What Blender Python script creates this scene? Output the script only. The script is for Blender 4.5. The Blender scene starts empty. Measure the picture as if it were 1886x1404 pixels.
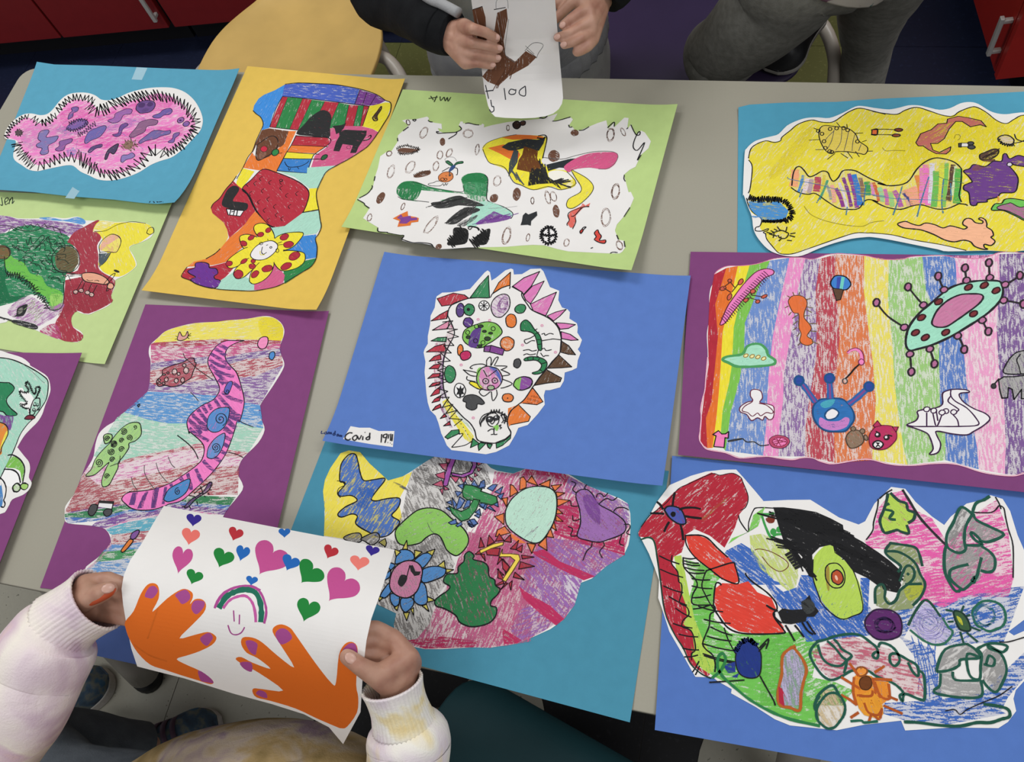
import bpy, bmesh, math, random
from mathutils import Vector, Matrix
from mathutils.geometry import tessellate_polygon

# ------------------------------------------------------------------ camera
IMG_W, IMG_H, FOC = 1886.0, 1404.0, 1588.95
ZT = 0.64                                  # height of the table top
PITCH, ROLL, YAW = 1.07283, -0.38488, math.radians(31.5)
CAM_P = Vector((1.373, -0.091, ZT + 1.0173))

def _cam_axes():
    c, s = math.cos(PITCH), math.sin(PITCH)
    fwd = Vector((0, c, -s)); right = Vector((1, 0, 0)); up = right.cross(fwd)
    cr, sr = math.cos(ROLL), math.sin(ROLL)
    r2 = cr * right + sr * up; u2 = -sr * right + cr * up
    rz = Matrix.Rotation(YAW, 3, 'Z')
    return rz @ r2, rz @ u2, rz @ fwd
CR, CU, CF = _cam_axes()
scene = bpy.context.scene
COL = scene.collection
cd = bpy.data.cameras.new('camera'); cam = bpy.data.objects.new('camera', cd); COL.objects.link(cam)
cd.sensor_width = 36.0; cd.lens = FOC * 36.0 / IMG_W; cd.clip_start = 0.05; cd.clip_end = 60
cam.matrix_world = Matrix(((CR.x, CU.x, -CF.x, CAM_P.x), (CR.y, CU.y, -CF.y, CAM_P.y), (CR.z, CU.z, -CF.z, CAM_P.z), (0, 0, 0, 1)))
scene.camera = cam

# ------------------------------------------------------------------ light
scene.view_settings.view_transform = 'Standard'
scene.view_settings.look = 'None'
scene.view_settings.gamma = 1.0
scene.view_settings.exposure = 0.0
world = bpy.data.worlds.new('classroom_air'); scene.world = world; world.use_nodes = True
world.node_tree.nodes['Background'].inputs[0].default_value = (0.98, 0.985, 1.0, 1)
world.node_tree.nodes['Background'].inputs[1].default_value = 0.34

def area_light(name, loc, target, sx, sy, power, color=(1, 0.97, 0.92)):
    ld = bpy.data.lights.new(name, 'AREA'); ld.shape = 'RECTANGLE'; ld.size = sx; ld.size_y = sy
    ld.energy = power; ld.color = color
    o = bpy.data.objects.new(name, ld); COL.objects.link(o); o.location = loc
    d = Vector(target) - Vector(loc)
    o.rotation_euler = d.to_track_quat('-Z', 'Y').to_euler()
    return o
# ceiling fluorescent fixtures of the classroom
for lx, ly, pw in ((-0.1, 1.35, 21), (2.5, 1.35, 22), (-0.1, -0.75, 13), (2.5, -0.75, 13)):
    area_light('ceiling_light', (lx, ly, 2.75), (lx, ly, 0), 1.2, 0.6, pw * 1.13, (0.985, 0.99, 1.0))

# ------------------------------------------------------------------ helpers
def lin(c):
    return c / 12.92 if c <= 0.04045 else ((c + 0.055) / 1.055) ** 2.4
def rgb(h):
    h = h.lstrip('#')
    if len(h) == 3: h = ''.join(c + c for c in h)
    return tuple(lin(int(h[i:i + 2], 16) / 255.0) for i in (0, 2, 4)) + (1.0,)
def ray(x, y):
    return CF + ((x - IMG_W / 2) / FOC) * CR + ((IMG_H / 2 - y) / FOC) * CU
def at(x, y, z=ZT):                        # the point of the level z seen at a photo position
    d = ray(x, y)
    return CAM_P + d * ((z - CAM_P.z) / d.z)
def deep(x, y, t):                         # the point t metres along the lens axis
    return CAM_P + ray(x, y) * t
def px_of(p):
    d = Vector(p) - CAM_P; z = d.dot(CF)
    return IMG_W / 2 + FOC * d.dot(CR) / z, IMG_H / 2 - FOC * d.dot(CU) / z
def pts(s):
    return [tuple(float(v) for v in q.split(',')) for q in s.split()]
def catmull(p, closed, n=5):
    N = len(p)
    if N < 3: return list(p)
    out = []
    rng = range(N if closed else N - 1)
    for i in rng:
        if closed: a, b, c, d = p[i - 1], p[i], p[(i + 1) % N], p[(i + 2) % N]
        else: a, b, c, d = p[max(i - 1, 0)], p[i], p[i + 1], p[min(i + 2, N - 1)]
        for k in range(n):
            t = k / n
            out.append(tuple(0.5 * ((2 * b[j]) + (c[j] - a[j]) * t + (2 * a[j] - 5 * b[j] + 4 * c[j] - d[j]) * t * t
                                    + (3 * b[j] - a[j] - 3 * c[j] + d[j]) * t ** 3) for j in range(len(b))))
    if not closed: out.append(tuple(p[-1]))
    return out

def setp(o, label=None, cat=None, group=None, kind=None):
    if label: o['label'] = label
    if cat: o['category'] = cat
    if group: o['group'] = group
    if kind: o['kind'] = kind
    return o
def empty(name, loc=(0, 0, 0), rz=0.0, parent=None):
    o = bpy.data.objects.new(name, None); COL.objects.link(o)
    o.location = loc; o.rotation_euler = (0, 0, rz); o.empty_display_size = 0.02
    if parent: o.parent = parent
    return o
def link(name, me, mat, parent=None, smooth=False):
    o = bpy.data.objects.new(name, me); COL.objects.link(o)
    if mat: me.materials.append(mat)
    if parent: o.parent = parent
    if smooth:
        for f in me.polygons: f.use_smooth = True
    return o
def mesh(name, verts, faces, mat, parent=None, smooth=False):
    me = bpy.data.meshes.new(name); me.from_pydata([tuple(v) for v in verts], [], faces); me.update()
    return link(name, me, mat, parent, smooth)
def from_bm(name, bm, mat, parent=None, smooth=False):
    me = bpy.data.meshes.new(name); bm.to_mesh(me); bm.free()
    return link(name, me, mat, parent, smooth)
def bevel(o, w, seg=2, limit=True):
    m = o.modifiers.new('bevel', 'BEVEL'); m.width = w; m.segments = seg
    if limit: m.limit_method = 'ANGLE'; m.angle_limit = math.radians(40)
    return o
def box_bm(bm, x0, y0, z0, x1, y1, z1):
    r = bmesh.ops.create_cube(bm, size=1)
    for v in r['verts']:
        v.co = Vector((x0 + (v.co.x + .5) * (x1 - x0), y0 + (v.co.y + .5) * (y1 - y0), z0 + (v.co.z + .5) * (z1 - z0)))
    return r['verts']
def tube(name, path, r, mat, parent=None, seg=12, closed=False, radii=None):
    """round tube along a path of points"""
    P = [Vector(p) for p in path]; n = len(P); verts = []; faces = []
    prev = None
    for i, p in enumerate(P):
        t = (P[min(i + 1, n - 1)] - P[max(i - 1, 0)]).normalized()
        if prev is None:
            a = t.cross(Vector((0, 0, 1)))
            if a.length < 1e-3: a = t.cross(Vector((1, 0, 0)))
            a.normalize()
        else:
            a = prev - t * prev.dot(t); a.normalize()
        prev = a; b = t.cross(a); rr = radii[i] if radii else r
        for k in range(seg):
            w = 2 * math.pi * k / seg
            verts.append(p + rr * (math.cos(w) * a + math.sin(w) * b))
    for i in range(n - 1):
        for k in range(seg):
            faces.append((i * seg + k, i * seg + (k + 1) % seg, (i + 1) * seg + (k + 1) % seg, (i + 1) * seg + k))
    faces.append(tuple(range(seg - 1, -1, -1))); faces.append(tuple((n - 1) * seg + k for k in range(seg)))
    return mesh(name, verts, faces, mat, parent, True)

# ------------------------------------------------------------------ materials
def new_mat(name):
    m = bpy.data.materials.new(name); m.use_nodes = True
    nt = m.node_tree; b = nt.nodes['Principled BSDF']
    return m, nt, b
def N(nt, t, **kw):
    n = nt.nodes.new(t)
    for k, v in kw.items(): setattr(n, k, v)
    return n
def ramp(nt, src, stops):
    r = N(nt, 'ShaderNodeValToRGB'); e = r.color_ramp.elements
    while len(e) < len(stops): e.new(0.5)
    for i, (p, c) in enumerate(stops): e[i].position = p; e[i].color = c if len(c) == 4 else tuple(c) + (1,)
    nt.links.new(src, r.inputs[0]); return r.outputs[0]
def plain(name, hexc, rough=0.6, var=0.08, scale=40, bump=0.0, bscale=300, spec=0.4, metal=0.0):
    m, nt, b = new_mat(name)
    tc = N(nt, 'ShaderNodeTexCoord'); n = N(nt, 'ShaderNodeTexNoise')
    n.inputs['Scale'].default_value = scale; n.inputs['Detail'].default_value = 4
    nt.links.new(tc.outputs['Object'], n.inputs['Vector'])
    c = rgb(hexc); lo = tuple(v * (1 - var) for v in c[:3]); hi = tuple(min(1, v * (1 + var)) for v in c[:3])
    nt.links.new(ramp(nt, n.outputs['Fac'], [(0.3, lo), (0.7, hi)]), b.inputs['Base Color'])
    b.inputs['Roughness'].default_value = rough; b.inputs['Specular IOR Level'].default_value = spec
    b.inputs['Metallic'].default_value = metal
    if bump:
        n2 = N(nt, 'ShaderNodeTexNoise'); n2.inputs['Scale'].default_value = bscale; n2.inputs['Detail'].default_value = 3
        nt.links.new(tc.outputs['Object'], n2.inputs['Vector'])
        bp = N(nt, 'ShaderNodeBump'); bp.inputs['Strength'].default_value = bump; bp.inputs['Distance'].default_value = 0.002
        nt.links.new(n2.outputs['Fac'], bp.inputs['Height']); nt.links.new(bp.outputs['Normal'], b.inputs['Normal'])
    return m
def make_crayon(name, detail_scale=1.0):
    """wax crayon or marker: colour, stroke direction and coverage are stored on the faces"""
    m, nt, b = new_mat(name)
    L = nt.links
    ink = N(nt, 'ShaderNodeAttribute', attribute_name='ink')
    st = N(nt, 'ShaderNodeAttribute', attribute_name='stroke')
    sp = N(nt, 'ShaderNodeSeparateXYZ'); L.new(st.outputs['Vector'], sp.inputs[0])
    tc = N(nt, 'ShaderNodeTexCoord')
    rot = N(nt, 'ShaderNodeVectorRotate', rotation_type='Z_AXIS')
    L.new(tc.outputs['Object'], rot.inputs['Vector']); L.new(sp.outputs[0], rot.inputs['Angle'])
    def noise(vec, sx, sy, det):
        mp = N(nt, 'ShaderNodeMapping'); mp.inputs['Scale'].default_value = (sx, sy, 0)
        L.new(vec, mp.inputs['Vector'])
        n = N(nt, 'ShaderNodeTexNoise'); n.inputs['Scale'].default_value = 1; n.inputs['Detail'].default_value = det
        L.new(mp.outputs[0], n.inputs['Vector']); return n.outputs['Fac']
    n1 = noise(rot.outputs[0], 80 * detail_scale, 440 * detail_scale, 3)
    n2 = noise(tc.outputs['Object'], 620, 620, 2)
    n3 = noise(rot.outputs[0], 30, 90, 2)
    def mt(op, a, bb, clamp=False):
        q = N(nt, 'ShaderNodeMath', operation=op, use_clamp=clamp)
        for i, s in enumerate((a, bb)):
            if isinstance(s, (int, float)): q.inputs[i].default_value = s
            else: L.new(s, q.inputs[i])
        return q.outputs[0]
    f = mt('ADD', mt('ADD', mt('MULTIPLY', n1, .55), mt('MULTIPLY', n2, .25)), mt('MULTIPLY', n3, .20))
    f = mt('ADD', mt('MULTIPLY', mt('SUBTRACT', f, 0.5), 1.3), 0.5)
    thr = mt('SUBTRACT', 0.735, mt('MULTIPLY', sp.outputs[1], 0.42))        # coverage 0..1
    mask = mt('MULTIPLY', mt('SUBTRACT', f, thr), 9.0)
    mask = mt('ADD', mask, 0.5, True)
    var = mt('ADD', mt('MULTIPLY', mt('SUBTRACT', n1, 0.5), -0.55), 1.02)
    vm = N(nt, 'ShaderNodeVectorMath', operation='SCALE'); L.new(ink.outputs['Color'], vm.inputs[0]); L.new(var, vm.inputs['Scale'])
    flat = N(nt, 'ShaderNodeMix', data_type='RGBA'); L.new(sp.outputs[2], flat.inputs['Factor'])   # 1 = flat marker ink
    L.new(vm.outputs[0], flat.inputs['A']); L.new(ink.outputs['Color'], flat.inputs['B'])
    L.new(flat.outputs['Result'], b.inputs['Base Color'])
    L.new(mt('MAXIMUM', mt('MAXIMUM', mask, mt('MULTIPLY', sp.outputs[1], 0.36)), sp.outputs[2]), b.inputs['Alpha'])          # bare paper shows between the wax
    b.inputs['Roughness'].default_value = 0.75; b.inputs['Specular IOR Level'].default_value = 0.2
    return m
M_CRAYON = make_crayon('crayon_and_marker')
M_WHITE = plain('white_drawing_paper', '#E9E6E2', 0.85, 0.015, 30, 0.05, 900, 0.2)
_papers = {}
def paper_mat(hexc):
    if hexc not in _papers: _papers[hexc] = plain('construction_paper_' + hexc[1:], hexc, 0.9, 0.03, 60, 0.12, 1400, 0.15)
    return _papers[hexc]

# ------------------------------------------------------------------ drawings on paper
STEP = 3.0e-6
class Sheet:
    """A sheet of paper lying at a height; drawings are traced in photo positions and laid on its surface."""
    def __init__(s, corners, z, lifts=(0, 0, 0, 0), widths=(.07, .07, .07, .07), dens=1.0):
        s.z0 = z; s.view = (0.0, 0.0, 1.0); s.k = 0; s.rnd = random.Random(7)
        W = [at(x, y, z) for x, y in corners]                   # tl, tr, br, bl
        s.O = sum(W, Vector()) / 4.0
        e = ((W[1] - W[0]) + (W[2] - W[3])).normalized()
        s.ang = math.atan2(e.y, e.x)
        s.ua = Vector((math.cos(s.ang), math.sin(s.ang), 0)); s.va = Vector((-s.ua.y, s.ua.x, 0))
        us = [(p - s.O).dot(s.ua) for p in W]; vs = [(p - s.O).dot(s.va) for p in W]
        s.u0, s.u1, s.v0, s.v1 = (us[0] + us[3]) / 2, (us[1] + us[2]) / 2, (vs[2] + vs[3]) / 2, (vs[0] + vs[1]) / 2
        s.lift = lifts; s.wid = widths                          # left, right, bottom, top
        s.ku, s.kv = [], []
        for i, (edge, sg, ks) in enumerate(((s.u0, 1, s.ku), (s.u1, -1, s.ku), (s.v0, 1, s.kv), (s.v1, -1, s.kv))):
            if lifts[i]:
                for t in (1.0, .75, .5, .25): ks.append(edge + sg * widths[i] * t)
        s.geo = {}
        s.corners = corners
    def _pl(s, d, w):                                           # piecewise linear square law
        t = max(0.0, 1 - d / w)
        k = math.floor(t * 4); a, b = (k / 4) ** 2, ((k + 1) / 4) ** 2
        return a + (b - a) * (t * 4 - k)
    def h(s, u, v):
        z = 0
        for i, d in enumerate((u - s.u0, s.u1 - u, v - s.v0, s.v1 - v)):
            if s.lift[i]: z += s.lift[i] * s._pl(d, s.wid[i])
        return z
    def uv(s, X, Y):
        x0, y0, sc = s.view
        x, y = x0 + X / sc, y0 + Y / sc
        z = s.z0
        for _ in range(4):
            p = at(x, y, z) - s.O; u, v = p.dot(s.ua), p.dot(s.va); z = s.z0 + s.h(u, v)
        return u, v
    def V(s, x0, y0, sc): s.view = (x0, y0, sc)
    def _add(s, part, polys, col, ang, cov, flat):
        s.k += 1
        s.geo.setdefault(part, []).append((s.k * STEP, polys, rgb(col) if isinstance(col, str) else col, (ang, cov, flat)))
    def dirang(s, P, ang):
        cx = sum(p[0] for p in P) / len(P); cy = sum(p[1] for p in P) / len(P)
        a = s.uv(cx, cy); b = s.uv(cx + 20 * math.cos(math.radians(ang)), cy + 20 * math.sin(math.radians(ang)))
        return -math.atan2(b[1] - a[1], b[0] - a[0])
    def P(s, col, p, ang=0, cov=.75, sm=1, part='coloring', line=0, lc='#17171a', flat=0):
        p = pts(p) if isinstance(p, str) else list(p)
        if cov <= 0.1: flat = 1                                  # paper left white
        q = catmull(p, True, 3) if sm else p
        U = [s.uv(*a) for a in q]
        tri = tessellate_polygon([[Vector((a[0], a[1], 0)) for a in U]])
        s._add(part, [[U[i] for i in t] for t in tri], col, s.dirang(p, ang), cov, flat)
        if line: s.L(p, line, lc, sm, closed=True)
    def L(s, p, w=1.8, col='#17171a', sm=1, closed=False, part='ink_lines', cov=.8, flat=1):
        p = pts(p) if isinstance(p, str) else list(p)
        q = catmull(p, closed, 4) if sm and len(p) > 2 else list(p)
        if closed: q = q + [q[0]]
        U = [s.uv(*a) for a in q]
        U2 = [U[0]]
        for a in U[1:]:
            if math.hypot(a[0] - U2[-1][0], a[1] - U2[-1][1]) > 2e-5: U2.append(a)
        U = U2
        if len(U) < 2: return
        hw = w * 0.5 * s.scale_here(U[0])
        n = len(U)
        if not sm:                                              # straight strokes keep their full width at sharp turns
            Q = []
            for a, b in zip(U, U[1:]):
                dx, dy = b[0] - a[0], b[1] - a[1]; l = math.hypot(dx, dy) or 1; j = hw * (1 + s.rnd.uniform(-.14, .14))
                ex, ey = dx / l * hw * .6, dy / l * hw * .6; nx, ny = -dy / l * j, dx / l * j
                Q.append([(a[0] - ex - nx, a[1] - ey - ny), (b[0] + ex - nx, b[1] + ey - ny), (b[0] + ex + nx, b[1] + ey + ny), (a[0] - ex + nx, a[1] - ey + ny)])
            s._add(part, Q, col, 0, cov, flat); return
        le, ri = [], []
        for i, a in enumerate(U):
            if closed and i in (0, n - 1): pa, pb = U[-2], U[1]
            else: pa, pb = U[max(i - 1, 0)], U[min(i + 1, n - 1)]
            dx, dy = pb[0] - pa[0], pb[1] - pa[1]; l = math.hypot(dx, dy) or 1
            j = hw * (1 + s.rnd.uniform(-.14, .14))
            le.append((a[0] - dy / l * j, a[1] + dx / l * j)); ri.append((a[0] + dy / l * j, a[1] - dx / l * j))
        s._add(part, [[ri[i], ri[i + 1], le[i + 1], le[i]] for i in range(n - 1)], col, 0, cov, flat)
    def scale_here(s, uv):
        w = s.O + s.ua * uv[0] + s.va * uv[1]
        return (w - CAM_P).dot(CF) / FOC
    def E(s, cx, cy, rx, ry, rot=0, col=None, ang=0, cov=.75, line=0, lc='#17171a', n=14, j=.05, flat=0):
        c, sn = math.cos(math.radians(rot)), math.sin(math.radians(rot)); P = []
        for i in range(n):
            t = 2 * math.pi * i / n; k = 1 + s.rnd.uniform(-j, j)
            x, y = rx * k * math.cos(t), ry * k * math.sin(t)
            P.append((cx + x * c - y * sn, cy + x * sn + y * c))
        if col: s.P(col, P, ang, cov, 1, flat=flat)
        if line: s.L(P, line, lc, 1, True)
    def loops(s, cx, cy, rx, ry, rot, w, col, turns=3, shrink=.25, j=.06):      # scribbled oval
        c, sn = math.cos(math.radians(rot)), math.sin(math.radians(rot)); P = []; n = 11
        for i in range(int(n * turns)):
            t = 2 * math.pi * i / n; k = 1 - shrink * i / (n * turns) + s.rnd.uniform(-j, j)
            x, y = rx * k * math.cos(t), ry * k * math.sin(t)
            P.append((cx + x * c - y * sn, cy + x * sn + y * c))
        s.L(P, w, col, 1, cov=.62, flat=0)
    def zig(s, path, amp, step, w=1.6, col='#17171a', bias=0.0, j=.3, sm=0):    # zigzag along a path
        p = pts(path) if isinstance(path, str) else path
        d = [0.0]
        for a, b in zip(p, p[1:]): d.append(d[-1] + math.hypot(b[0] - a[0], b[1] - a[1]))
        out = []; t = 0.0; sg = 1; i = 0
        while t < d[-1]:
            while d[i + 1] < t: i += 1
            f = (t - d[i]) / max(d[i + 1] - d[i], 1e-6); a, b = p[i], p[i + 1]
            L = d[i + 1] - d[i] or 1; nx, ny = -(b[1] - a[1]) / L, (b[0] - a[0]) / L
            k = amp * sg * (1 + s.rnd.uniform(-j, j)); tx, ty = (b[0] - a[0]) / L, (b[1] - a[1]) / L
            out.append((a[0] + (b[0] - a[0]) * f + nx * k + tx * k * bias, a[1] + (b[1] - a[1]) * f + ny * k + ty * k * bias))
            sg = -sg; t += step * (1 + s.rnd.uniform(-.25, .25))
        s.L(out, w, col, sm)
    def hatch(s, x0, y0, x1, y1, n, length, ang, w, col, cov=.6, j=.3):         # n strokes set along a line
        for i in range(n):
            f = (i + .5) / n; x, y = x0 + (x1 - x0) * f, y0 + (y1 - y0) * f
            a = math.radians(ang + s.rnd.uniform(-8, 8)); l = length * (1 + s.rnd.uniform(-j, j)) / 2
            ox = s.rnd.uniform(-.3, .3) * length * j
            s.L([(x - l * math.cos(a) + ox, y - l * math.sin(a)), (x + s.rnd.uniform(-2, 2), y), (x + l * math.cos(a) + ox, y + l * math.sin(a))], w, col, cov=cov, flat=0)
    def spiral(s, cx, cy, r, turns, w=1.5, col='#17171a', asp=1.0, rot=0):
        P = []; n = int(10 * turns)
        for i in range(n + 1):
            f = i / n; t = 2 * math.pi * turns * f + math.radians(rot); P.append((cx + r * f * math.cos(t) * asp, cy + r * f * math.sin(t)))
        s.L(P, w, col)
    # ---- writing out the meshes
    def _surf(s, bm):
        for co, no, ks in ((0, Vector((1, 0, 0)), s.ku), (1, Vector((0, 1, 0)), s.kv)):
            for k in ks:
                pc = Vector((0, 0, 0)); pc[co] = k
                bmesh.ops.bisect_plane(bm, geom=bm.verts[:] + bm.edges[:] + bm.faces[:], plane_co=pc, plane_no=no, dist=1e-7)
        for v in bm.verts: v.co.z += s.h(v.co.x, v.co.y)
    def flat_part(s, name, p, mat, parent, zoff, thick, sm=0):
        p = pts(p) if isinstance(p, str) else list(p)
        if sm: p = catmull(p, True, 3)
        U = [s.uv(*a) for a in p]
        bm = bmesh.new(); vs = [bm.verts.new((a[0], a[1], zoff)) for a in U]
        f = bm.faces.new(vs); bm.normal_update()
        if f.normal.z < 0: f.normal_flip()
        s._surf(bm)
        bmesh.ops.triangulate(bm, faces=bm.faces[:])
        r = bmesh.ops.extrude_face_region(bm, geom=bm.faces[:])     # real thickness
        for v in [g for g in r['geom'] if isinstance(g, bmesh.types.BMVert)]: v.co.z += thick
        bmesh.ops.recalc_face_normals(bm, faces=bm.faces[:])
        return from_bm(name, bm, mat, parent)
    def write(s, parent, part, name, zoff, mat=None):
        if part not in s.geo: return None
        bm = bmesh.new(); li = bm.faces.layers.float_color.new('ink'); ls = bm.faces.layers.float_vector.new('stroke')
        for z, polys, col, st in s.geo[part]:
            for q in polys:
                a = 0
                for i in range(len(q)):
                    a += q[i - 1][0] * q[i][1] - q[i][0] * q[i - 1][1]
                if a < 0: q = q[::-1]
                f = bm.faces.new([bm.verts.new((x, y, zoff + z)) for x, y in q])
                f[li] = col; f[ls] = st
        s._surf(bm)
        return from_bm(name, bm, mat or M_CRAYON, parent)
    def begin(s, name, hexc, label, cat='artwork', thick=.0003, outline=None):
        s.root = empty(name, s.O, s.ang); s.root.location.z = s.z0
        setp(s.root, label, cat, 'drawings laid out on the table')
        s.view = (0, 0, 1)
        if hexc: s.flat_part('backing_paper', outline or s.corners, paper_mat(hexc), s.root, 0, thick)
        s.top = thick
    def cutout(s, p, sm=1, lift=.0002, thick=.0004):
        s.cut = s.flat_part('cutout', p, M_WHITE, s.root, s.top + lift, thick, sm)
        s.ctop = s.top + lift + thick + 4e-6
    def finish(s, cutparent=True):
        par = s.cut if cutparent and hasattr(s, 'cut') else s.root
        s.write(par, 'coloring', 'coloring', s.ctop); s.write(par, 'ink_lines', 'ink_lines', s.ctop)
        s.write(s.root, 'writing', 'name_writing', s.top + 4e-6)
# ------------------------------------------------------------------ floor of vinyl tiles
def tile_mat(name, base, fleck, dens=.62):
    m, nt, b = new_mat(name)
    tc = N(nt, 'ShaderNodeTexCoord'); n = N(nt, 'ShaderNodeTexNoise'); n.inputs['Scale'].default_value = 110; n.inputs['Detail'].default_value = 3
    oi = N(nt, 'ShaderNodeObjectInfo'); ad = N(nt, 'ShaderNodeVectorMath', operation='ADD')
    nt.links.new(tc.outputs['Object'], ad.inputs[0]); nt.links.new(oi.outputs['Location'], ad.inputs[1]); nt.links.new(ad.outputs[0], n.inputs['Vector'])
    c, f = rgb(base), rgb(fleck)
    nt.links.new(ramp(nt, n.outputs['Fac'], [(0.30, tuple(v * .94 for v in c[:3])), (dens, c), (dens + .03, f)]), b.inputs['Base Color'])
    b.inputs['Roughness'].default_value = 0.42; b.inputs['Specular IOR Level'].default_value = 0.4
    return m
T_WHITE = tile_mat('speckled_white_vinyl', '#A09D8F', '#6d6b60', .67); T_BLACK = tile_mat('black_vinyl', '#0c0c10', '#1c1c20')
T_NAVY = tile_mat('navy_vinyl', '#1b2138', '#232a44'); T_LIME = tile_mat('lime_vinyl', '#6d7040', '#80804e')
M_GROUT = plain('tile_joint', '#3c3a36', 0.8)
floor = mesh('floor', [(-2.2, -1.9, -.02), (3.3, -1.9, -.02), (3.3, 2.5, -.02), (-2.2, 2.5, -.02), (-2.2, -1.9, -.0015), (3.3, -1.9, -.0015), (3.3, 2.5, -.0015), (-2.2, 2.5, -.0015)],
             [(3, 2, 1, 0), (4, 5, 6, 7), (0, 1, 5, 4), (1, 2, 6, 5), (2, 3, 7, 6), (3, 0, 4, 7)], M_GROUT)
floor['kind'] = 'structure'
TS = 0.305; tile_data = {}
def tile_mesh(mat):
    if mat.name not in tile_data:
        bm = bmesh.new(); e = TS / 2 - .0007; box_bm(bm, -e, -e, -.0015, e, e, 0)
        me = bpy.data.meshes.new('floor_tile'); bm.to_mesh(me); bm.free(); me.materials.append(mat); tile_data[mat.name] = me
    return tile_data[mat.name]
X0, Y0 = 0.365 - 8 * TS, -0.145 - 5 * TS
for i in range(17):
    for j in range(13):
        cx, cy = X0 + (i + .5) * TS, Y0 + (j + .5) * TS
        if cy > 0.98:
            mt_ = T_NAVY
            if 1.38 < cy < 1.685 and (0.06 < cx < 0.9 or 1.28 < cx < 1.585): mt_ = T_LIME
            if 1.685 < cy < 1.99 and 1.28 < cx < 1.585: mt_ = T_LIME
        else:
            mt_ = T_BLACK if (cx > 0.66 and cx < 1.9 and cy > -0.3) or (cx > .66 and (i + j) % 2) else T_WHITE
        t = bpy.data.objects.new('floor_tile', tile_mesh(mt_)); COL.objects.link(t); t.location = (cx, cy, 0); t.parent = floor
# cream round markings on the black tiles
for c_, r_, lab in ((at(918, 1318, .001), .085, 'cream round floor marking beside the teal chair'), (at(1440, 1440, .001), .14, 'cream round floor marking under the red-bird paper')):
    bm = bmesh.new(); bmesh.ops.create_cone(bm, cap_ends=True, segments=40, radius1=r_, radius2=r_, depth=.0015)
    o = from_bm('floor_marking', bm, T_WHITE); o.location = (c_.x, c_.y, .0012); setp(o, lab, 'floor marking')

# ------------------------------------------------------------------ walls and red cabinets
M_RED = plain('red_laminate', '#7c191c', 0.42, 0.05, 30, 0, 1, 0.4); M_RED2 = plain('bright_red_laminate', '#a02018', 0.4, 0.05, 30, 0, 1, 0.4)
M_TOE = plain('black_toe_kick', '#101014', 0.5, .05); M_CHROME = plain('brushed_steel', '#c9c6c0', 0.25, 0.05, 60, 0, 1, 0.6, 0.35)
M_COUNTER = plain('grey_counter', '#8c8a84', 0.5); M_WALL = plain('painted_wall', '#b9b4a6', 0.9)
def cabinet(name, origin, rz, widths, label, door_h=.72, toe=.10, depth=.5, mat=None, handle_edge=None):
    r = empty(name, origin, rz); setp(r, label, 'cabinet'); mat = mat or M_RED
    W_ = sum(widths)
    bm = bmesh.new(); box_bm(bm, 0, .02, toe, W_, depth, toe + door_h + .02); from_bm('body', bm, M_TOE, r)
    bm = bmesh.new(); box_bm(bm, 0, .075, 0, W_, depth, toe); from_bm('toe_kick', bm, M_TOE, r)
    x = 0
    for k, w in enumerate(widths):
        bm = bmesh.new(); box_bm(bm, x + .004, 0, toe + .002, x + w - .004, .02, toe + door_h); d = bevel(from_bm('door', bm, mat, r), .002)
        hx = x + w - .014 if (handle_edge or ['r', 'l'])[k % 2] == 'r' else x + .014
        bm = bmesh.new(); z0 = toe + .045; box_bm(bm, hx - .006, -.027, z0, hx + .006, -.018, z0 + .10)
        box_bm(bm, hx - .005, -.02, z0 + .005, hx + .005, 0, z0 + .015); box_bm(bm, hx - .005, -.02, z0 + .085, hx + .005, 0, z0 + .095)
        h_ = bevel(from_bm('handle', bm, M_CHROME, d), .002)
        x += w
    bm = bmesh.new(); box_bm(bm, -.01, -.02, toe + door_h + .02, W_ + .01, depth + .02, toe + door_h + .055); bevel(from_bm('countertop', bm, M_COUNTER, r), .005)
    return r
ca = math.radians(7.0)
ux, uy = math.cos(ca), math.sin(ca)
def along(d, off=0): return (-0.295 + ux * d - uy * off, 1.627 + uy * d + ux * off, 0)
cabinet('base_cabinet', along(-1.60), ca, [.44, .44], 'dark red base cabinet with two doors at the far left corner', handle_edge=['r', 'l'])
cabinet('base_cabinet', along(-.715), ca, [.355, .355], 'dark red double-door base cabinet behind the teal pink-blob paper', handle_edge=['l', 'r'])
cabinet('base_cabinet', along(.005), ca, [.50, .50], 'dark red base cabinet behind the yellow chair', handle_edge=['r', 'l'])
cabinet('base_cabinet', along(1.01), ca, [.40, .40], 'dark red base cabinet behind the standing child with leggings')
rc_ = cabinet('base_cabinet', (1.849 - .8 * .1736, 1.497 + .8 * .9848, 0), math.radians(-80), [.40, .40], 'bright red base cabinet with steel handle at the right', mat=M_RED2, handle_edge=['r', 'r'])
bm = bmesh.new(); box_bm(bm, .8, .0, .10, .816, .5, .84); from_bm('side_panel', bm, M_RED2, rc_)
wb = mesh('wall_back', [(-2.4, 1.93, 0), (3.2, 2.62, 0), (3.2, 2.62, 2.9), (-2.4, 1.93, 2.9), (-2.4, 2.03, 0), (3.2, 2.72, 0), (3.2, 2.72, 2.9), (-2.4, 2.03, 2.9)],
          [(0, 1, 2, 3), (7, 6, 5, 4), (0, 4, 5, 1), (3, 2, 6, 7), (0, 3, 7, 4), (1, 5, 6, 2)], M_WALL); wb['kind'] = 'structure'

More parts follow.
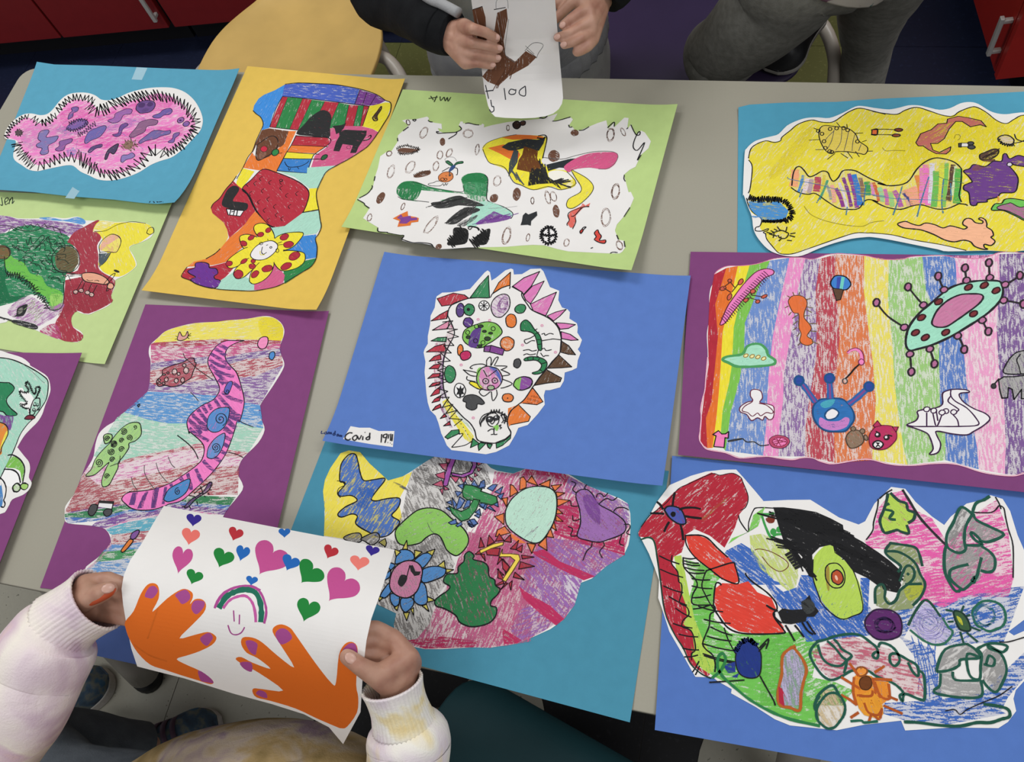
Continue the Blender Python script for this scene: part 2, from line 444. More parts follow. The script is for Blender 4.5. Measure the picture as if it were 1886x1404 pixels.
# ------------------------------------------------------------------ the table
M_TOP = plain('beige_laminate', '#9E9A8B', 0.45, 0.015, 400, 0.03, 1500, 0.35); M_EDGE = plain('grey_edge_band', '#6f6a5e', 0.55); M_LEG = plain('grey_enamel', '#8d8880', 0.4, .03)
M_RUB = plain('black_rubber', '#141416', 0.6)
TW, TD, TTH = 1.83, 0.925, 0.028
troot = empty('classroom_table', (0, 0, 0)); setp(troot, 'long beige laminate table covered with paper drawings', 'table')
def rounded(w, d, r, n=6):
    P = []
    for cx, cy, a0 in ((w - r, r, -90), (w - r, d - r, 0), (r, d - r, 90), (r, r, 180)):
        for k in range(n + 1):
            t = math.radians(a0 + 90 * k / n); P.append((cx + r * math.cos(t), cy + r * math.sin(t)))
    return P
def prism(name, P, z0, z1, mat, parent=None):
    n = len(P); v = [(x, y, z0) for x, y in P] + [(x, y, z1) for x, y in P]
    return mesh(name, v, [tuple(range(n - 1, -1, -1)), tuple(range(n, 2 * n))] + [(i, (i + 1) % n, n + (i + 1) % n, n + i) for i in range(n)], mat, parent)
bevel(prism('table_top', rounded(TW, TD, .03), ZT - .004, ZT, M_TOP, troot), .0008, 1)
prism('edge_band', [(x * (1 - .0016) + .0015, y * (1 - .003) + .0014) for x, y in rounded(TW, TD, .03)], ZT - TTH, ZT - .0041, M_EDGE, troot)
bm = bmesh.new()
for a in ((.10, .09, TW - .10, .12), (.10, TD - .12, TW - .10, TD - .09), (.10, .12, .13, TD - .12), (TW - .13, .12, TW - .10, TD - .12)): box_bm(bm, a[0], a[1], ZT - TTH - .06, a[2], a[3], ZT - TTH - .0005)
from_bm('apron', bm, M_LEG, troot)
for lx, ly, bx, by in ((.33, .105, .305, -.058), (TW - .33, .105, TW - .305, -.058), (.33, TD - .105, .305, TD + .058), (TW - .33, TD - .105, TW - .305, TD + .058)):
    T_, B_ = Vector((lx, ly, ZT - TTH - .001)), Vector((bx, by, .03)); lg = tube('leg', [T_, T_.lerp(B_, .5), T_.lerp(B_, .9), B_], .024, M_LEG, troot, 18, radii=[.024, .028, .031, .031])
    tube('glide', [B_, (bx + (bx - lx) * .04, by + (by - ly) * .04, .014), (bx + (bx - lx) * .05, by + (by - ly) * .05, .0005)], .02, M_RUB, lg, 16, radii=[.024, .029, .029])

# ------------------------------------------------------------------ moulded chairs
M_CHLEG = plain('warm_grey_tube', '#a79f94', 0.35, .03)
def chair(name, loc, rz, hexc, label, z=.395):
    """local frame: +y is the back, origin at the middle of the seat"""
    mat = plain('moulded_' + name, hexc, 0.5, 0.10, 9, 0.05, 400, 0.35)
    r = empty(name, loc, rz); setp(r, label, 'chair', 'moulded classroom chairs')
    rows = [(-.235, .150, -.022), (-.225, .178, -.010), (-.20, .197, -.002), (-.14, .207, .000), (-.06, .212, -.004), (.01, .206, -.006), (.06, .188, -.006), (.10, .160, -.004), (.13, .133, -.001), (.155, .112, .004), (.18, .103, .012), (.21, .102, .030), (.235, .107, .065), (.25, .122, .11), (.262, .148, .16), (.272, .172, .215), (.281, .184, .27), (.288, .180, .315), (.292, .160, .345), (.293, .125, .358)]
    rows = catmull(rows, False, 3); n = 14; v = []
    for y, w, h in rows:
        for k in range(n + 1):
            t = -1 + 2 * k / n; seat = y < .2
            v.append((t * w, y - (0 if seat else .02 * (1 - t * t) * -1) , h + z + (.010 * t * t if seat else 0)))
    f = [(i * (n + 1) + k, i * (n + 1) + k + 1, (i + 1) * (n + 1) + k + 1, (i + 1) * (n + 1) + k) for i in range(len(rows) - 1) for k in range(n)]
    o = mesh('seat_shell', v, f, mat, r, True); md = o.modifiers.new('s', 'SOLIDIFY'); md.thickness = .011; md.offset = -1; bevel(o, .004, 2)
    for sx in (-1, 1):
        p = [(sx * .10, -.02, z - .024), (sx * .19, -.015, z - .026), (sx * .235, -.04, z - .034), (sx * .265, -.085, z - .065), (sx * .275, -.12, z - .13), (sx * .28, -.16, .03)]
        l = tube('leg', catmull(p, False, 4), .0135, M_CHLEG, r, 14); tube('glide', [(sx * .28, -.16, .03), (sx * .281, -.161, .0005)], .016, M_RUB, l)
        p = [(sx * .06, .09, z - .024), (sx * .07, .13, z - .026), (sx * .078, .165, z - .04), (sx * .082, .19, z - .08), (sx * .085, .205, z - .16), (sx * .088, .235, .03)]
        l = tube('leg', catmull(p, False, 4), .0135, M_CHLEG, r, 14); tube('glide', [(sx * .088, .235, .03), (sx * .089, .236, .0005)], .016, M_RUB, l)
    bm = bmesh.new(); box_bm(bm, -.13, -.12, z - .034, .13, .12, z - .022); from_bm('under_frame', bm, M_LEG, r)
    return r
chair('student_chair', (.352, 1.255, 0), math.radians(3), '#c4a35f', 'yellow moulded chair behind the golden boot paper')
chair('student_chair', (1.222, 1.395, 0), math.radians(2), '#2f2342', 'purple moulded chair the kneeling child leans on')
chair('student_chair', (1.165, -.246, 0), math.radians(163), '#1f454b', 'teal moulded chair tucked in below the crowded-germ paper')
BLK = '#1b1a1e'
# ------------------------------------------------------------------ pink spiky blob on teal paper
def art_pink():
    s = Sheet([(68, 114), (441, 126), (331, 378), (-32, 340)], ZT + .0035, (0, .006, .010, .002), (.05, .06, .07, .05))
    s.begin('drawing_on_paper', '#5AA0BA', 'teal paper with a pink spiky-edged blob full of purple germs, by the yellow chair',
            outline=[(68, 114), (100, 119), (180, 121), (300, 126), (441, 126), (400, 222), (331, 364), (322, 374), (290, 376), (210, 368), (130, 362), (60, 354), (0, 350), (-32, 340)])
    s.V(0, 0, 3.9)
    s.cutout("37,995 40,950 70,900 110,860 170,825 230,818 290,830 340,822 380,790 420,740 460,700 510,675 580,667 640,672 690,690 730,718 790,722 850,705 920,672 1000,648 1090,633 1190,630 1260,638 1330,665 1390,715 1430,775 1455,840 1457,890 1440,940 1400,985 1350,1040 1290,1095 1230,1135 1150,1160 1080,1190 1010,1235 930,1270 850,1292 770,1300 700,1290 640,1262 580,1235 530,1195 480,1190 400,1205 320,1222 270,1232 210,1222 160,1190 110,1155 97,1115 110,1060 115,1015 80,1005")
    s.P('#EC86C6', "48,990 70,940 110,900 180,850 240,860 300,890 400,850 460,770 530,720 640,730 720,800 800,770 900,740 1000,715 1110,675 1220,690 1320,760 1390,850 1400,930 1330,1010 1230,1085 1110,1070 1040,1140 980,1200 860,1245 720,1245 620,1180 500,1130 380,1165 270,1190 200,1130 150,1060 120,1010", -12, .66)
    s.P('#E562B4', "430,830 560,760 700,830 900,770 1100,700 1260,720 1180,790 1000,830 800,860 600,900 480,930", -14, .40)
    s.P('#E562B4', "480,1000 700,960 1000,940 1300,900 1280,1000 1050,1050 820,1070 600,1060", -12, .42)
    s.P('#C79AC8', "150,950 250,900 420,900 520,960 430,1050 250,1080 170,1040", -20, .35)
    s.P('#8B79BC', "400,930 600,890 760,880 980,850 1050,870 900,930 700,960 500,970", -14, .33)
    for a in ("420,940 470,880 640,850 900,850 1100,930 1190,1000", "700,960 800,900 950,820 1050,860", "560,1010 560,1080 700,1120 850,1080", "880,960 1000,1050 1030,1080 1010,1130", "400,1060 470,1130 560,1100"):
        s.L(a, .9, '#7F86C4', cov=.55, flat=0)
    z = dict(w=2.0, col=BLK)
    s.zig("45,990 70,930 110,885 170,845 220,840", 16, 12, **z)
    s.zig("230,850 290,890 350,870 410,830", 26, 14, **z)
    s.zig("415,800 460,750 520,705 600,700 680,730", 22, 13, **z)
    s.zig("640,760 680,800 730,800 790,770", 40, 11, **z)
    s.zig("800,760 860,735 930,715 1010,700 1090,690 1160,690 1240,705 1310,745 1370,800 1400,850", 34, 14, bias=.5, **z)
    s.zig("1400,850 1410,900 1390,950 1340,1000 1310,1040 1250,1080 1190,1110", 30, 12, **z)
    s.zig("1190,1120 1130,1070 1070,1090 1030,1150 990,1190", 40, 22, **z)
    s.zig("990,1190 930,1230 850,1250 760,1255 690,1230", 36, 17, bias=.6, **z)
    s.zig("690,1230 640,1190 600,1150 560,1130", 40, 11, bias=.5, **z)
    s.zig("560,1130 480,1130 400,1160 320,1190 260,1200", 36, 19, **z)
    s.zig("250,1190 200,1150 170,1120 130,1060 125,1020", 34, 10, **z)
    f = dict(ang=-30, cov=.78, line=1.4, lc='#3a2350')
    s.P('#76619F', "490,855 500,820 520,800 515,780 540,770 565,775 560,800 530,815 525,840 500,858", **f)
    s.P('#7A5FA0', "480,920 520,880 570,860 620,865 635,890 600,920 540,935 500,940", **f)
    s.zig("480,925 520,940 570,930 620,900 635,870 590,860 540,868 495,895", 12, 9, 1.3, '#2d2440')
    s.P('#6F66A8', "610,1010 640,950 690,925 750,905 765,925 720,985 660,1010 620,1035", **f)
    s.zig("560,970 600,960 640,920 690,890", 15, 9, 1.3, '#2d2440')
    s.P('#9A67A8', "775,870 820,850 830,820 870,800 910,785 950,790 940,820 890,830 865,870 820,888", **f)
    s.P('#6B4F90', "810,970 850,960 860,920 880,895 915,890 920,905 885,930 870,970 840,985", **f)
    s.E(1047, 770, 72, 44, -15, '#6A4C8A', -30, .85, 1.6, '#2b2033')
    s.E(1020, 758, 26, 18, -15, '#4e3566', 0, .9); s.E(1080, 752, 22, 16, -15, '#4e3566', 0, .9); s.E(1045, 795, 26, 12, -15, '#5e4379', 0, .9)
    s.P('#6E5EA2', "1100,835 1150,815 1170,795 1220,780 1240,800 1220,825 1180,830 1150,850 1110,850", **f)
    s.P('#8C6285', "930,980 980,920 1010,880 1080,860 1135,870 1120,900 1060,910 1040,950 990,975 960,990", ang=-20, cov=.8, line=1.4, lc='#3a2350')
    s.P('#74669F', "1000,1020 1050,980 1110,940 1190,945 1225,940 1220,965 1160,980 1120,1000 1050,1015 1010,1035", **f)
    s.E(1300, 866, 26, 18, -30, '#8D5FA0', 0, .8, 1.4, BLK); s.E(1298, 868, 9, 6, 0, '#3a2350', 0, 1)
    s.E(1340, 893, 24, 17, -20, '#7A5AA0', 0, .85, 1.4, BLK)
    s.P('#7A5FA0', "1210,1020 1240,1000 1250,965 1290,955 1285,975 1260,995 1250,1025 1220,1028", **f)
    s.P('#8079AF', "275,1000 290,950 340,935 355,950 335,990 410,980 420,990 400,1020 350,1050 350,1100 310,1115 290,1100 305,1070 270,1060 265,1040 295,1020", ang=-10, cov=.75, line=1.4, lc='#3a2350')
    s.P('#8A5F9C', "400,1075 430,1050 430,1020 480,1005 520,1000 515,1025 475,1045 460,1080 420,1088", **f)
    s.P('#5a4a78', "635,1090 660,1060 700,1045 735,1040 730,1060 690,1070 650,1100", **f)
    s.P('#4c3f5e', "765,1105 790,1070 850,1035 845,1070 820,1110 790,1100 770,1145 755,1145", ang=60, cov=.9, line=1.6)
    s.E(925, 1045, 38, 28, -30, '#8A6E5C', 0, .8); s.zig("880,1070 900,1030 950,1010 985,1030 970,1060 930,1085", 16, 11, 1.4, '#7d6556')
    s.P('#8A7AB4', "870,1160 880,1120 920,1115 950,1100 972,1120 950,1140 910,1150 885,1170", **f)
    s.E(138, 958, 26, 19, 0, '#5a4b50', 0, .9); s.zig("112,958 125,935 150,935 166,955 152,978 122,976 112,958", 6, 8, 1.5, '#4a3f44')
    s.hatch(480, 1100, 550, 1090, 7, 50, 80, 1.2, '#5b73c0')
    s.finish()
    s.V(0, 340, 3.9)
    for a in ("1075,132 1095,95", "1082,100 1110,95 1120,105 1095,115 1100,118 1112,134", "1128,118 1142,112 1148,122 1134,130 1128,118", "1150,132 1158,118 1163,128 1172,116 1176,130", "1178,122 1184,112 1190,118 1184,128"):
        s.L(a, 2.0, '#1c242c', part='pen_name')
    s.write(s.root, 'pen_name', 'name_writing', s.top + 4e-6)
    tape = plain('clear_tape', '#9CC3D2', 0.35, 0.02, 60, 0, 1, 0.5)
    for p in ("982,484 1060,490 1020,576 946,572",):
        s.V(0, 0, 3.9); s.flat_part('tape', p, tape, s.root, s.top + .0001, .0001)
    s.V(0, 340, 3.9); s.flat_part('tape', "525,15 583,33 535,104 470,98", tape, s.root, s.top + .0001, .0001)

# ------------------------------------------------------------------ green and red creature on light green paper
def art_green_left():
    s = Sheet([(-120, 350), (322, 362), (193, 671), (-270, 600)], ZT + .0010, (0, .004, 0, 0), (.05, .05, .05, .05))
    s.begin('drawing_on_paper', '#C0D492', 'light green paper with a dark green scaly creature between red and yellow patches')
    s.V(0, 340, 3.9)
    s.cutout("-330,240 20,226 130,245 280,245 370,236 470,245 560,232 610,258 690,262 760,262 830,272 900,270 980,270 1050,280 1100,315 1106,345 1080,385 1010,420 950,440 932,465 960,510 985,575 960,610 900,655 830,690 826,740 800,800 804,850 760,885 690,915 640,936 580,925 550,910 525,925 510,975 530,1025 580,1055 600,1090 570,1130 530,1134 430,1115 330,1080 240,1040 140,1010 80,970 0,1000 -330,980", 1)
    s.P('#8C5C9C', "-330,240 20,226 130,250 280,255 470,275 600,300 560,350 480,370 380,340 220,310 80,320 -20,370 -330,370", 6, .62)
    s.P('#5E97D2', "290,240 370,238 420,250 480,255 560,236 615,262 600,290 500,270 400,262 300,252", 8, .72)
    s.P('#2F8257', "-330,420 40,350 120,310 240,295 380,335 480,365 520,420 540,480 560,560 520,640 470,700 460,790 430,900 380,910 330,840 230,790 100,850 -330,900", 5, .74)
    s.P('#1E6C46', "-330,560 20,600 40,700 80,800 180,800 60,850 -330,880", 60, .75)
    s.P('#6FBB4F', "30,520 60,490 100,530 180,570 220,640 300,660 340,730 440,770 455,830 430,890 370,900 330,810 240,760 200,690 80,640 40,590", 8, .78)
    s.P('#9CCF6A', "370,790 450,800 440,880 400,905 365,850", 80, .7)
    s.P('#A33A48', "490,410 530,350 600,310 690,262 715,265 670,330 705,345 730,385 700,440 710,520 710,600 750,640 830,695 800,800 804,850 640,930 560,910 515,960 530,1030 600,1085 560,1132 430,1112 400,1000 440,930 460,850 470,720 480,640 560,620 575,520 540,450 490,420", 70, .84)
    s.P('#A33A48', "480,730 620,720 760,740 800,800 780,860 640,925 540,905 480,960 420,940 470,830", -30, .55)
    s.P('#B27CB0', "260,1030 430,930 460,850 350,880 200,800 60,900 100,960 250,1000", -30, .5)
    s.P('#B84E78', "290,1050 400,1000 440,1110 330,1078", 40, .6)
    s.P('#EADB45', "715,265 830,276 900,274 1050,283 1100,320 1100,350 1010,418 950,438 930,465 975,560 960,608 860,665 760,640 720,600 712,560 780,500 715,460 740,400 700,345 670,335", 70, .84)
    s.P('#F2EDC4', "670,335 720,270 830,276 700,345", 0, .5)
    s.P('#E6B09A', "720,470 740,410 800,365 860,370 872,410 850,470 830,490 760,480", -330, .75)
    s.P('#EBDD70', "735,470 860,385 870,420 845,482 780,480", 60, .7)
    s.L("720,490 715,440 745,395 800,360 850,372 872,410 852,470 830,490 770,485 720,490", 1.6, BLK)
    s.P('#4E5A62', "712,500 800,492 770,545 715,600", -55, .75, 0); s.L("800,492 765,550 735,580", 1.2); s.L("720,490 715,560", 1.2)
    s.E(482, 540, 85, 92, 15, '#6B5F43', -25, .8, 0); s.E(475, 540, 100, 98, 15, None, 0, 0, 1.8)
    s.hatch(430, 470, 530, 600, 9, 110, -25, 1.5, '#5f4a35')
    s.E(20, 490, 60, 50, 0, '#7a6040', 0, .75, 1.4, '#333')
    s.L("-250,480 20,450 70,480 60,530 -10,560", 1.4)
    s.P('#F3F0EC', "480,645 610,650 590,665 470,690", 3, .1, 0); s.hatch(470, 630, 600, 660, 4, 150, 4, 1.8, '#2c2c2c')
    s.P('#E2A588', "600,640 680,638 750,665 785,700 760,720 700,712 620,700 592,670", 10, .95, line=1.8)
    s.L("625,685 645,695 670,690", 1.2); s.L("680,695 700,690 715,698", 1.2)
    s.E(796, 732, 24, 22, 0, '#E2A588', 0, .95, 1.8); s.L("745,722 770,690 800,655 830,640 815,672 790,700 775,730", 1.6)
    s.E(840, 625, 22, 9, 20, '#2c2c20', 0, 1); s.L("772,745 768,768 785,760", 1.5)
    for x0, y0, x1, y1 in ((595, 690, 550, 770), (612, 705, 590, 760), (660, 715, 635, 775), (700, 725, 665, 790)):
        s.L([(x0, y0), (x1, y1)], 1.5); s.E(x1 - 4, y1 + 4, 17, 14, 0, '#d9b7ae', 0, .7, 1.5)
    s.L("1055,350 1070,318 1100,312 1106,345 1080,362 1055,350", 1.4); s.L("680,340 760,335 850,290 950,270 1050,282", 1.1)
    s.L("-250,290 60,300 140,330 250,335 350,300 470,340", 1.2); s.zig("60,330 200,300 330,300 430,340 500,390", 12, 26, 1.2, '#222')
    # scales
    for i in range(46):
        x = s.rnd.uniform(90, 470); y = s.rnd.uniform(370, 720)
        if y > 560 + (x - 90) * .35: continue
        s.L([(x, y), (x + s.rnd.uniform(-30, 30), y + 18), (x + s.rnd.uniform(10, 50), y + s.rnd.uniform(0, 30)), (x + s.rnd.uniform(20, 60), y + 45)], 1.3, '#20332a')
    s.L("190,400 205,440 220,380 240,430 300,370 320,390 250,470 330,400 350,380 370,460", 1.5, '#20332a')
    s.zig("50,650 150,660 180,700 250,740 270,790 330,840 345,900", 20, 9, 1.5, '#23322a')
    s.L("35,520 40,600 60,650 140,650 150,690 210,700 250,750", 1.5); s.L("460,700 462,820 440,890 380,905 350,890 320,830", 1.5)
    s.P('#2c2c2e', "120,940 130,890 190,862 200,880 170,945 90,950", -50, .9); s.E(150, 910, 16, 26, 40, '#8d8a80', 0, .6)
    s.hatch(210, 860, 290, 960, 8, 90, -50, 1.4, '#9fc37a')
    s.P('#303033', "100,975 180,985 270,1015 260,1045 160,1020 90,995", 10, .75); s.hatch(-40, 950, 60, 970, 6, 120, 15, 2, '#3a3a3c')
    s.finish()
    s.V(0, 340, 3.9)
    for a in ("12,95 20,150 5,145", "38,130 60,112 55,95 36,112 42,146 62,132", "66,142 74,104 70,120 88,94 92,112 90,138 104,118"):
        s.L(a, 1.7, '#2f3a35', part='pen_name')
    s.write(s.root, 'pen_name', 'name_writing', s.top + 4e-6)

# ------------------------------------------------------------------ mint drawing on purple paper
def art_mint():
    s = Sheet([(-220, 644), (151, 650), (-25, 1100), (-420, 1010)], ZT + .0062, (0, .004, 0, 0), (.05, .08, .05, .05))
    s.begin('drawing_on_paper', '#834679', 'purple paper at the frame edge with a mint green drawing and a grey hand')
    s.V(0, 640, 7.8)
    s.cutout("-520,75 -200,40 0,48 130,90 320,150 430,235 440,265 560,335 690,430 730,580 715,680 650,850 610,970 540,1080 440,1180 350,1280 260,1430 264,1450 350,1560 420,1650 437,1750 420,1870 460,1950 420,2050 330,2125 180,2190 120,2300 0,2400 -560,2400", 1)
    s.P('#A6D5BF', "-560,130 0,150 170,178 330,240 500,330 620,410 690,480 695,700 620,850 500,1000 400,1100 300,1240 220,1430 170,1560 90,1750 0,1900 -560,1900", 60, .74)
    s.P('#F1F0EC', "270,600 330,590 360,650 430,660 480,720 490,800 440,900 420,980 400,900 300,830 300,780 390,790 330,700", 0, .0)
    s.P('#2F8257', "-440,520 60,510 150,520 210,580 190,640 110,730 105,800 160,880 255,965 180,990 100,980 0,920 -440,950", 70, .9, line=2)
    s.P('#7B4C94', "-20,960 60,985 190,990 190,1080 150,1200 110,1150 30,1080 -40,1060", 80, .68)
    s.P('#E08A3C', "-330,1080 20,1085 90,1110 125,1200 110,1280 40,1440 0,1560 -330,1560", -55, .8); s.P('#EBDD55', "60,1290 110,1200 105,1290 30,1450 10,1450", -55, .85)
    s.L("0,1080 70,1105 115,1160 122,1240 95,1310 30,1440 20,1500 0,1540", 2)
    s.L("-330,140 0,152 170,178 330,240 500,330 620,410 690,480 697,600 670,750 600,870 500,1010 400,1110 300,1250 230,1420 160,1580 60,1780 0,1910", 2.1)
    s.L("330,240 440,330 540,420 620,500 650,510", .8, '#777')
    s.P('#f3f2f0', "60,1800 160,1600 260,1650 330,1780 300,1900 240,2000 90,1990 20,1900", 0, 0)
    s.zig("345,650 285,625 300,690 350,750 400,800 340,835 285,810", 13, 11, 1.7)
    s.zig("345,650 400,655 425,620 370,540 390,490 430,540 470,640 500,680", 14, 10, 1.7)
    s.zig("500,680 525,640 515,580 580,570 575,620 545,690 520,740", 12, 10, 1.7)
    s.zig("300,840 360,880 430,885 435,960", 10, 10, 1.7)
    s.L("470,800 500,750 570,735 580,800 575,870 510,930 490,970 435,970 440,900 470,800", 2.3); s.loops(505, 820, 22, 28, 0, 1.8, BLK, 1.5); s.loops(545, 830, 18, 20, 0, 1.8, BLK, 1.5); s.loops(495, 900, 22, 22, 0, 1.8, BLK, 1.5); s.loops(555, 890, 16, 18, 0, 1.8, BLK, 1.5)
    s.P('#7C2F3C', "360,1030 400,985 460,980 505,1000 500,1025 440,1040", 0, .95, line=2)
    s.P('#7CBB52', "95,1730 120,1650 180,1570 260,1600 330,1680 350,1780 330,1930 310,1870 290,1780 200,1740", -50, .75)
    s.L("115,1555 190,1550 290,1610 350,1700 360,1790 345,1880 330,1960", 2.6); s.L("60,1755 190,1765 270,1830 300,1950", 2.8)
    s.E(245, 2020, 52, 62, 25, '#9FCB78', 40, .6, 3.0); s.E(355, 2000, 50, 45, 0, '#A5CF70', 0, .8, 3.2)
    s.P('#4A84C0', "0,2000 20,1960 40,2060 50,2180 30,2300 0,2290 -330,2100", 80, .8); s.L("0,1870 60,1930 95,2030 80,2150 60,2200 80,2250 60,2300 20,2290", 2.4)
    s.finish()
art_pink(); art_green_left(); art_mint()
# ------------------------------------------------------------------ boot shape on golden paper
def art_boot():
    s = Sheet([(456, 122), (746, 145), (583, 571), (261, 535)], ZT + .0030, (0, .005, .008, 0), (.05, .05, .06, .05))
    s.begin('drawing_on_paper', '#E2BE5A', 'golden yellow paper with a patchwork boot: smiling flower, strawberry and black cat')
    s.V(440, 120, 5.85)
    k = -702 + 0  # offset of the lower view: (320,330) -> x -702, y +1228.5
    def lo(t): return [(x - 702, y + 1228.5) for x, y in pts(t)]
    outline = pts("155,495 165,440 215,365 270,325 390,275 500,212 640,197 860,205 1060,218 1300,262 1480,320 1580,385 1630,405 1642,450 1620,540 1560,640 1500,735 1400,870 1300,945 1180,1020 1050,1090 950,1150 900,1230 845,1350") + \
        lo("1540,190 1550,260 1568,350 1580,440 1592,520 1560,600 1530,650 1548,740 1540,850 1490,940 1400,1000 1300,1060 1200,1120 1100,1165 960,1195 840,1210 700,1205 520,1195 440,1182 330,1162 240,1130 180,1095 92,1060 100,1020 150,950 220,895 350,865 430,820 510,750 560,690 590,630 580,550 540,470 480,420 420,370 405,320 430,270 500,210 560,120 640,30 680,-30") + \
        pts("45,1115 100,1000 150,930 190,820 240,710 265,640 240,570 190,530")
    s.cutout(outline, 0)
    R, G, Bk, Y, Or, Pk, Mi, Bl = '#B3303F', '#2F8247', '#2b2b2c', '#EBDC3A', '#E57B36', '#CF5F88', '#A9D6C2', '#3F86D0'
    s.P('#3F8CD8', "155,495 165,440 215,365 270,325 390,275 495,215 480,320 420,440 370,530 330,680 250,705 265,640 240,570 190,530", -55, .88, 0)
    s.P('#4A63BE', "495,215 640,197 860,205 1060,218 1300,265 1250,425 1100,405 850,375 640,355 470,340", 5, .78, 0)
    s.P('#7A3F8E', "1305,268 1480,322 1580,388 1500,430 1410,440 1250,425", 10, .84, 0); s.L("1305,270 1250,425", 1.6); s.L("1380,300 1335,430", 1.3); s.L("1480,330 1410,445", 1.3)
    s.P(Y, "1410,445 1580,405 1635,410 1640,450 1600,570 1505,725 1440,690 1320,660", -30, .92, 0)
    st = [(470, 345, 330, 668), (530, 352, 400, 680), (690, 365, 550, 695), (790, 378, 640, 705), (930, 395, 770, 715), (1080, 410, 960, 690), (1190, 432, 1140, 665), (1290, 440, 1235, 670), (1350, 445, 1310, 665), (1405, 448, 1335, 660)]
    for i in range(9):
        a, b = st[i], st[i + 1]
        s.P((R, G)[i % 2], [(a[0], a[1]), (b[0], b[1]), (b[2], b[3]), (a[2], a[3])], 110, .84, 0)
        s.L([(b[0], b[1]), (b[2], b[3])], 1.5)
    s.L("470,342 640,357 850,378 1100,408 1250,428 1410,448", 1.8); s.L("470,345 400,480 335,670", 1.5); s.L("335,672 560,697 640,705", 1.5)
    s.P('#CE5C86', "960,690 1140,660 1320,662 1440,692 1505,728 1400,870 1300,945 1180,1020 1060,1085 780,1105 820,980 960,880 985,780", -20, .86, 0)
    s.P(Bk, "620,745 700,650 770,570 850,510 910,488 970,510 1000,570 985,680 970,790 780,770", 20, .93, 1)
    s.P(Bk, "1005,660 1060,655 1110,650 1160,625 1130,690 1090,730 1050,750 1035,690", 20, .93, 0)
    s.P(Bk, "1080,720 1150,700 1380,710 1375,760 1330,830 1290,890 1265,950 1200,952 1230,870 1120,855 1085,935 1020,930 1050,830 1085,770", 15, .93, 0)
    s.L("1340,820 1400,805 1425,780 1420,760 1395,775", 2.4); s.E(1185, 890, 22, 18, 0, None, 0, 0, 1.3, '#7d3a55')
    s.P('#6A432F', "250,705 330,685 540,715 500,830 490,850 430,890 380,960 300,1010 205,1030 180,990 195,860 150,950 145,930 200,810", 65, .86, 0)
    s.P(Or, "540,715 620,715 520,930 410,1160 300,1150 100,1120 45,1110 145,945 190,1000 210,1035 330,990 440,890 495,850", 75, .88, 0)
    s.L("205,860 330,775 400,780 425,840 390,930 300,990 215,1032 185,985 200,860", 1.7); s.P('#8a6150', "215,990 245,930 300,960 240,1020", 60, .75); s.E(272, 908, 38, 30, -10, '#C42B43', 0, 1, 1.2, '#4a2a22')
    s.E(395, 945, 42, 32, -35, G, 0, .95, 1.8); s.L("435,955 470,950", 1.4); s.P('#6A432F', "420,840 490,850 440,890", 0, .9)
    s.P(R, "615,765 780,772 970,792 975,850 930,885 750,872 565,868", 0, .86, 0); s.P(Or, "565,870 750,874 930,888 830,955 700,950 520,940", 5, .9, 0)
    s.P(Y, "520,942 700,955 815,965 790,1010 650,1012 485,1010", 0, .93, 0); s.P('#3B7FC6', "485,1012 650,1015 790,1015 735,1170 410,1140", 5, .9, 0)
    s.L("620,760 565,870 520,940 410,1145", 1.8); s.L("615,765 780,778 970,790 978,850 830,955 790,1010 735,1172", 1.7); s.L("565,868 760,875 965,885", 1.5); s.L("515,940 700,955 870,965", 1.5); s.L("485,1010 650,1015 890,1018", 1.6); s.L("410,1142 735,1172", 1.6)
    s.E(922, 998, 40, 22, -35, '#2e5f3b', 0, 1, 1.6); s.L("495,1045 520,1090 560,1105 660,1095 735,1060 755,1035", 1.6); s.L("535,1110 545,1140 560,1115", 1.3); s.L("630,1100 650,1125", 1.3)
    s.P(Y, "45,1115 170,1150 100,1250 30,1335 -30,1340 -20,1250", -50, .9, 0)
    s.P(Mi, "740,1110 1050,1088 950,1150 900,1230 860,1330 760,1330 600,1210 420,1150 735,1172", -40, .92, 0)
    s.P(Y, [(760, 1335), (850, 1330)] + lo("1540,190 1565,330 1390,360 1460,160"), 90, .93, 0)
    # strawberry, face and toe patches (lower view)
    s.P(R, lo("560,120 640,20 700,80 740,110 850,250 880,350 820,420 780,480 600,640 590,600 580,550 540,470 480,420 420,370 405,320 430,270 500,210"), 60, .87, 0)
    s.P(R, lo("740,110 840,10 960,-100 1100,-70 1280,0 1400,70 1460,150 1440,260 1390,370 1300,470 1200,510 1100,532 1010,490 930,400 870,300 820,190"), 50, .87, 1, line=2)
    s.L(lo("740,110 800,170 870,310 930,400 1010,490 1100,532"), 3.0)
    for x, y in ((880, 50), (960, 130), (1040, 40), (1160, 40), (1220, 180), (1330, 160), (920, 250), (1020, 220), (980, 340), (1090, 300), (1110, 390), (1250, 300), (1020, 450), (1170, 430), (1160, 100), (830, 160), (800, 60), (940, 0)):
        s.L([(x - 702 + 18, y + 1228 - 24), (x - 702 - 14, y + 1228), (x - 702 + 4, y + 1228 + 26)], 1.4, '#3a1a20')
    s.E(1160 - 702, 20 + 1228, 16, 14, 0, None, 0, 0, 1.5)
    s.P(Bk, lo("590,110 650,75 705,95 700,140 640,235 700,250 800,270 785,340 700,345 560,310 520,270 550,180"), 60, .93, 1)
    s.P('#f0eeee', lo("570,325 690,340 760,345 720,405 590,390"), 0, 0, 0, line=1.8); s.L(lo("620,335 605,390"), 2.2); s.L(lo("660,340 645,395"), 2.2); s.L(lo("690,345 680,400"), 2.2); s.L(lo("625,360 655,350"), 2)
    s.P(Or, lo("880,350 1010,490 1050,520 900,620 720,760 560,900 430,930 150,950 220,895 350,865 430,820 510,750 600,640 700,560 780,480 820,420"), -45, .87, 0)
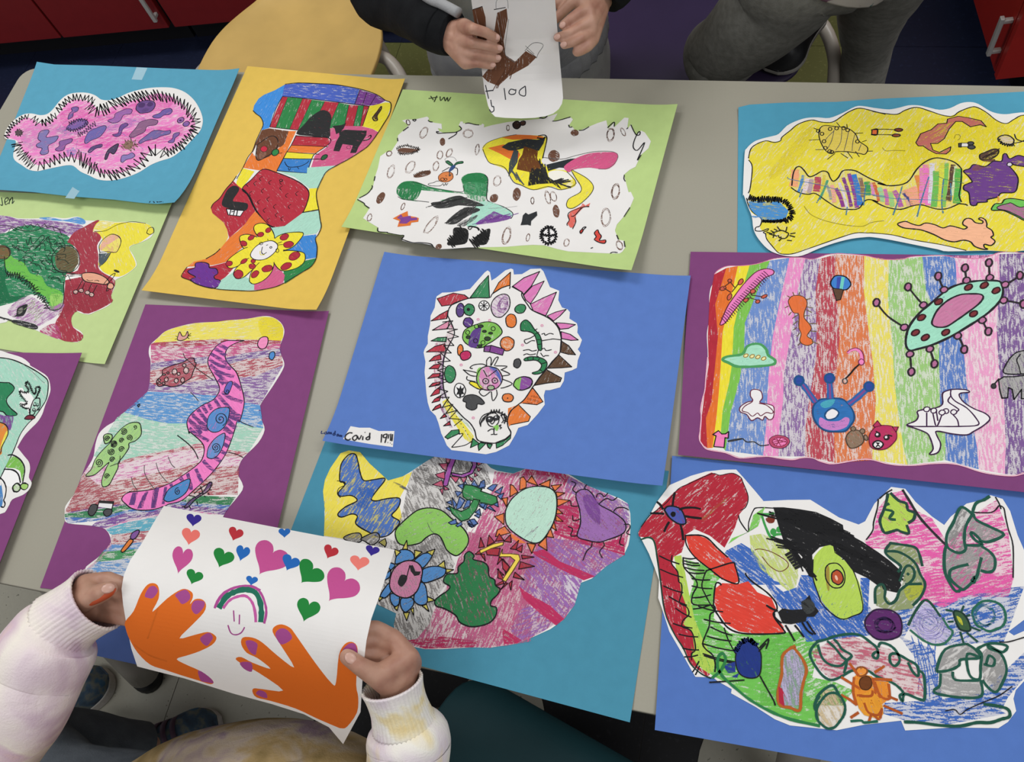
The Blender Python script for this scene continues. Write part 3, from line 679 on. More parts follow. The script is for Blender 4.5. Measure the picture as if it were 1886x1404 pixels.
    s.P(R, lo("92,1060 100,1020 130,970 200,960 420,940 560,905 650,960 560,1060 500,1100 180,1095"), 20, .86, 0)
    s.P('#6C3590', lo("160,990 230,960 240,910 320,900 380,920 390,960 460,970 480,1020 440,1050 450,1080 500,1095 510,1130 440,1180 330,1162 240,1130 190,1095 200,1075 240,1060 170,1020"), 40, .88, 1, line=1.8)
    s.P(Mi, lo("520,1090 640,1010 780,1060 870,1100 870,1200 700,1205 520,1195 470,1182"), -35, .92, 0)
    s.P(Mi, lo("1050,530 1200,510 1390,370 1565,345 1592,520 1540,590 1400,610 1380,580 1100,660"), -40, .92, 0)
    s.P(Bl, lo("1200,770 1380,620 1540,600 1530,650 1548,740 1540,850 1420,870 1350,790"), 60, .88, 0)
    s.P(G, lo("1190,990 1300,960 1430,880 1540,855 1490,940 1400,1000 1200,1130 1180,1050"), -40, .87, 0)
    s.P(Pk, lo("870,1100 960,1080 1070,900 1160,990 1200,1040 1180,1135 1100,1165 960,1195 870,1200"), -45, .87, 0)
    pet = ["870,560 880,500 960,480 1040,520 1090,640 1000,680 930,640", "720,680 720,620 800,600 900,630 970,670 880,740 760,750", "570,910 640,830 800,740 860,830 720,930 610,965",
           "650,1010 700,940 830,850 960,880 830,1000 760,1060 690,1080 655,1050", "820,1080 850,990 960,880 1080,880 1060,1000 980,1090 880,1135 830,1120",
           "1080,880 1180,780 1380,790 1420,840 1400,910 1310,970 1160,990", "1090,650 1200,590 1390,580 1370,650 1280,740 1180,770 1120,720"]
    for q in pet: s.P(Y, lo(q), 45, .93, 1, line=1.7)
    s.P(Y, lo("860,650 1000,620 1150,680 1180,800 1080,900 900,900 800,840 800,740"), 45, .95)
    for x, y, rx, ry, a in ((1022, 556, 32, 24, -30), (940, 603, 36, 24, -10), (838, 636, 36, 24, -30), (757, 700, 36, 28, 20), (600, 915, 36, 28, -10), (760, 890, 40, 20, -35), (700, 1030, 50, 46, 0), (880, 1030, 48, 30, -40), (850, 945, 36, 28, 0), (1010, 970, 58, 34, -15), (1195, 630, 48, 32, -25), (1240, 710, 55, 34, -10), (1305, 835, 62, 40, -30), (1215, 945, 62, 34, -25), (860, 890, 24, 20, 0)):
        s.E(x - 702, y + 1228, rx, ry, a, '#AE2C3C', 40, .93, 1.3, '#5a1a20')
    s.P('#ECE7E6', lo("830,820 880,740 960,690 1060,670 1120,710 1110,770 1040,840 960,875 870,870"), 0, .0, 1, line=1.7)
    s.L(lo("960,735 950,790 970,815 1005,795"), 1.6); s.L(lo("1000,720 1020,712"), 1.4); s.E(1050 - 702, 742 + 1228, 11, 9, 0, None, 0, 0, 1.5); s.L(lo("935,780 940,820 985,820"), 1.6, '#d8cc50')
    s.E(945 - 702, 700 + 1228, 18, 14, 0, None, 0, 0, 1.3); s.E(1120 - 702, 775 + 1228, 16, 20, 0, None, 0, 0, 1.3); s.L(lo("1020,665 1015,650"), 1.2); s.L(lo("1120,700 1170,680"), 1.2); s.L(lo("1125,715 1180,710"), 1.2)
    s.L(lo("1395,365 1480,350 1565,335"), 2.2); s.L("1495,600 1465,605 1445,580 1455,555 1490,510 1535,450 1530,490 1490,550 1495,600", 2.6, '#3a2b26'); s.L("1480,590 1470,560 1520,480", 3.4, '#4a342b')
    s.L([outline[i] for i in range(5, 33)], 1.5)
    s.L(lo("1548,740 1540,850 1490,940 1400,1000 1300,1060 1200,1120 1100,1165 960,1195 840,1210 700,1205 520,1195 440,1182 330,1162 240,1130 180,1095 92,1060 100,1020 150,950"), 1.5)
    s.L(lo("350,865 430,820 470,790 505,755"), 2); s.L(lo("405,320 430,270 500,210 560,120 640,30 680,-30"), 1.5); s.L("-20,1230 45,1115 100,1000 150,930 190,820 240,710 265,640 240,570 190,530 155,495", 1.4)
    s.finish()

# ------------------------------------------------------------------ white ragged drawing on green paper
def art_white():
    s = Sheet([(742, 165), (1248, 192), (1163, 498), (629, 418)], ZT + .0100, (0, .004, .008, 0), (.05, .05, .07, .05))
    s.begin('drawing_on_paper', '#B9D187', 'green paper with a ragged white drawing covered in brown ovals and odd bright shapes')
    s.V(640, 180, 5.85)
    def r(t): return [(x + 1404, y + 58.5) for x, y in pts(t)]      # view 880,190
    def b(t): return [(x, y + 702) for x, y in pts(t)]              # view 640,300
    def c(t): return [(x + 1521, y + 585) for x, y in pts(t)]       # view 900,280
    s.cutout(pts("590,250 640,238 720,240 860,208 880,225 870,255 940,275 1015,285 1020,345 975,330 990,365 1040,385 1160,380 1230,345 1200,300 1220,260 1245,262 1245,280 1310,280 1440,300 1455,283 1475,295 1470,325 1560,300 1720,268 1800,258") +
             r("660,175 720,160 860,115 810,200 1000,155 1025,180 980,250 1020,260 1050,300 1110,295 1290,220 1385,190 1405,280 1480,205 1475,260 1580,160 1625,165 1610,285 1655,230 1680,300 1710,350 1760,300 1800,320 1865,415 1840,490 1760,560 1700,690 1640,720 1575,775 1600,870 1625,965 1650,960 1682,1030 1640,1130 1570,1230 1500,1310 1480,1370") +
             c("1365,860 1400,950 1460,960 1475,1030 1440,1080 1410,1098 1250,1095 1050,1085 860,1075 740,1050 600,1010 480,1005 350,1012 200,1025 0,1030") +
             b("1300,915 1100,930 970,935 910,890 800,870 680,865 590,840 610,790 440,760 340,745 330,700 230,640 170,600 235,500 180,440 105,400 200,345 270,290 290,200 300,150") +
             pts("330,760 355,635 420,590 480,575 540,480 545,410 600,360 660,300 640,285"), 0)
    br = '#86675a'
    for x, y, rx, ry, a, t in ((825, 380, 40, 72, 30, 3), (1300, 390, 58, 50, 0, 3), (1400, 560, 24, 62, 8, 4), (470, 800, 38, 80, 20, 3), (680, 750, 44, 82, 35, 3), (955, 740, 34, 58, 15, 3), (998, 620, 34, 52, 10, 3), (1098, 598, 30, 56, 30, 3), (1615, 900, 44, 62, 15, 3), (240, 1295, 26, 44, 20, 4), (600, 1175, 18, 46, 25, 4), (900, 1380, 40, 130, 38, 4), (1715, 1490, 46, 105, 15, 5), (1730, 330, 18, 34, 0, 4), (450, 605, 34, 30, -30, 4), (655, 270, 22, 34, -20, 5)):
        s.loops(x, y, rx, ry, a, .85, br, t, .3)
    for x, y, rx, ry, a, t in ((1430, 345, 44, 78, 8, 6), (1565, 315, 22, 52, -25, 3), (1485, 955, 46, 90, 8, 5), (1380, 1235, 55, 105, 5, 4), (755, 1020, 30, 80, -12, 3), (815, 1010, 36, 60, -20, 3), (590, 1055, 20, 40, 0, 4)):
        s.loops(x + 1404, y + 58, rx, ry, a, .85, br, t, .3)
    for x, y, rx, ry, a, t in ((840, 980, 32, 46, 15, 3), (425, 925, 20, 46, 12, 4), (1410, 1010, 36, 55, -25, 5)):
        s.loops(x + 1521, y + 585, rx, ry, a, .85, br, t, .3)
    dk = '#6b4a3a'
    for x, y, rx, ry, a in ((1025, 480, 26, 40, 0), (360, 1085, 34, 66, 30), (1580, 1088, 38, 44, 40), (1825, 1045, 40, 66, 8), (985, 1610, 32, 26, -30)): s.E(x, y, rx, ry, a, dk, 60, .8, 1.2, dk)
    for x, y, rx, ry, a in ((820, 575, 58, 60, 20), (1045, 325, 40, 32, 0), (845, 1170, 32, 66, -8)): s.E(x + 1404, y + 58, rx, ry, a, '#704c3b', 30, .7, 1.3, dk)
    s.E(1825, 300, 42, 40, 0, '#33241e', 0, .9, 2.2); s.E(1890, 280, 30, 24, -20, '#4a332a', 0, .9, 1.8)
    s.E(845 + 1404, 1180 + 58, 12, 40, -8, '#ddd', 0, .2)
    s.P(dk, "540,570 600,545 720,555 770,560 740,590 640,600 580,610", 5, .8); s.zig("530,560 570,530 640,515 720,545 780,550 760,580 680,605 580,615 545,580", 12, 9, 1.2, '#2d2420')
    s.P(dk, "720,845 800,800 890,790 890,830 800,860 730,865", -10, .85); s.zig("715,850 790,815 895,800", 18, 8, 1.1, '#5a3f30')
    # pumpkin figure
    s.E(1060, 860, 80, 54, -12, '#D9824A', 0, .88, 1.5, '#6b3a1e'); s.E(1025, 885, 20, 16, 0, None, 0, 0, 1.3); s.E(1060, 885, 14, 12, 0, None, 0, 0, 1.3); s.L("1060,845 1070,850", 1.4)
    s.P('#2f6b45', "1060,690 1090,685 1140,730 1120,740 1070,710", 0, .95, line=1.2); s.P('#2f6b45', "1150,735 1180,700 1240,690 1245,710 1190,720", 0, .95, line=1.2); s.P('#35507e', "1090,800 1120,740 1165,735 1150,770 1110,800", -60, .9)
    s.L("1020,800 1100,755", 1.6); s.L("1150,760 1185,770 1185,830 1170,835", 1.6); s.L("1105,800 1100,850 1120,830", 2, '#4a4a4a'); s.L("1070,690 1050,670 1090,645 1150,650 1180,690", .9, '#999')
    s.L("990,905 960,905 930,920 880,930 875,945 920,955 1000,955 1030,930 1040,955 1060,925 1065,950 1085,925", 1.1)
    # green hammer and boat
    s.P('#358A55', "530,1020 545,960 610,910 720,905 800,930 900,970 1060,1000 1240,1030 1260,1040 1240,930 1230,870 1300,825 1420,815 1480,830 1515,900 1510,1000 1490,1100 1470,1150 1300,1110 1200,1070 1050,1100 900,1135 800,1130 700,1110 600,1105 550,1070", 15, .74)
    s.P('#2A7D49', "530,1020 545,960 620,910 780,925 800,990 740,1100 620,1105 550,1060", -70, .72); s.P('#2A7D49', "1235,880 1300,828 1430,815 1500,860 1510,930 1380,910 1250,920", -15, .8)
    s.P('#55A070', "1250,930 1500,940 1480,1120 1300,1080", 85, .55)
    s.L("700,910 800,935 900,970 1060,1000 1240,1020 1250,960", 1.1); s.L("1480,835 1515,890 1500,1080 1540,1130 1680,1180 1775,1240 1780,1280 1760,1310", 1.5); s.L("545,1070 600,1100 700,1110 880,1130", 1.2)
    s.P('#A9DBC6', "1400,1150 1500,1120 1680,1185 1775,1250 1760,1290 1650,1270 1500,1300 1380,1390 1280,1380 1350,1250", -30, .78)
    s.P('#3a3a3a', "900,1140 1010,1120 1100,1080 1210,1060 1290,1090 1480,1165 1330,1175 1200,1165 1090,1190 960,1195", -20, .8); s.P('#3a3a3a', "1060,1355 1130,1280 1260,1190 1380,1190 1430,1220 1300,1280 1180,1360 1100,1370", -38, .78); s.P('#555', "1180,1370 1390,1270 1380,1310 1260,1390", -38, .55)
    s.hatch(1100, 1330, 1350, 1200, 10, 120, -38, 2.2, '#303030'); s.hatch(930, 1160, 1250, 1090, 8, 150, -14, 2.4, '#2c2c2c')
    s.P('#7B4A96', "1380,1370 1450,1310 1550,1250 1580,1230 1680,1270 1760,1280 1750,1310 1640,1340 1500,1360", -12, .72); s.hatch(1440, 1350, 1700, 1270, 8, 190, -14, 1.6, '#754293'); s.L("1700,1300 1780,1270 1845,1250", 1.4, '#754293')
    s.P('#DC7434', b("490,605 560,565 650,525 655,575 740,590 770,600 765,640 690,650 680,680 540,695 560,630"), 0, .98, 0); s.P('#7D4593', b("535,600 580,560 600,590 680,575 690,600 750,595 755,620 680,630 640,660 560,660 575,620"), -20, .85, 0)
    for p0 in ("1140,720 1200,700 1300,730 1290,860 1200,890 1090,895 1080,860 1140,830", "1360,820 1440,760 1500,720 1540,720 1535,780 1500,880 1400,890 1350,870 1380,840"): s.P('#232323', b(p0), 80, .88, 1)
    for x0, y0 in ((1190, 800), (1440, 815)): s.zig(b(f"{x0-90},{y0+70} {x0+70},{y0-60}"), 58, 12, 2.4, '#1e1e1e', j=.25, sm=1)
    s.L(b("1300,700 1330,690 1400,705 1420,735"), 3.6); s.L(b("1300,705 1320,725 1345,700"), 2)
    # bird of yellow, orange, black, brown
    s.P('#EDDF3E', r("50,490 110,430 260,375 400,350 640,355 745,380 740,440 700,590 690,640 760,700 860,725 960,740 1060,870 990,925 880,935 800,905 640,940 560,930 460,880 390,850 300,720 130,650 80,570"), -40, .9, 1)
    s.P('#f1ede0', r("760,760 840,730 940,745 1000,790 1030,870 970,920 880,860 800,850"), 0, .0, 1); s.P('#E8DA4A', r("900,880 1000,830 1055,870 980,925 880,930"), -30, .6)
    s.P('#DF7330', r("260,380 400,345 560,350 700,365 720,390 560,395 380,400"), 3, .97, 0); s.P('#DF7330', r("110,490 280,450 420,500 460,560 420,640 330,600 240,550"), 20, .95, 0)
    s.P('#2f3234', r("255,480 330,430 520,390 640,400 730,380 710,440 660,520 600,510 500,490 400,520 330,515"), -12, .9, 0)
    s.P('#6B3F1E', r("500,470 560,490 650,520 640,600 690,700 610,760 420,720 440,620 480,560"), 75, .87, 0); s.P('#3e474b', r("390,510 440,520 430,640 370,740 330,800 340,650"), 100, .85, 0)
    s.P('#252525', r("560,770 640,710 740,720 760,800 850,860 910,940 800,870 640,880 540,900"), 60, .72, 0); s.hatch(560 + 1404, 860, 740 + 1404, 830, 14, 150, 82, 2.2, '#232323', .8); s.hatch(680 + 1404, 700 + 58, 740 + 1404, 740 + 58, 5, 170, 70, 2.4, '#2b2b2b', .8)
    s.P('#2a3033', r("740,670 860,640 1000,605 1110,600 1000,660 1000,710 880,700 760,740"), -15, .93, 0); s.hatch(860 + 1404, 830 + 58, 960 + 1404, 860 + 58, 6, 130, -12, 2.6, '#2b2b2b', .85); s.hatch(850 + 1404, 860 + 58, 950 + 1404, 900 + 58, 6, 120, 20, 2.4, '#2b2b2b', .85)
    s.P('#D45A86', r("930,690 1060,600 1200,550 1350,535 1480,540 1510,570 1480,660 1380,720 1200,700 1040,720 980,750"), -25, .84, 1); s.L(r("700,590 900,610 1060,570 1250,530 1440,528 1510,570 1480,650 1400,710 1300,715"), 1.0, '#555')
    s.P('#EBDE4A', r("1010,730 1060,750 1180,820 1245,900 1220,980 1120,1080 1020,1140 960,1120 980,1040 1100,970 1115,910 1060,820"), -50, .9, 1, line=1.4, lc='#40402a')
    s.L(r("650,360 720,350 745,380 735,450 700,600"), 2); s.L(r("640,380 700,390 730,370"), 3); s.L(r("55,490 110,430 260,375 420,345"), 1.1, '#444'); s.L(r("55,500 90,590 140,655 290,700 380,850 470,890 600,940 760,905 900,940 1060,870 960,745"), 1.3, '#333')
    s.hatch(380 + 1404, 760 + 58, 460 + 1404, 830 + 58, 4, 170, 55, 2.6, '#4c5558', .8)
    # small things
    s.P('#2d3032', c("370,690 400,660 430,680 520,645 525,690 460,750 455,800 420,790 345,795 360,750"), -40, .93, 0)
    s.E(648 + 1521, 905 + 585, 70, 78, 0, '#efecea'); s.zig([(648 + 1521 + 80 * math.cos(t * .35), 905 + 585 + 90 * math.sin(t * .35)) for t in range(19)], 15, 12, 2.6)
    s.zig(c("560,890 650,910 735,900"), 10, 12, 3.0); s.zig(c("640,800 655,910 650,995"), 10, 12, 3.0)
    s.P('#DE6A5E', c("860,690 890,640 1000,590 1010,560 1050,580 1095,555 1080,595 1020,605 940,690 940,750 915,820 880,820 850,780 875,740"), 60, .8, 0); s.L(c("1085,595 1010,605 930,690 890,700"), 2); s.L(c("1000,605 880,650 855,690 870,740 845,780 850,800"), 1.6); s.L(c("930,710 940,760 905,835"), 1.6)
    s.P('#C9382F', c("985,860 1010,840 1020,850 995,885"), 0, 1, line=2); s.L(c("1000,850 1020,820 1050,815 1020,845"), 2)
    s.P('#D4493F', c("1140,880 1175,845 1190,880 1215,915 1195,960 1260,955 1250,990 1190,980 1140,950 1160,920"), 0, .95, 1, line=1.9)
    for a in (r("665,165 700,150 750,145 715,170 665,165"), r("805,200 860,195 1000,155"), r("980,240 990,265 1020,262"), r("1090,300 1140,295 1200,260"), r("1400,275 1410,260 1470,210 1470,260"), r("1605,285 1620,270"), r("1650,240 1700,340 1740,350 1750,320 1730,320 1690,400 1675,480 1720,515 1800,430 1720,620 1760,565"), r("1580,780 1575,820 1590,850"), r("1640,1130 1575,1230"), c("1380,900 1400,950"), c("1460,965 1470,1030"), c("1310,1098 1340,1085 1390,1090"), b("110,400 180,440 190,460 240,495"), b("130,385 220,335 270,270 265,250"), b("290,200 300,150"), b("330,705 335,745 430,755 440,762 560,785 610,790 585,830"), b("590,830 700,865 790,865 900,880 930,920"), pts("700,245 740,240 725,260 705,245"), pts("870,250 890,265 920,268"), pts("990,375 960,372 975,390 1020,388 1160,380 1180,375 1165,405 1090,450"), pts("1180,375 1230,345 1205,310"), pts("660,320 600,365"), pts("540,440 545,475"), pts("1270,285 1310,280 1370,295 1420,300"), c("1100,1045 1125,1035")):
        s.L(a, 1.9)
    s.L("1520,1200 1700,1190 1830,1175", .6, '#aaa')
    s.finish()
    s.V(460, 0, 3.9)
    for a in ("1285,710 1350,700", "1300,692 1320,722", "1345,690 1325,735", "1368,695 1372,725 1395,700", "1398,700 1405,728 1420,702 1425,730 1445,700"): s.L(a, 1.8, '#2a3322', part='pen_name')
    s.write(s.root, 'pen_name', 'name_writing', s.top + 4e-6)
art_boot(); art_white()
# ------------------------------------------------------------------ pink worm landscape on purple paper
def art_worm():
    s = Sheet([(268, 561), (606, 573), (474, 1130), (74, 1083)], ZT + .0008, (0, .004, 0, 0), (.05, .05, .05, .05))
    s.begin('drawing_on_paper', '#834679', 'purple paper with a long pink and purple striped worm over rainbow bands')
    s.V(120, 560, 5.85)
    def r(t): return [(x + 1053, y) for x, y in pts(t)]              # view 300,560
    def d(t): return [(x - 351, y + 1170) for x, y in pts(t)]        # view 60,760
    def e(t): return [(x + 702, y + 1170) for x, y in pts(t)]        # view 240,760
    def g(t): return [(x - 351, y + 1872) for x, y in pts(t)]        # view 60,880
    out = pts("905,500 925,440 1000,370 1080,300 1200,255 1400,210 1650,195") + r("700,180 900,165 1080,135 1180,145 1270,200 1310,280 1300,360 1260,470 1280,560 1310,640 1290,720 1180,900 1040,1115 1060,1230 1090,1350") + \
        e("1420,100 1450,190 1380,330 1220,490 1170,590 1155,660 1220,800 1160,910 1060,1030 1010,1110 960,1250 900,1400") + g("1200,1330 760,1180 560,1010 700,870 790,790 850,690 790,560 640,520 390,495 350,440") + \
        d("350,1090 360,1010 440,900 500,820 530,700 600,590 660,480 680,350 720,230 800,150 900,90") + pts("640,1170 770,1090 890,950 915,850 920,750 925,620 908,560")
    s.cutout(out, 1)
    def band(col, top, bot, ang, cov): s.P(col, top + bot[::-1], ang, cov, 0)
    y0 = pts("1000,370 1080,300 1200,255 1400,210 1650,195") + r("700,180 900,165 1080,138 1180,148 1268,205 1305,280 1280,400")
    y1 = pts("955,420 1200,405 1500,390 1700,380") + r("800,385 1100,390 1280,400")
    band('#E9DB63', y0, y1, -8, .74); s.P('#E6D53C', r("1030,190 1100,150 1200,155 1280,220 1300,290 1280,395 1140,385 1060,330"), -10, .72)
    b1 = pts("925,440 1200,480 1500,450 1720,420") + r("880,430 1100,440 1270,430"); band('#B04A5C', y1, b1, 4, .58)
    b2 = pts("908,520 930,640 1100,620 1300,590 1560,570") + r("700,580 900,530 1270,480"); band('#C9618D', b1, b2[1:], 3, .55)
    b3 = pts("920,720 1060,690 1400,650 1560,640") + r("720,650 900,600 1280,560"); band('#7E5C9A', b2[1:], b3, -8, .55)
    b4 = pts("915,850 1000,890 1300,860 1600,800") + r("800,800 1000,780 1300,660"); band('#B65866', b3, b4, -10, .52)
    b5 = pts("890,945 1200,960 1500,985 1650,990") + r("700,1040 900,1070 1050,1090"); band('#8E69A2', b4, b5, 2, .55)
    b6 = pts("640,1170 900,1250 1100,1290 1330,1290") + r("400,1300 800,1280 980,1330 1085,1340"); band('#5E97CF', [(890, 950)] + b5[1:], b6, 5, .64)
    b7 = d("660,470 900,560 1000,510 1200,460 1500,400 1800,330") + e("1000,400 1280,430"); band('#A5D3BD', pts("560,1230 640,1170") + b6, b7, 4, .6)
    b8 = d("600,590 940,560 1300,480 1600,420 1850,400") + e("1000,480 1210,490"); band('#B9606F', b7[1:], b8[1:], -12, .5)
    b9 = d("560,650 700,780 1000,720 1400,640 1700,560 1800,540") + e("950,590 1180,575"); band('#DD86B8', b8, b9, -12, .42)
    b10 = d("500,820 360,1020 350,1090 700,1030 1000,1000 1300,960") + e("700,900 1000,890 1160,890"); band('#B55F68', b9, b10[2:], -10, .52)
    s.P('#B55F68', d("530,700 600,690 720,790 900,880 960,990 700,1040 400,1080 350,1070 440,900 500,820"), -35, .45, 0)
    s.P('#6E4F94', d("380,1080 700,1020 1000,985 1040,1010 700,1060 400,1110"), -8, .5, 0)
    b11 = d("350,1130 700,1140 1000,1060 1100,1040") + e("560,960 800,990 1080,1000"); band('#3E8257', d("350,1095 700,1050 1000,1000 1060,1000") + e("560,930 800,900 1140,915"), b11, -4, .66)
    b12 = d("380,1200 700,1170 1000,1090 1300,1070") + e("450,990 700,1010 1050,1050"); band('#4F74B8', b11, b12, -12, .58)
    b13 = d("640,1225 780,1250 1000,1170 1400,1090") + e("700,1060 1010,1105"); band('#80559A', b12[1:], b13, -14, .58)
    b14 = g("790,555 1000,490 1340,420 1500,380"); band('#D783B4', b13, b14, -16, .45)
    b15 = g("850,620 1100,590 1260,570 1500,540"); band('#64AFC4', b14, b15, -8, .62)
    b16 = g("850,720 1000,720 1180,700 1500,640"); band('#B9636E', b15, b16, -6, .5)
    b17 = g("760,800 900,790 1130,770 1500,740"); band('#5E92CE', b16, b17, -8, .6)
    b18 = g("680,910 900,890 1100,860 1500,830"); band('#4C9A62', b17, b18, -4, .62)
    band('#6fa0d6', b18, g("560,1010 620,1150 1000,1180 1500,1150"), 5, .5)
    s.P('#e9b5c2', g("560,1010 700,880 790,790 850,690 860,760 700,920 600,1020"), -40, .4, 0)
    # the worm
    worm = r("880,398 800,400 690,400 600,440 530,520 490,600 500,680 560,790 610,890 605,960 540,1040 420,1100 300,1200 262,1290 290,1400") + e("640,210 760,310 800,390 780,500 720,570 600,660 440,760 250,830 0,860") + d("1060,855 1000,885 965,940 1010,990 1060,1030 1150,1055 1300,1050 1430,1010") + e("420,990 560,950 700,830 850,690 960,560 1040,430 1110,250 1160,80") + r("830,1270 880,1070 850,900 800,750 740,680 690,620 675,560 700,480 800,420")
    s.P('#EE7FC0', worm, 60, .93, 1); s.L(worm, 1.9, BLK, 1, True)
    stripes = [("560,480 620,520 680,560", 'r'), ("600,440 660,470 700,490", 'r'), ("520,540 620,600 700,650", 'r'), ("505,600 600,660 740,700", 'r'), ("510,660 620,740 770,790", 'r'), ("560,730 640,800 700,860", 'r'), ("600,820 640,850 660,870", 'r'), ("760,850 820,900 850,930", 'r'), ("640,950 740,1020 860,1060", 'r'), ("600,990 680,1080 760,1170 840,1220", 'r'), ("560,1030 600,1090 620,1130", 'r'), ("490,1070 530,1140", 'r'), ("430,1100 480,1180", 'r'), ("380,1140 440,1220 490,1280", 'r'), ("320,1190 400,1280 500,1370", 'r'), ("280,1240 350,1330 420,1400", 'r'), ("720,1190 780,1230 830,1260", 'r'), ("700,1250 760,1310 800,1340", 'r'), ("670,1330 740,1400", 'r'),
               ("640,90 740,160 830,190", 'e'), ("640,170 720,240 850,310", 'e'), ("680,40 780,120 830,150", 'e'), ("1060,40 1150,80", 'e'), ("1050,110 1130,170", 'e'), ("1010,180 1110,230", 'e'), ("1010,260 1090,300", 'e'), ("1010,340 1060,370", 'e'), ("980,420 1040,450", 'e'), ("900,480 980,530", 'e'), ("790,520 840,580 920,640", 'e'), ("710,610 740,680 780,760", 'e'), ("620,660 650,760 660,840", 'e'), ("540,700 570,740", 'e'), ("440,770 450,800", 'e'),
               ("1110,870 1060,1000", 'd'), ("1240,850 1150,1030", 'd'), ("1350,810 1300,1030", 'd'), ("1440,800 1410,990", 'd')]
    for t, v in stripes:
        q = r(t) if v == 'r' else e(t) if v == 'e' else d(t)
        s.L(q, 6.5, '#66417F', 1, cov=.62, flat=0)
    for q in ("1080,870 1140,860 1100,1000 1040,1000", "1190,900 1250,850 1190,1030 1130,1040", "1300,840 1370,810 1330,1030 1280,1035"): s.P('#66417F', d(q), 80, .66, 0)
    s.P('#5A8CC8', r("480,1300 500,1210 570,1140 660,1118 715,1125 720,1180 690,1290 620,1370 540,1385 490,1350"), -60, .8, 1, line=1.6); s.spiral(625 + 1053, 1245, 75, 2.2, 1.7, asp=.95); 
    s.P('#6B94CC', e("830,460 850,370 920,280 1000,230 1025,235 1020,290 1000,370 950,460 890,500 840,490"), -60, .75, 1, line=1.6); s.spiral(925 + 702, 380 + 1170, 52, 2.3, 1.6)
    s.P('#4E8AC4', e("370,920 420,830 520,770 640,718 640,790 600,870 520,930 420,965 375,950"), -40, .85, 1, line=1.8); s.spiral(515 + 702, 855 + 1170, 42, 1.8, 1.6, asp=.8)
    s.P('#5C62B0', r("665,950 680,890 720,840 755,850 730,930 700,980"), -60, .85, 1, line=1.4); s.spiral(695 + 1053, 945, 26, 1.4, 1.4)
    # germs
    s.P('#B35A66', "990,830 1050,770 1060,710 1180,660 1280,630 1340,590 1390,590 1400,630 1415,650 1380,740 1360,800 1300,840 1240,880 1150,895 1080,880 1010,890", -20, .62, 1, line=1.9)
    for x, y, a_, b_ in ((1287, 665, 20, 18), (1308, 722, 28, 34), (1183, 735, 26, 32), (1228, 757, 16, 16), (1095, 817, 20, 26), (1202, 830, 22, 24), (1270, 825, 20, 28), (1112, 747, 12, 10), (1068, 765, 18, 8), (1065, 860, 16, 14), (1020, 825, 14, 10), (1020, 858, 18, 10)): s.E(x, y, a_, b_, 10, '#E6CFCB', 0, .5, 1.7)
    s.L("1275,535 1300,590 1360,640 1450,720 1600,825", 1.2); s.L("1355,955 1400,1000 1440,1050", 1.2); s.L("785,1090 810,1085 795,1115 785,1090", 2)
    s.P('#DDA09A', "1215,390 1220,350 1240,305 1265,350 1300,345 1320,300 1330,340 1310,375 1260,398", 0, .75, 1, line=1.6); s.L("1330,345 1360,320", 1.2); s.L("1330,350 1360,345", 1.2); s.L("1320,360 1340,380", 1.2); s.L("1215,360 1195,350", 1.0); s.L("1215,380 1185,385", 1.0)
    s.P('#EE8FBB', r("1025,450 1040,390 1080,360 1130,365 1135,420 1110,475 1060,490"), 0, .95, 1, line=1.8); s.P('#4F8AC8', r("1148,570 1160,530 1200,520 1210,560 1185,605 1155,595"), 0, .95, 1, line=1.8)
    grn = d("580,680 640,610 680,510 750,420 840,330 880,270 960,180 1050,120 1150,115 1175,180 1170,250 1110,310 1045,335 1040,390 980,480 930,540 925,600 880,690 830,780 770,805 750,770 760,700 800,600 830,540 760,600 680,670 610,690")
    s.P('#A5CE83', grn, -50, .78, 1, line=1.8); s.P('#A5CE83', d("770,260 800,235 855,240 862,280 830,325 790,340 775,310"), 0, .7, 1, line=1.8)
    for x, y, r_, t_ in ((990, 205, 36, 2.4), (1108, 160, 24, 1.3), (1048, 275, 34, 2.2), (962, 305, 28, 2), (880, 340, 38, 3.4), (855, 425, 38, 2.6), (962, 400, 32, 2), (720, 545, 44, 2.3), (862, 510, 30, 2), (805, 690, 30, 2), (808, 285, 30, 2)): s.spiral(x - 351, y + 1170, r_, t_, 1.8)
    s.L(d("840,585 900,560 940,545 950,470"), 1.5); s.L(d("1565,250 1680,340 1750,420 1790,505"), 1.9); s.L(d("1210,570 1210,640 1240,720 1310,820"), 1.1, '#444'); s.L(d("1335,545 1370,650 1450,750"), 1.1, '#444'); s.L(d("1070,700 1090,780 1135,840"), 1.1, '#444'); s.L(d("1465,480 1500,560 1540,600"), 1.1, '#444')
    s.L(e("1180,95 1250,130 1330,160"), 1.3); s.L(e("1055,430 1150,455 1220,490"), 1.4)
    s.P('#4a4a4c', d("605,1070 640,1000 700,1000 700,1050 660,1110 620,1110"), 0, .95, 1, line=2); s.P('#4a4a4c', d("768,1080 800,1045 858,1050 850,1100 800,1122"), 0, .95, 1, line=2); s.P('#E7E4E4', d("720,980 870,970 858,1040 715,1020"), 0, .1, 0); s.P('#33302f', d("725,955 880,965 870,985 720,975"), 0, .95, 0, line=1.6); s.L(d("880,965 855,1060"), 2); s.L(d("725,960 700,1040"), 2)
    s.P('#80559A', g("1060,650 1080,600 1140,568 1155,590 1120,650 1080,670"), -60, .85, 1, line=2); s.P('#E07F3C', g("960,790 1000,730 1050,670 1090,680 1050,740 985,805"), -50, .95, 1, line=2.2)
    s.P('#6a4a78', e("590,1020 650,950 760,880 810,830 850,760 885,760 870,810 830,860 720,930 640,1010 600,1030"), -40, .6, 1, line=1.8)
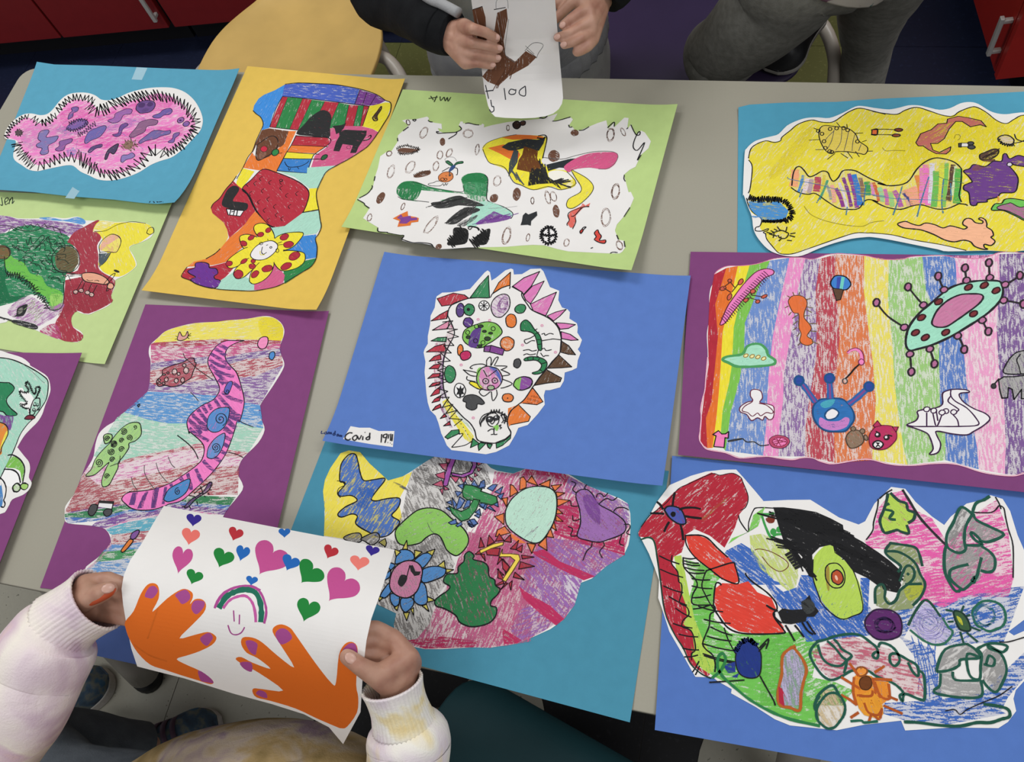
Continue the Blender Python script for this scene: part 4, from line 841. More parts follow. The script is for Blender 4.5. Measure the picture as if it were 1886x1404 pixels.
    for q in ("640,900 700,910 710,930", "740,870 800,880", "760,800 790,870", "850,830 880,840", "860,790 890,780", "840,870 855,890", "720,960 730,1000", "800,900 815,915", "560,1020 600,1010", "640,1010 655,1040", "690,880 760,820 880,750"): s.L(e(q), 1.7)
    s.finish()

# ------------------------------------------------------------------ spiky white germ on blue paper
def art_covid():
    s = Sheet([(708, 464), (1272, 508), (1220, 895), (594, 812)], ZT + .0036, (.006, .004, .010, 0), (.06, .05, .07, .05))
    s.begin('drawing_on_paper', '#5B7CC0', 'blue paper with a white spiny germ drawing and a small label reading Covid 19')
    s.V(760, 480, 5.85)
    def d(t): return [(x, y + 936) for x, y in pts(t)]               # view 760,640
    s.cutout(pts("250,430 260,390 320,350 430,345 620,310 700,220 780,130 810,110 835,130 850,220 900,190 1000,110 1060,90 1085,100 1092,155 1180,150 1270,95 1380,90 1410,120 1480,290 1580,330 1570,430 1610,510 1670,530 1695,560 1690,630 1770,680 1780,720 1775,780 1825,860 1800,930 1780,960 1810,1000 1780,1080 1770,1160 1720,1185 1640,1210 1630,1300 1590,1370 1480,1400") +
             d("1430,465 1415,520 1425,620 1350,720 1240,840 1140,870 1110,940 1040,1060 900,1130 790,1155 560,1125 420,1110 370,1060 340,990 310,930 280,820 250,740 190,680 165,600 150,500 140,380 130,270 140,160 120,60") +
             pts("130,960 165,900 165,820 190,690 195,600 240,510"), 0)
    Gc, Rc, Pk = '#3A8658', '#B53A48', '#D97BB5'
    s.P('#C9879E', "370,660 420,680 440,760 430,860 390,960 340,1080 330,1200 330,1390 240,1390 230,1200 240,1050 240,900 340,840 390,760", 85, .42, 0)
    s.P('#8C5A96', "340,1000 360,1000 335,1100 325,1200 330,1390 300,1390 300,1180", 88, .55, 0); s.P('#8C5A96', d("300,300 330,300 335,430 380,540 320,560 300,480"), 85, .5, 0)
    s.P('#E6DA4A', d("320,590 380,550 430,640 480,740 560,830 660,960 640,1040 560,990 470,850 410,760 350,660"), 60, .72, 0); s.P('#B8D2B4', d("440,640 500,720 580,800 660,920 600,860 520,780"), 50, .5)
    s.P('#a07496', d("300,660 350,640 410,790 430,870 400,870 360,780"), 60, .5, 0)
    tri = [("265,415 440,355 560,375 605,410 520,440 430,480 315,495", Rc), ("620,405 720,270 818,165 830,405", Gc), ("860,365 930,240 1055,130 1050,270 960,300", '#E07A38'),
           ("1080,280 1200,190 1370,122 1280,280 1195,370 1180,345", Pk), ("1195,380 1290,280 1418,225 1340,370 1270,470 1220,430", Pk), ("1270,475 1400,410 1550,345 1490,490 1435,600 1300,545", Pk),
           ("1450,600 1540,560 1655,530 1590,600 1520,655", Pk), ("1545,675 1640,680 1755,695 1680,735 1590,745", Pk), ("1600,770 1700,800 1785,860 1710,865 1605,845", Pk),
           ("1600,870 1680,920 1755,1020 1680,1015 1590,990", '#5C4330'), ("1455,1165 1520,1080 1575,1020 1640,1080 1715,1150 1600,1160", '#5C4330'), ("1310,1350 1380,1250 1435,1175 1530,1230 1605,1270 1590,1310 1450,1325", '#5C4330'),
           ("385,540 370,630 290,640 200,655 290,590", Rc), ("400,650 380,740 215,755 290,710", '#D98FA8'), ("370,830 360,880 200,870 270,835", Gc), ("350,900 360,985 150,990 240,930", Rc), ("300,1015 310,1070 180,1090 230,1040", Rc), ("310,1115 280,1170 180,1170 230,1130", Rc), ("300,1220 290,1255 165,1275 220,1225", Rc), ("300,1310 290,1345 180,1365 220,1325", Rc)]
    for q, c in tri: s.P(c, q, -60 if c != Pk else -35, .8, 0, line=1.9)
    tri2 = [("300,425 290,500 195,530 240,470", Rc), ("310,520 290,580 210,600 240,560", Rc), ("300,615 310,650 215,685 250,640", Rc), ("345,720 370,750 300,770", Rc), ("400,800 410,840 335,850", Rc), ("500,890 505,930 380,990 350,970 420,900", Gc), ("1295,440 1350,510 1405,590 1340,622 1190,605", '#DD7238'), ("1140,620 1210,690 1270,750 1250,800 1050,840", '#E07A38'), ("650,985 720,1040 625,1085", Gc), ("730,1030 790,1040 715,1115 705,1060", Gc), ("800,1040 860,1050 835,1095 815,1080", Gc), ("900,1030 1000,990 1060,940 1055,985 970,1060 905,1090", Gc)]
    for q, c in tri2: s.P(c, d(q), -60, .85, 0, line=1.9)
    s.P('#E07A38', d("1030,660 1150,620 1070,820 1040,860 1025,780"), -70, .8, 0); s.P('#DD7238', d("1160,610 1290,450 1220,600"), -50, .85, 0)
    s.zig("385,640 430,740 430,850 380,960 340,1080 320,1200 320,1390", 55, 40, 1.7); s.zig(d("320,440 340,560 400,650 470,740 500,850"), 60, 42, 1.8); s.L(d("500,940 545,940 440,1060 435,1080 560,1060 640,1015"), 1.9)
    s.L(pts("1180,345 1180,390 1240,480 1290,540 1420,600 1500,650 1570,730 1600,830 1600,930 1580,1010 1500,1100 1440,1180 1370,1260 1310,1350") + d("1295,430 1210,560 1140,620 1060,690 1025,780 1030,860 1060,930 1000,1000 900,1035 800,1030 700,1000 670,900 620,820 540,750 440,640 370,560 335,440 330,300 330,200 350,80 400,-30") + pts("440,830 450,760 400,640 380,590 400,510 460,460 605,412"), 2.2, BLK)
    s.L("605,412 700,405 830,405 860,365 960,300 1045,275 1045,310", 2); s.L("1070,285 1180,345", 2)
    def oval(x, y, rx, ry, a, c, cov=.85): s.E(x, y, rx, ry, a, c, 30, cov, 1.9)
    oval(515, 540, 42, 74, 5, '#5B437F'); oval(610, 535, 58, 62, 0, Gc); s.E(602, 532, 18, 18, 0, BLK, flat=1); oval(770, 492, 56, 52, 0, '#eeecea', .1)
    for a in range(0, 180, 45): s.L([(770 - 46 * math.cos(math.radians(a)), 492 - 46 * math.sin(math.radians(a))), (770 + 46 * math.cos(math.radians(a)), 492 + 46 * math.sin(math.radians(a)))], 1.7)
    oval(950, 490, 98, 130, 28, '#BF93BE', .45); s.loops(975, 480, 55, 95, 20, 1.1, '#9d6ba4', 6, .6); oval(1162, 525, 60, 48, -25, Gc); oval(1062, 655, 58, 72, 0, '#E07A38'); oval(600, 672, 52, 52, -20, '#5E3F85'); oval(1020, 900, 76, 76, 0, '#DD7C40', .75); s.loops(1020, 900, 50, 50, 0, 1.3, '#f0c9a8', 3, .7)
    s.P('#80BC55', "540,830 560,760 620,720 700,690 800,665 900,685 960,750 955,800 870,870 800,910 760,940 680,945 610,920 560,880", -60, .8, 1, line=1.9); s.P('#5E3F85', "610,850 650,760 740,720 730,800 720,860 690,940 610,930", -60, .85)
    for x, y, a, b_ in ((735, 712, 28, 16), (775, 768, 22, 12), (842, 788, 22, 12), (808, 848, 32, 22), (725, 925, 26, 14), (600, 830, 22, 18)): s.E(x, y, a, b_, 0, '#31402a', 0, .95, 1.5)
    for x, y in ((595, 780), (680, 870), (690, 715), (870, 740), (760, 890)): s.E(x, y, 22, 22, 0, None, 0, 0, 1.5)
    s.P('#80458C', "775,930 850,920 990,960 970,1025 830,990 770,985", 20, .8, 0, line=1.9); s.L("845,925 830,990", 1.6)
    oval(515, 970, 30, 58, 5, '#E07A38'); oval(572, 1028, 60, 50, -20, '#BD2F60'); oval(405, 1230, 60, 92, 0, Gc); oval(1128, 1112, 38, 50, 10, '#4b4b4d', .95); 
    s.P('#2F7B4E', "1165,750 1170,680 1220,645 1270,680 1310,740 1370,810 1390,880 1390,970 1355,960 1340,880 1310,800 1250,770 1190,765", 60, .85, 1, line=1.9); s.P('#2F7B4E', "1210,1060 1290,1040 1400,1060 1450,1110 1430,1180 1380,1220 1320,1230 1290,1215 1360,1190 1390,1130 1330,1080 1215,1085", 0, .85, 1, line=1.9)
    for q in ("1310,760 1345,740", "1320,800 1365,775", "1340,860 1395,855", "1350,910 1390,905", "1240,1045 1245,1080", "1300,1045 1300,1075", "1370,1060 1350,1085", "1385,1120 1440,1105", "1370,1180 1400,1200", "1390,870 1480,855 1520,850 1600,860", "1360,960 1340,1030 1360,1040", "1390,800 1420,790 1430,810 1480,790 1520,800", "1320,810 1270,840 1240,850 1205,865 1225,900 1280,870 1320,870", "1395,960 1420,950 1440,975 1500,965", "1340,970 1290,980 1250,965 1190,975", "1330,1010 1270,1020 1230,1010 1195,1025", "1380,1000 1410,1040 1430,1030 1470,1030"): s.L(q, 1.7)
    # face with petals
    for q in ("650,1170 620,1160 660,1130 750,1120 800,1140", "545,1180 620,1240 690,1250 700,1220 640,1200 550,1185", "590,1250 590,1290 680,1310", "800,1140 800,1080 835,1045 850,1080 845,1140 890,1060 925,1050 880,1140", "890,1140 1020,1145 960,1180", "950,1180 1050,1230 960,1250", "960,1280 1075,1330 1000,1370 950,1380"): s.L(q, 1.8)
    s.P('#EADB3A', "615,1330 640,1310 720,1340 760,1390 700,1385", 0, .9, 1, line=1.8)
    for q in ("740,455 720,490 770,530 840,480", "850,480 865,580 910,520 905,460"): s.L(d(q), 1.8)
    s.E(828, 1275, 138, 130, 0, '#D987BA', 75, .62); s.P('#86C45C', "700,1180 740,1160 720,1260 730,1340 780,1385 720,1350 690,1270", 80, .7); s.P('#5767B4', "830,1155 900,1170 950,1250 955,1330 920,1260 850,1190", 50, .7); s.E(828, 1275, 138, 130, 0, None, 0, 0, 2)
    s.E(790, 1305, 32, 28, 0, '#ddd8d8', 0, .4, 1.8); s.E(790, 1305, 10, 10, 0, '#555', flat=1); s.E(888, 1300, 30, 28, 0, '#ddd8d8', 0, .4, 1.8); s.E(888, 1300, 10, 10, 0, '#555', flat=1); s.E(845, 1375, 38, 26, 0, '#9fb88f', 0, .6, 1.8); s.L("765,1185 805,1260", 1.7); s.L("910,1185 815,1255", 1.7)
    def od(x, y, rx, ry, a, c, cov=.88): oval(x, y + 936, rx, ry, a, c, cov)
    od(510, 468, 62, 76, 0, '#efedeb', .1); s.P('#242426', d("470,430 505,450 520,410 530,450 560,430 545,480 560,510 530,510 515,560 500,510 470,520 490,475"), 0, 1, 0)
    s.P('#4a4a4b', d("545,580 570,530 650,515 720,540 775,600 750,620 700,615 690,660 640,680 580,650 580,600"), 60, .93, 1, line=1.8)
    od(1190, 392, 100, 72, -12, '#8A4F9A', .8); s.P('#86C45C', d("1090,400 1110,360 1170,330 1160,400 1150,465 1100,440"), -80, .85); s.E(1190, 392 + 936, 100, 72, -12, None, 0, 0, 1.9)
    od(1028, 548, 60, 46, 0, '#DD7C40'); s.E(1026, 553 + 936, 8, 7, 0, BLK, flat=1)
    for i in range(26): s.E(1235 + (i * 37) % 140, 936 + 520 + (i * 53) % 85, 4, 4, 0, '#3a2a20', flat=1, n=5)
    for i in range(10): s.E(380 + i * 24, 936 + 600 + i * 38, 5, 5, 0, BLK, flat=1, n=5)
    # girl
    s.E(865, 785 + 936, 66, 76, 0, None, 0, 0, 1.8); s.E(835, 780 + 936, 34, 28, -15, '#38383a', 0, 1, 1.8); s.E(905, 765 + 936, 32, 24, -15, '#38383a', 0, 1, 1.8); s.E(828, 772 + 936, 10, 8, 0, '#ddd', flat=1); s.E(898, 757 + 936, 10, 8, 0, '#ddd', flat=1)
    s.L(d("840,815 860,830 885,800 875,790"), 1.8); s.P('#86C45C', d("870,860 920,840 930,870 910,905 885,880"), 0, .95)
    for q in ("830,710 760,740 725,800 735,850", "840,715 770,760 740,810 735,860", "830,705 900,700 960,720 1000,760 990,830", "950,730 980,790 960,820", "960,720 1010,740 1010,790", "880,870 880,940 915,940", "845,945 880,940", "810,910 850,885 880,890", "930,850 955,840 940,860 960,870 940,885"): s.L(d(q), 2.2 if '7' == q[1] else 1.8)
    s.zig(d("840,700 940,695 1000,740 1005,820"), 20, 14, 1.4); s.hatch(740, 936 + 820, 800, 936 + 740, 4, 70, -55, 1.6, '#222', .9)
    for x, y in ((708, 640), (1395, 706), (1185, 915), (525, 1130), (1540, 993), (655, 1700), (832, 650)): s.E(x, y, 12, 10, 0, None, 0, 0, 1.1, '#e58fb4')
    s.finish()
    # label strip and name
    s.V(580, 700, 7.8)
    lab = s.flat_part('title_label', "515,668 640,690 790,690 920,738 1145,738 1122,968 800,925 520,875 408,852", M_WHITE, s.root, s.top + .0002, .0003)
    for q in ("545,770 500,765 450,800 440,845 480,870 520,850", "555,820 600,800 610,840 575,875 545,850 555,820", "615,810 640,860 675,800", "695,815 690,870", "720,758 728,762", "740,840 790,815 785,860 745,860 740,835", "795,765 785,865", "965,785 955,905", "990,795 1040,785 1030,830 990,830 990,795", "1045,785 1010,910", "1070,785 1055,850", "1095,780 1090,880", "1120,785 1110,885", "1048,905 1056,905", "1085,912 1092,912", "1108,930 1114,932"):
        s.L(q, 2.2, BLK, part='label_text')
    s.write(lab, 'label_text', 'label_writing', s.top + .00051)
    for q in ("105,735 95,775 135,770", "140,770 165,750 175,775 145,780 140,770", "190,785 205,750 220,780 235,755 245,785", "260,795 280,765 295,790 265,800", "295,735 290,795", "315,800 335,780 340,805 315,810", "350,790 352,815 375,795 368,820", "375,815 390,800 385,825"):
        s.L(q, 1.7, '#1d2f60', part='pen_name')
    s.write(s.root, 'pen_name', 'name_writing', s.top + 4e-6)
art_worm(); art_covid()
# ------------------------------------------------------------------ crowded germs on teal paper
def art_teal_low():
    s = Sheet([(608, 790), (1232, 868), (1160, 1331), (470, 1145)], ZT + .0004, (0, 0, .002, 0), (.05, .05, .05, .05))
    s.begin('drawing_on_paper', '#4A8DA5', 'teal paper with an orange-rayed mint sun, green blob and blue eye-petal flower')
    s.V(580, 820, 5.85)
    def r(t): return [(x + 1638, y) for x, y in pts(t)]              # view 860,820
    def d(t): return [(x + 468, y + 936) for x, y in pts(t)]         # view 660,980
    def e(t): return [(x + 1638, y + 936) for x, y in pts(t)]        # view 860,980
    s.cutout(pts("90,500 110,380 170,250 280,90 370,60 490,80 590,200 700,300 790,385 950,340 1050,280 1200,180 1320,110 1500,60 1750,110") + r("200,190 260,250 330,280 500,310 640,255 800,240 1000,280 1120,330 1300,440 1500,520 1650,580 1730,630 1760,740 1765,860 1755,1000 1740,1080 1690,1190 1500,1310 1350,1440") +
             e("1230,550 1160,790 1040,950 900,1050 700,1140 540,1205 250,1250 0,1245") + d("1240,1245 900,1265 720,1265 500,1220 440,1180 400,1100 385,1000 410,880 200,780 60,720 -200,640 -340,520") + pts("100,980 110,900 105,720 115,640"), 0)
    s.P('#EBDA55', "90,500 110,380 170,250 280,90 370,60 490,80 590,200 700,300 790,385 950,340 1050,290 1000,420 900,600 940,780 900,900 700,1000 300,1010 100,980 110,720", -60, .82, 0)
    s.P('#8f8b88', "1040,290 1200,180 1320,110 1800,110 1860,260 1900,420 1700,480 1650,900 1560,1150 1350,1200 1200,1250 1000,1100 850,1060 880,900 950,700 1000,450", 60, .52, 0); s.P('#6d6a68', "1050,300 1200,190 1250,300 1400,350 1350,480 1080,400", 20, .4, 0); s.P('#77736f', "1500,150 1700,140 1690,290 1500,300", 80, .5, 0)
    s.P('#8a8683', d("300,60 500,150 700,150 850,20 1000,250 1040,350 1000,430 950,560 830,730 760,1080 600,1180 440,1180 385,1000 410,880 200,780 -100,700 -100,200"), 70, .5, 0)
    s.P('#C4638A', pts("1830,700 1700,1000 1640,1150 1560,1250 1500,1390 1900,1404") + r("0,1404 1340,1404 1500,1310 1690,1190 1758,900 1650,600 1300,440 1000,285 640,258 500,312 300,285 260,500 200,650 120,850 20,980"), -60, .6, 0)
    s.P('#C4638A', d("1190,0 1860,200 1860,1180 1600,1230 1240,1245 720,1262 480,1200 640,1150 760,1000 830,800 920,650 1040,420 1090,240 1180,100"), -70, .55, 0)
    s.P('#C4638A', e("0,0 900,60 1000,500 1100,700 1160,790 1040,950 700,1140 540,1205 250,1250 0,1245"), -65, .5, 0)
    s.P('#9C6AAE', r("880,1000 1300,1050 1690,1190 1500,1310 1350,1440 1000,1300 720,1150"), 40, .55, 0); s.P('#9C6AAE', e("720,230 900,260 1250,520 1230,550 1160,790 1040,930 850,780 560,590"), 50, .55, 0); s.P('#9C6AAE', e("560,860 640,780 960,980 800,1090 560,1190 470,1060"), -25, .5, 0)
    s.P('#9a70ae', r("1100,340 1300,440 1500,520 1740,640 1760,830 1690,960 1430,1050 1190,990 1220,800 1200,600 1170,540 1050,500"), 45, .55, 0)
    s.P('#B82F5C', r("960,640 1100,600 1200,680 1220,900 1190,1000 1450,1060 1700,1000 1700,1190 1500,1130 1200,1060 940,960"), 15, .62, 0)
    s.P('#B82F5C', e("700,220 830,190 1000,320 1380,480 1260,525 1000,400 760,270"), 28, .82, 0); s.P('#B82F5C', e("560,580 620,640 900,800 1050,940 960,1010 800,890 610,720"), 40, .86, 0); s.P('#B82F5C', e("380,1040 450,1080 590,1170 540,1205 400,1210"), 35, .7, 0); s.P('#B82F5C', d("500,1170 900,1130 1300,1180 1240,1245 720,1262"), 0, .55, 0)
    s.P('#B82F5C', r("900,270 1100,330 1080,380 1040,480 1030,380 850,330 600,330 640,270"), 60, .55, 0)
    # blue splat
    s.P('#4E74BC', "275,260 300,180 370,105 440,105 470,200 490,300 530,385 640,375 750,360 745,400 680,480 610,580 660,605 780,580 910,575 915,640 880,700 830,765 915,825 880,890 800,970 700,995 600,950 490,890 440,840 460,770 400,745 290,780 250,745 330,670 450,610 440,570 380,545 280,555 255,515 320,440 310,405 270,390", -55, .66, 1, line=2.4)
    s.P('#3a66b4', "470,460 640,480 600,600 560,700 440,640 500,560", -60, .55); s.L("240,388 320,400 325,435 260,470 245,530 280,570", 1.4)
    for q in ("310,1005 390,960 490,955 500,1040 400,1050", "500,1010 640,945 695,970 690,1030 620,1080 540,1040"): s.P('#8f8b86', q, -40, .65, 1, line=2.2)
    s.P('#a8a055', "690,1050 760,1010 775,1060 760,1100", 0, .6, 0, line=1.8)
    # green boomerang
    s.P('#8CC35E', "870,930 940,840 1100,710 1240,680 1370,710 1480,800 1600,900 1655,1000 1640,1090 1560,1180 1500,1190 1420,1130 1380,1040 1340,980 1280,960 1200,1000 1130,1060 1000,1085 920,1070 880,1020", -25, .8, 1, line=2.4); s.L("1215,840 1250,920 1290,955", 1.1, '#555')
    # purple P germ
    s.P('#9C4FA0', "1470,130 1530,130 1480,260 1430,440 1380,450 1400,330 1430,230", -70, .75, 0, line=2); s.P('#9C4FA0', "1680,140 1740,150 1745,230 1700,310 1600,355 1480,330 1470,300 1580,320 1670,290 1700,220", 40, .75, 0, line=2)
    for q in ("1410,140 1470,130 1450,200 1420,190", "1340,205 1430,200 1420,280 1380,260", "1300,320 1400,290 1400,370 1330,350", "1270,430 1370,380 1390,460", "1350,480 1390,470 1375,540", "1390,440 1450,480 1400,490", "1460,340 1560,350 1520,410", "1570,355 1640,350 1610,420", "1650,335 1710,370 1690,400", "1720,300 1755,330 1720,345", "1740,240 1800,260 1760,290", "1745,180 1820,190 1760,225"): s.P('#BF5670', q, 30, .75, 0, line=1.7, lc='#3a2030')
    # green hook with blue spikes
    for q in ("1540,440 1600,420 1600,480", "1510,500 1590,510 1540,560", "1480,570 1530,640 1500,690", "1420,620 1470,600 1480,650", "1412,680 1460,670 1470,720", "1620,390 1650,440 1600,450", "1680,440 1720,380 1760,450", "1750,460 1810,395 1830,470", "1440,840 1520,800 1530,850 1470,860", "1520,870 1580,830 1590,860 1540,885", "1640,830 1700,800 1750,850 1720,880", "1660,850 1720,880 1690,890", "1720,760 1790,740 1770,790", "1770,660 1860,640 1840,700", "1560,560 1620,600 1570,680 1520,700", "1640,600 1680,580 1670,660 1600,690"): s.P('#5876B0', q, 40, .8, 0, line=1.8, lc='#1d2740')
    for q in ("130,470 150,400 190,380 200,450", "220,470 280,430 330,430 280,500", "300,510 390,450 360,530", "330,550 400,520 370,590", "330,600 340,670 280,640", "250,660 310,720 220,680", "130,640 210,620 180,680", "90,730 140,690 150,760", "30,810 80,800 120,850 70,870", "10,850 60,890 30,880"): s.P('#5876B0', r(q), 40, .8, 0, line=1.8, lc='#1d2740')
    s.P('#3F8B52', pts("1590,500 1620,430 1700,440 1800,480") + r("150,500 320,560 330,620 270,650 100,610 0,590") + pts("1600,560"), 20, .78, 0, line=2.2, lc='#1d3a26')
    s.P('#3F8B52', "1780,600 1740,700 1660,800 1580,825 1480,740 1450,660 1500,690 1580,720 1660,680 1715,585", 60, .78, 0, line=2.2, lc='#1d3a26')
    # mint sun
    for q in ("465,560 470,430 500,440 550,510", "570,490 575,360 610,345 640,390 640,460", "650,400 700,335 765,440", "780,430 900,375 890,460", "910,440 1020,430 950,500", "960,510 1055,520 975,565", "975,585 1110,600 975,665", "975,690 1035,740 965,745", "960,760 1035,825 960,820", "940,830 965,925 915,890", "900,900 935,1000 860,990", "855,995 865,1140 770,1080", "740,1075 700,1170 650,1060", "380,580 440,570 430,670", "300,775 400,740 400,860", "310,990 330,920 410,880 470,950"): s.P('#E27B45', r(q), 60, .82, 0, line=1.9, lc='#4a2818')
    s.P('#E27B45', r("470,950 640,1060 560,1060 480,1000"), 30, .8, 0)
    s.P('#B9DCC8', r("415,760 430,680 490,580 600,490 700,455 800,450 900,470 960,540 968,680 940,820 880,940 800,1040 720,1060 620,1020 500,940 430,860"), -60, .84, 1, line=2.2); s.hatch(1638 + 640, 980, 1638 + 760, 900, 7, 90, -50, 1.0, '#8d6a86', .5)
    # purple bell germ
    s.P('#9a6cab', r("1175,560 1200,500 1280,480 1350,530 1420,640 1580,730 1700,830 1690,950 1500,1030 1420,1050 1300,1030 1190,985 1225,850 1215,700"), 45, .74, 1, line=2.1); s.P('#7d4a94', r("1250,570 1330,540 1420,640 1440,800 1420,860 1300,740"), 60, .6)
    for q in ("1125,395 1175,420 1140,480 1180,520", "1290,430 1270,460 1280,490", "1395,570 1410,530 1450,530 1480,560 1520,520", "1420,640 1500,580 1570,600 1620,565", "1580,720 1620,680 1700,680 1745,705", "1690,860 1750,860 1755,900 1720,950 1760,970", "1670,970 1645,1060 1690,1085", "1470,1050 1480,1090 1430,1150 1460,1220", "1350,1050 1340,1100 1290,1150 1250,1250", "1190,980 1120,980 1140,910 1090,880", "1220,800 1150,820 1140,760", "1210,660 1130,660 1120,610 1090,600"): s.L(r(q), 1.9)
    # red lightning
    for q in ("130,1110 150,1000 190,1100", "220,1090 240,975 300,1050", "310,1040 350,960 400,1030", "400,1040 470,970 480,1050", "470,1120 560,1030 530,1130", "530,1130 600,1080 590,1160", "90,1180 150,1130 160,1180", "150,1180 200,1250 190,1180", "590,1190 725,1210 600,1230", "560,1340 730,1310 580,1260", "350,1210 330,1290 380,1230", "390,1230 450,1300 420,1400", "330,1340 370,1404 400,1404"): s.P('#A63440', r(q), 40, .8, 0, line=1.8, lc='#33151a')
    for q in ("340,400 335,500 400,520", "520,440 620,520 500,490", "290,590 390,530 400,560", "370,620 420,550 440,560", "455,560 490,530 475,630", "380,300 460,380 430,440 390,400", "200,180 360,180 340,260 220,250"): s.P('#A63440', e(q), 50, .8, 0, line=1.8, lc='#33151a')
    s.P('#EBCF55', r("140,1140 290,1070 395,1050 390,1080 260,1120 150,1170"), -20, .92, 0, line=1.5, lc='#5a4a20'); s.P('#EBCF55', e("385,190 380,240 480,240 560,250 575,300 500,420 420,540 385,520 450,420 520,310 470,270 350,270"), -50, .92, 0, line=1.5, lc='#5a4a20')
    # dark green tree
    s.P('#2F7B4A', d("1150,250 1200,215 1250,260 1240,300 1350,330 1400,380 1410,480 1470,520 1480,580 1530,620 1500,680 1440,740 1430,800 1490,820 1480,910 1400,990 1230,1025 1100,980 1050,900 930,830 840,800 830,740 900,680 960,640 990,590 920,540 960,460 1070,450 1080,380 1140,320"), 70, .72, 1, line=2.4)
    # blue petal flower with a note
    for q in ("405,300 440,210 520,195 590,230 600,300 500,320 410,350", "610,310 700,240 780,235 790,280 700,390 640,340", "690,420 800,375 930,390 940,450 880,500 700,550", "660,560 720,570 745,680 740,770 660,790 600,720", "470,720 560,710 600,740 590,800 510,870 460,800", "355,670 440,690 440,780 390,805 350,740", "240,690 340,550 370,620 300,710", "200,540 330,500 350,420 300,340 400,370"): s.P('#5890CC', d(q), -35, .78, 1, line=2.2)
    for q in ("480,190 525,95 535,190", "395,190 460,220 410,270", "610,200 690,220 610,290", "740,220 830,190 800,260", "860,370 930,315 940,400", "945,405 1030,410 950,450", "750,700 830,740 750,760", "690,800 740,785 765,860", "570,840 600,820 600,900", "490,875 555,870 525,960", "390,820 440,790 420,850", "220,700 270,710 230,750"): s.P('#D8CB62', d(q), 60, .8, 0, line=1.9)
    s.P('#D287A8', d("345,520 390,400 500,320 620,325 690,400 680,520 630,650 530,715 420,690 350,620"), 70, .74, 1, line=2.4)
    s.P('#2b2b2d', d("440,510 470,465 530,480 520,540 470,595 430,560"), 0, .98, 1); s.P('#2b2b2d', d("555,370 590,360 620,430 680,430 660,470 610,480 570,430"), 0, .98, 0); s.L(d("525,490 560,360"), 2)
    s.hatch(900, 420, 1010, 500, 8, 90, 20, 1.1, '#666', .6)
    s.finish()

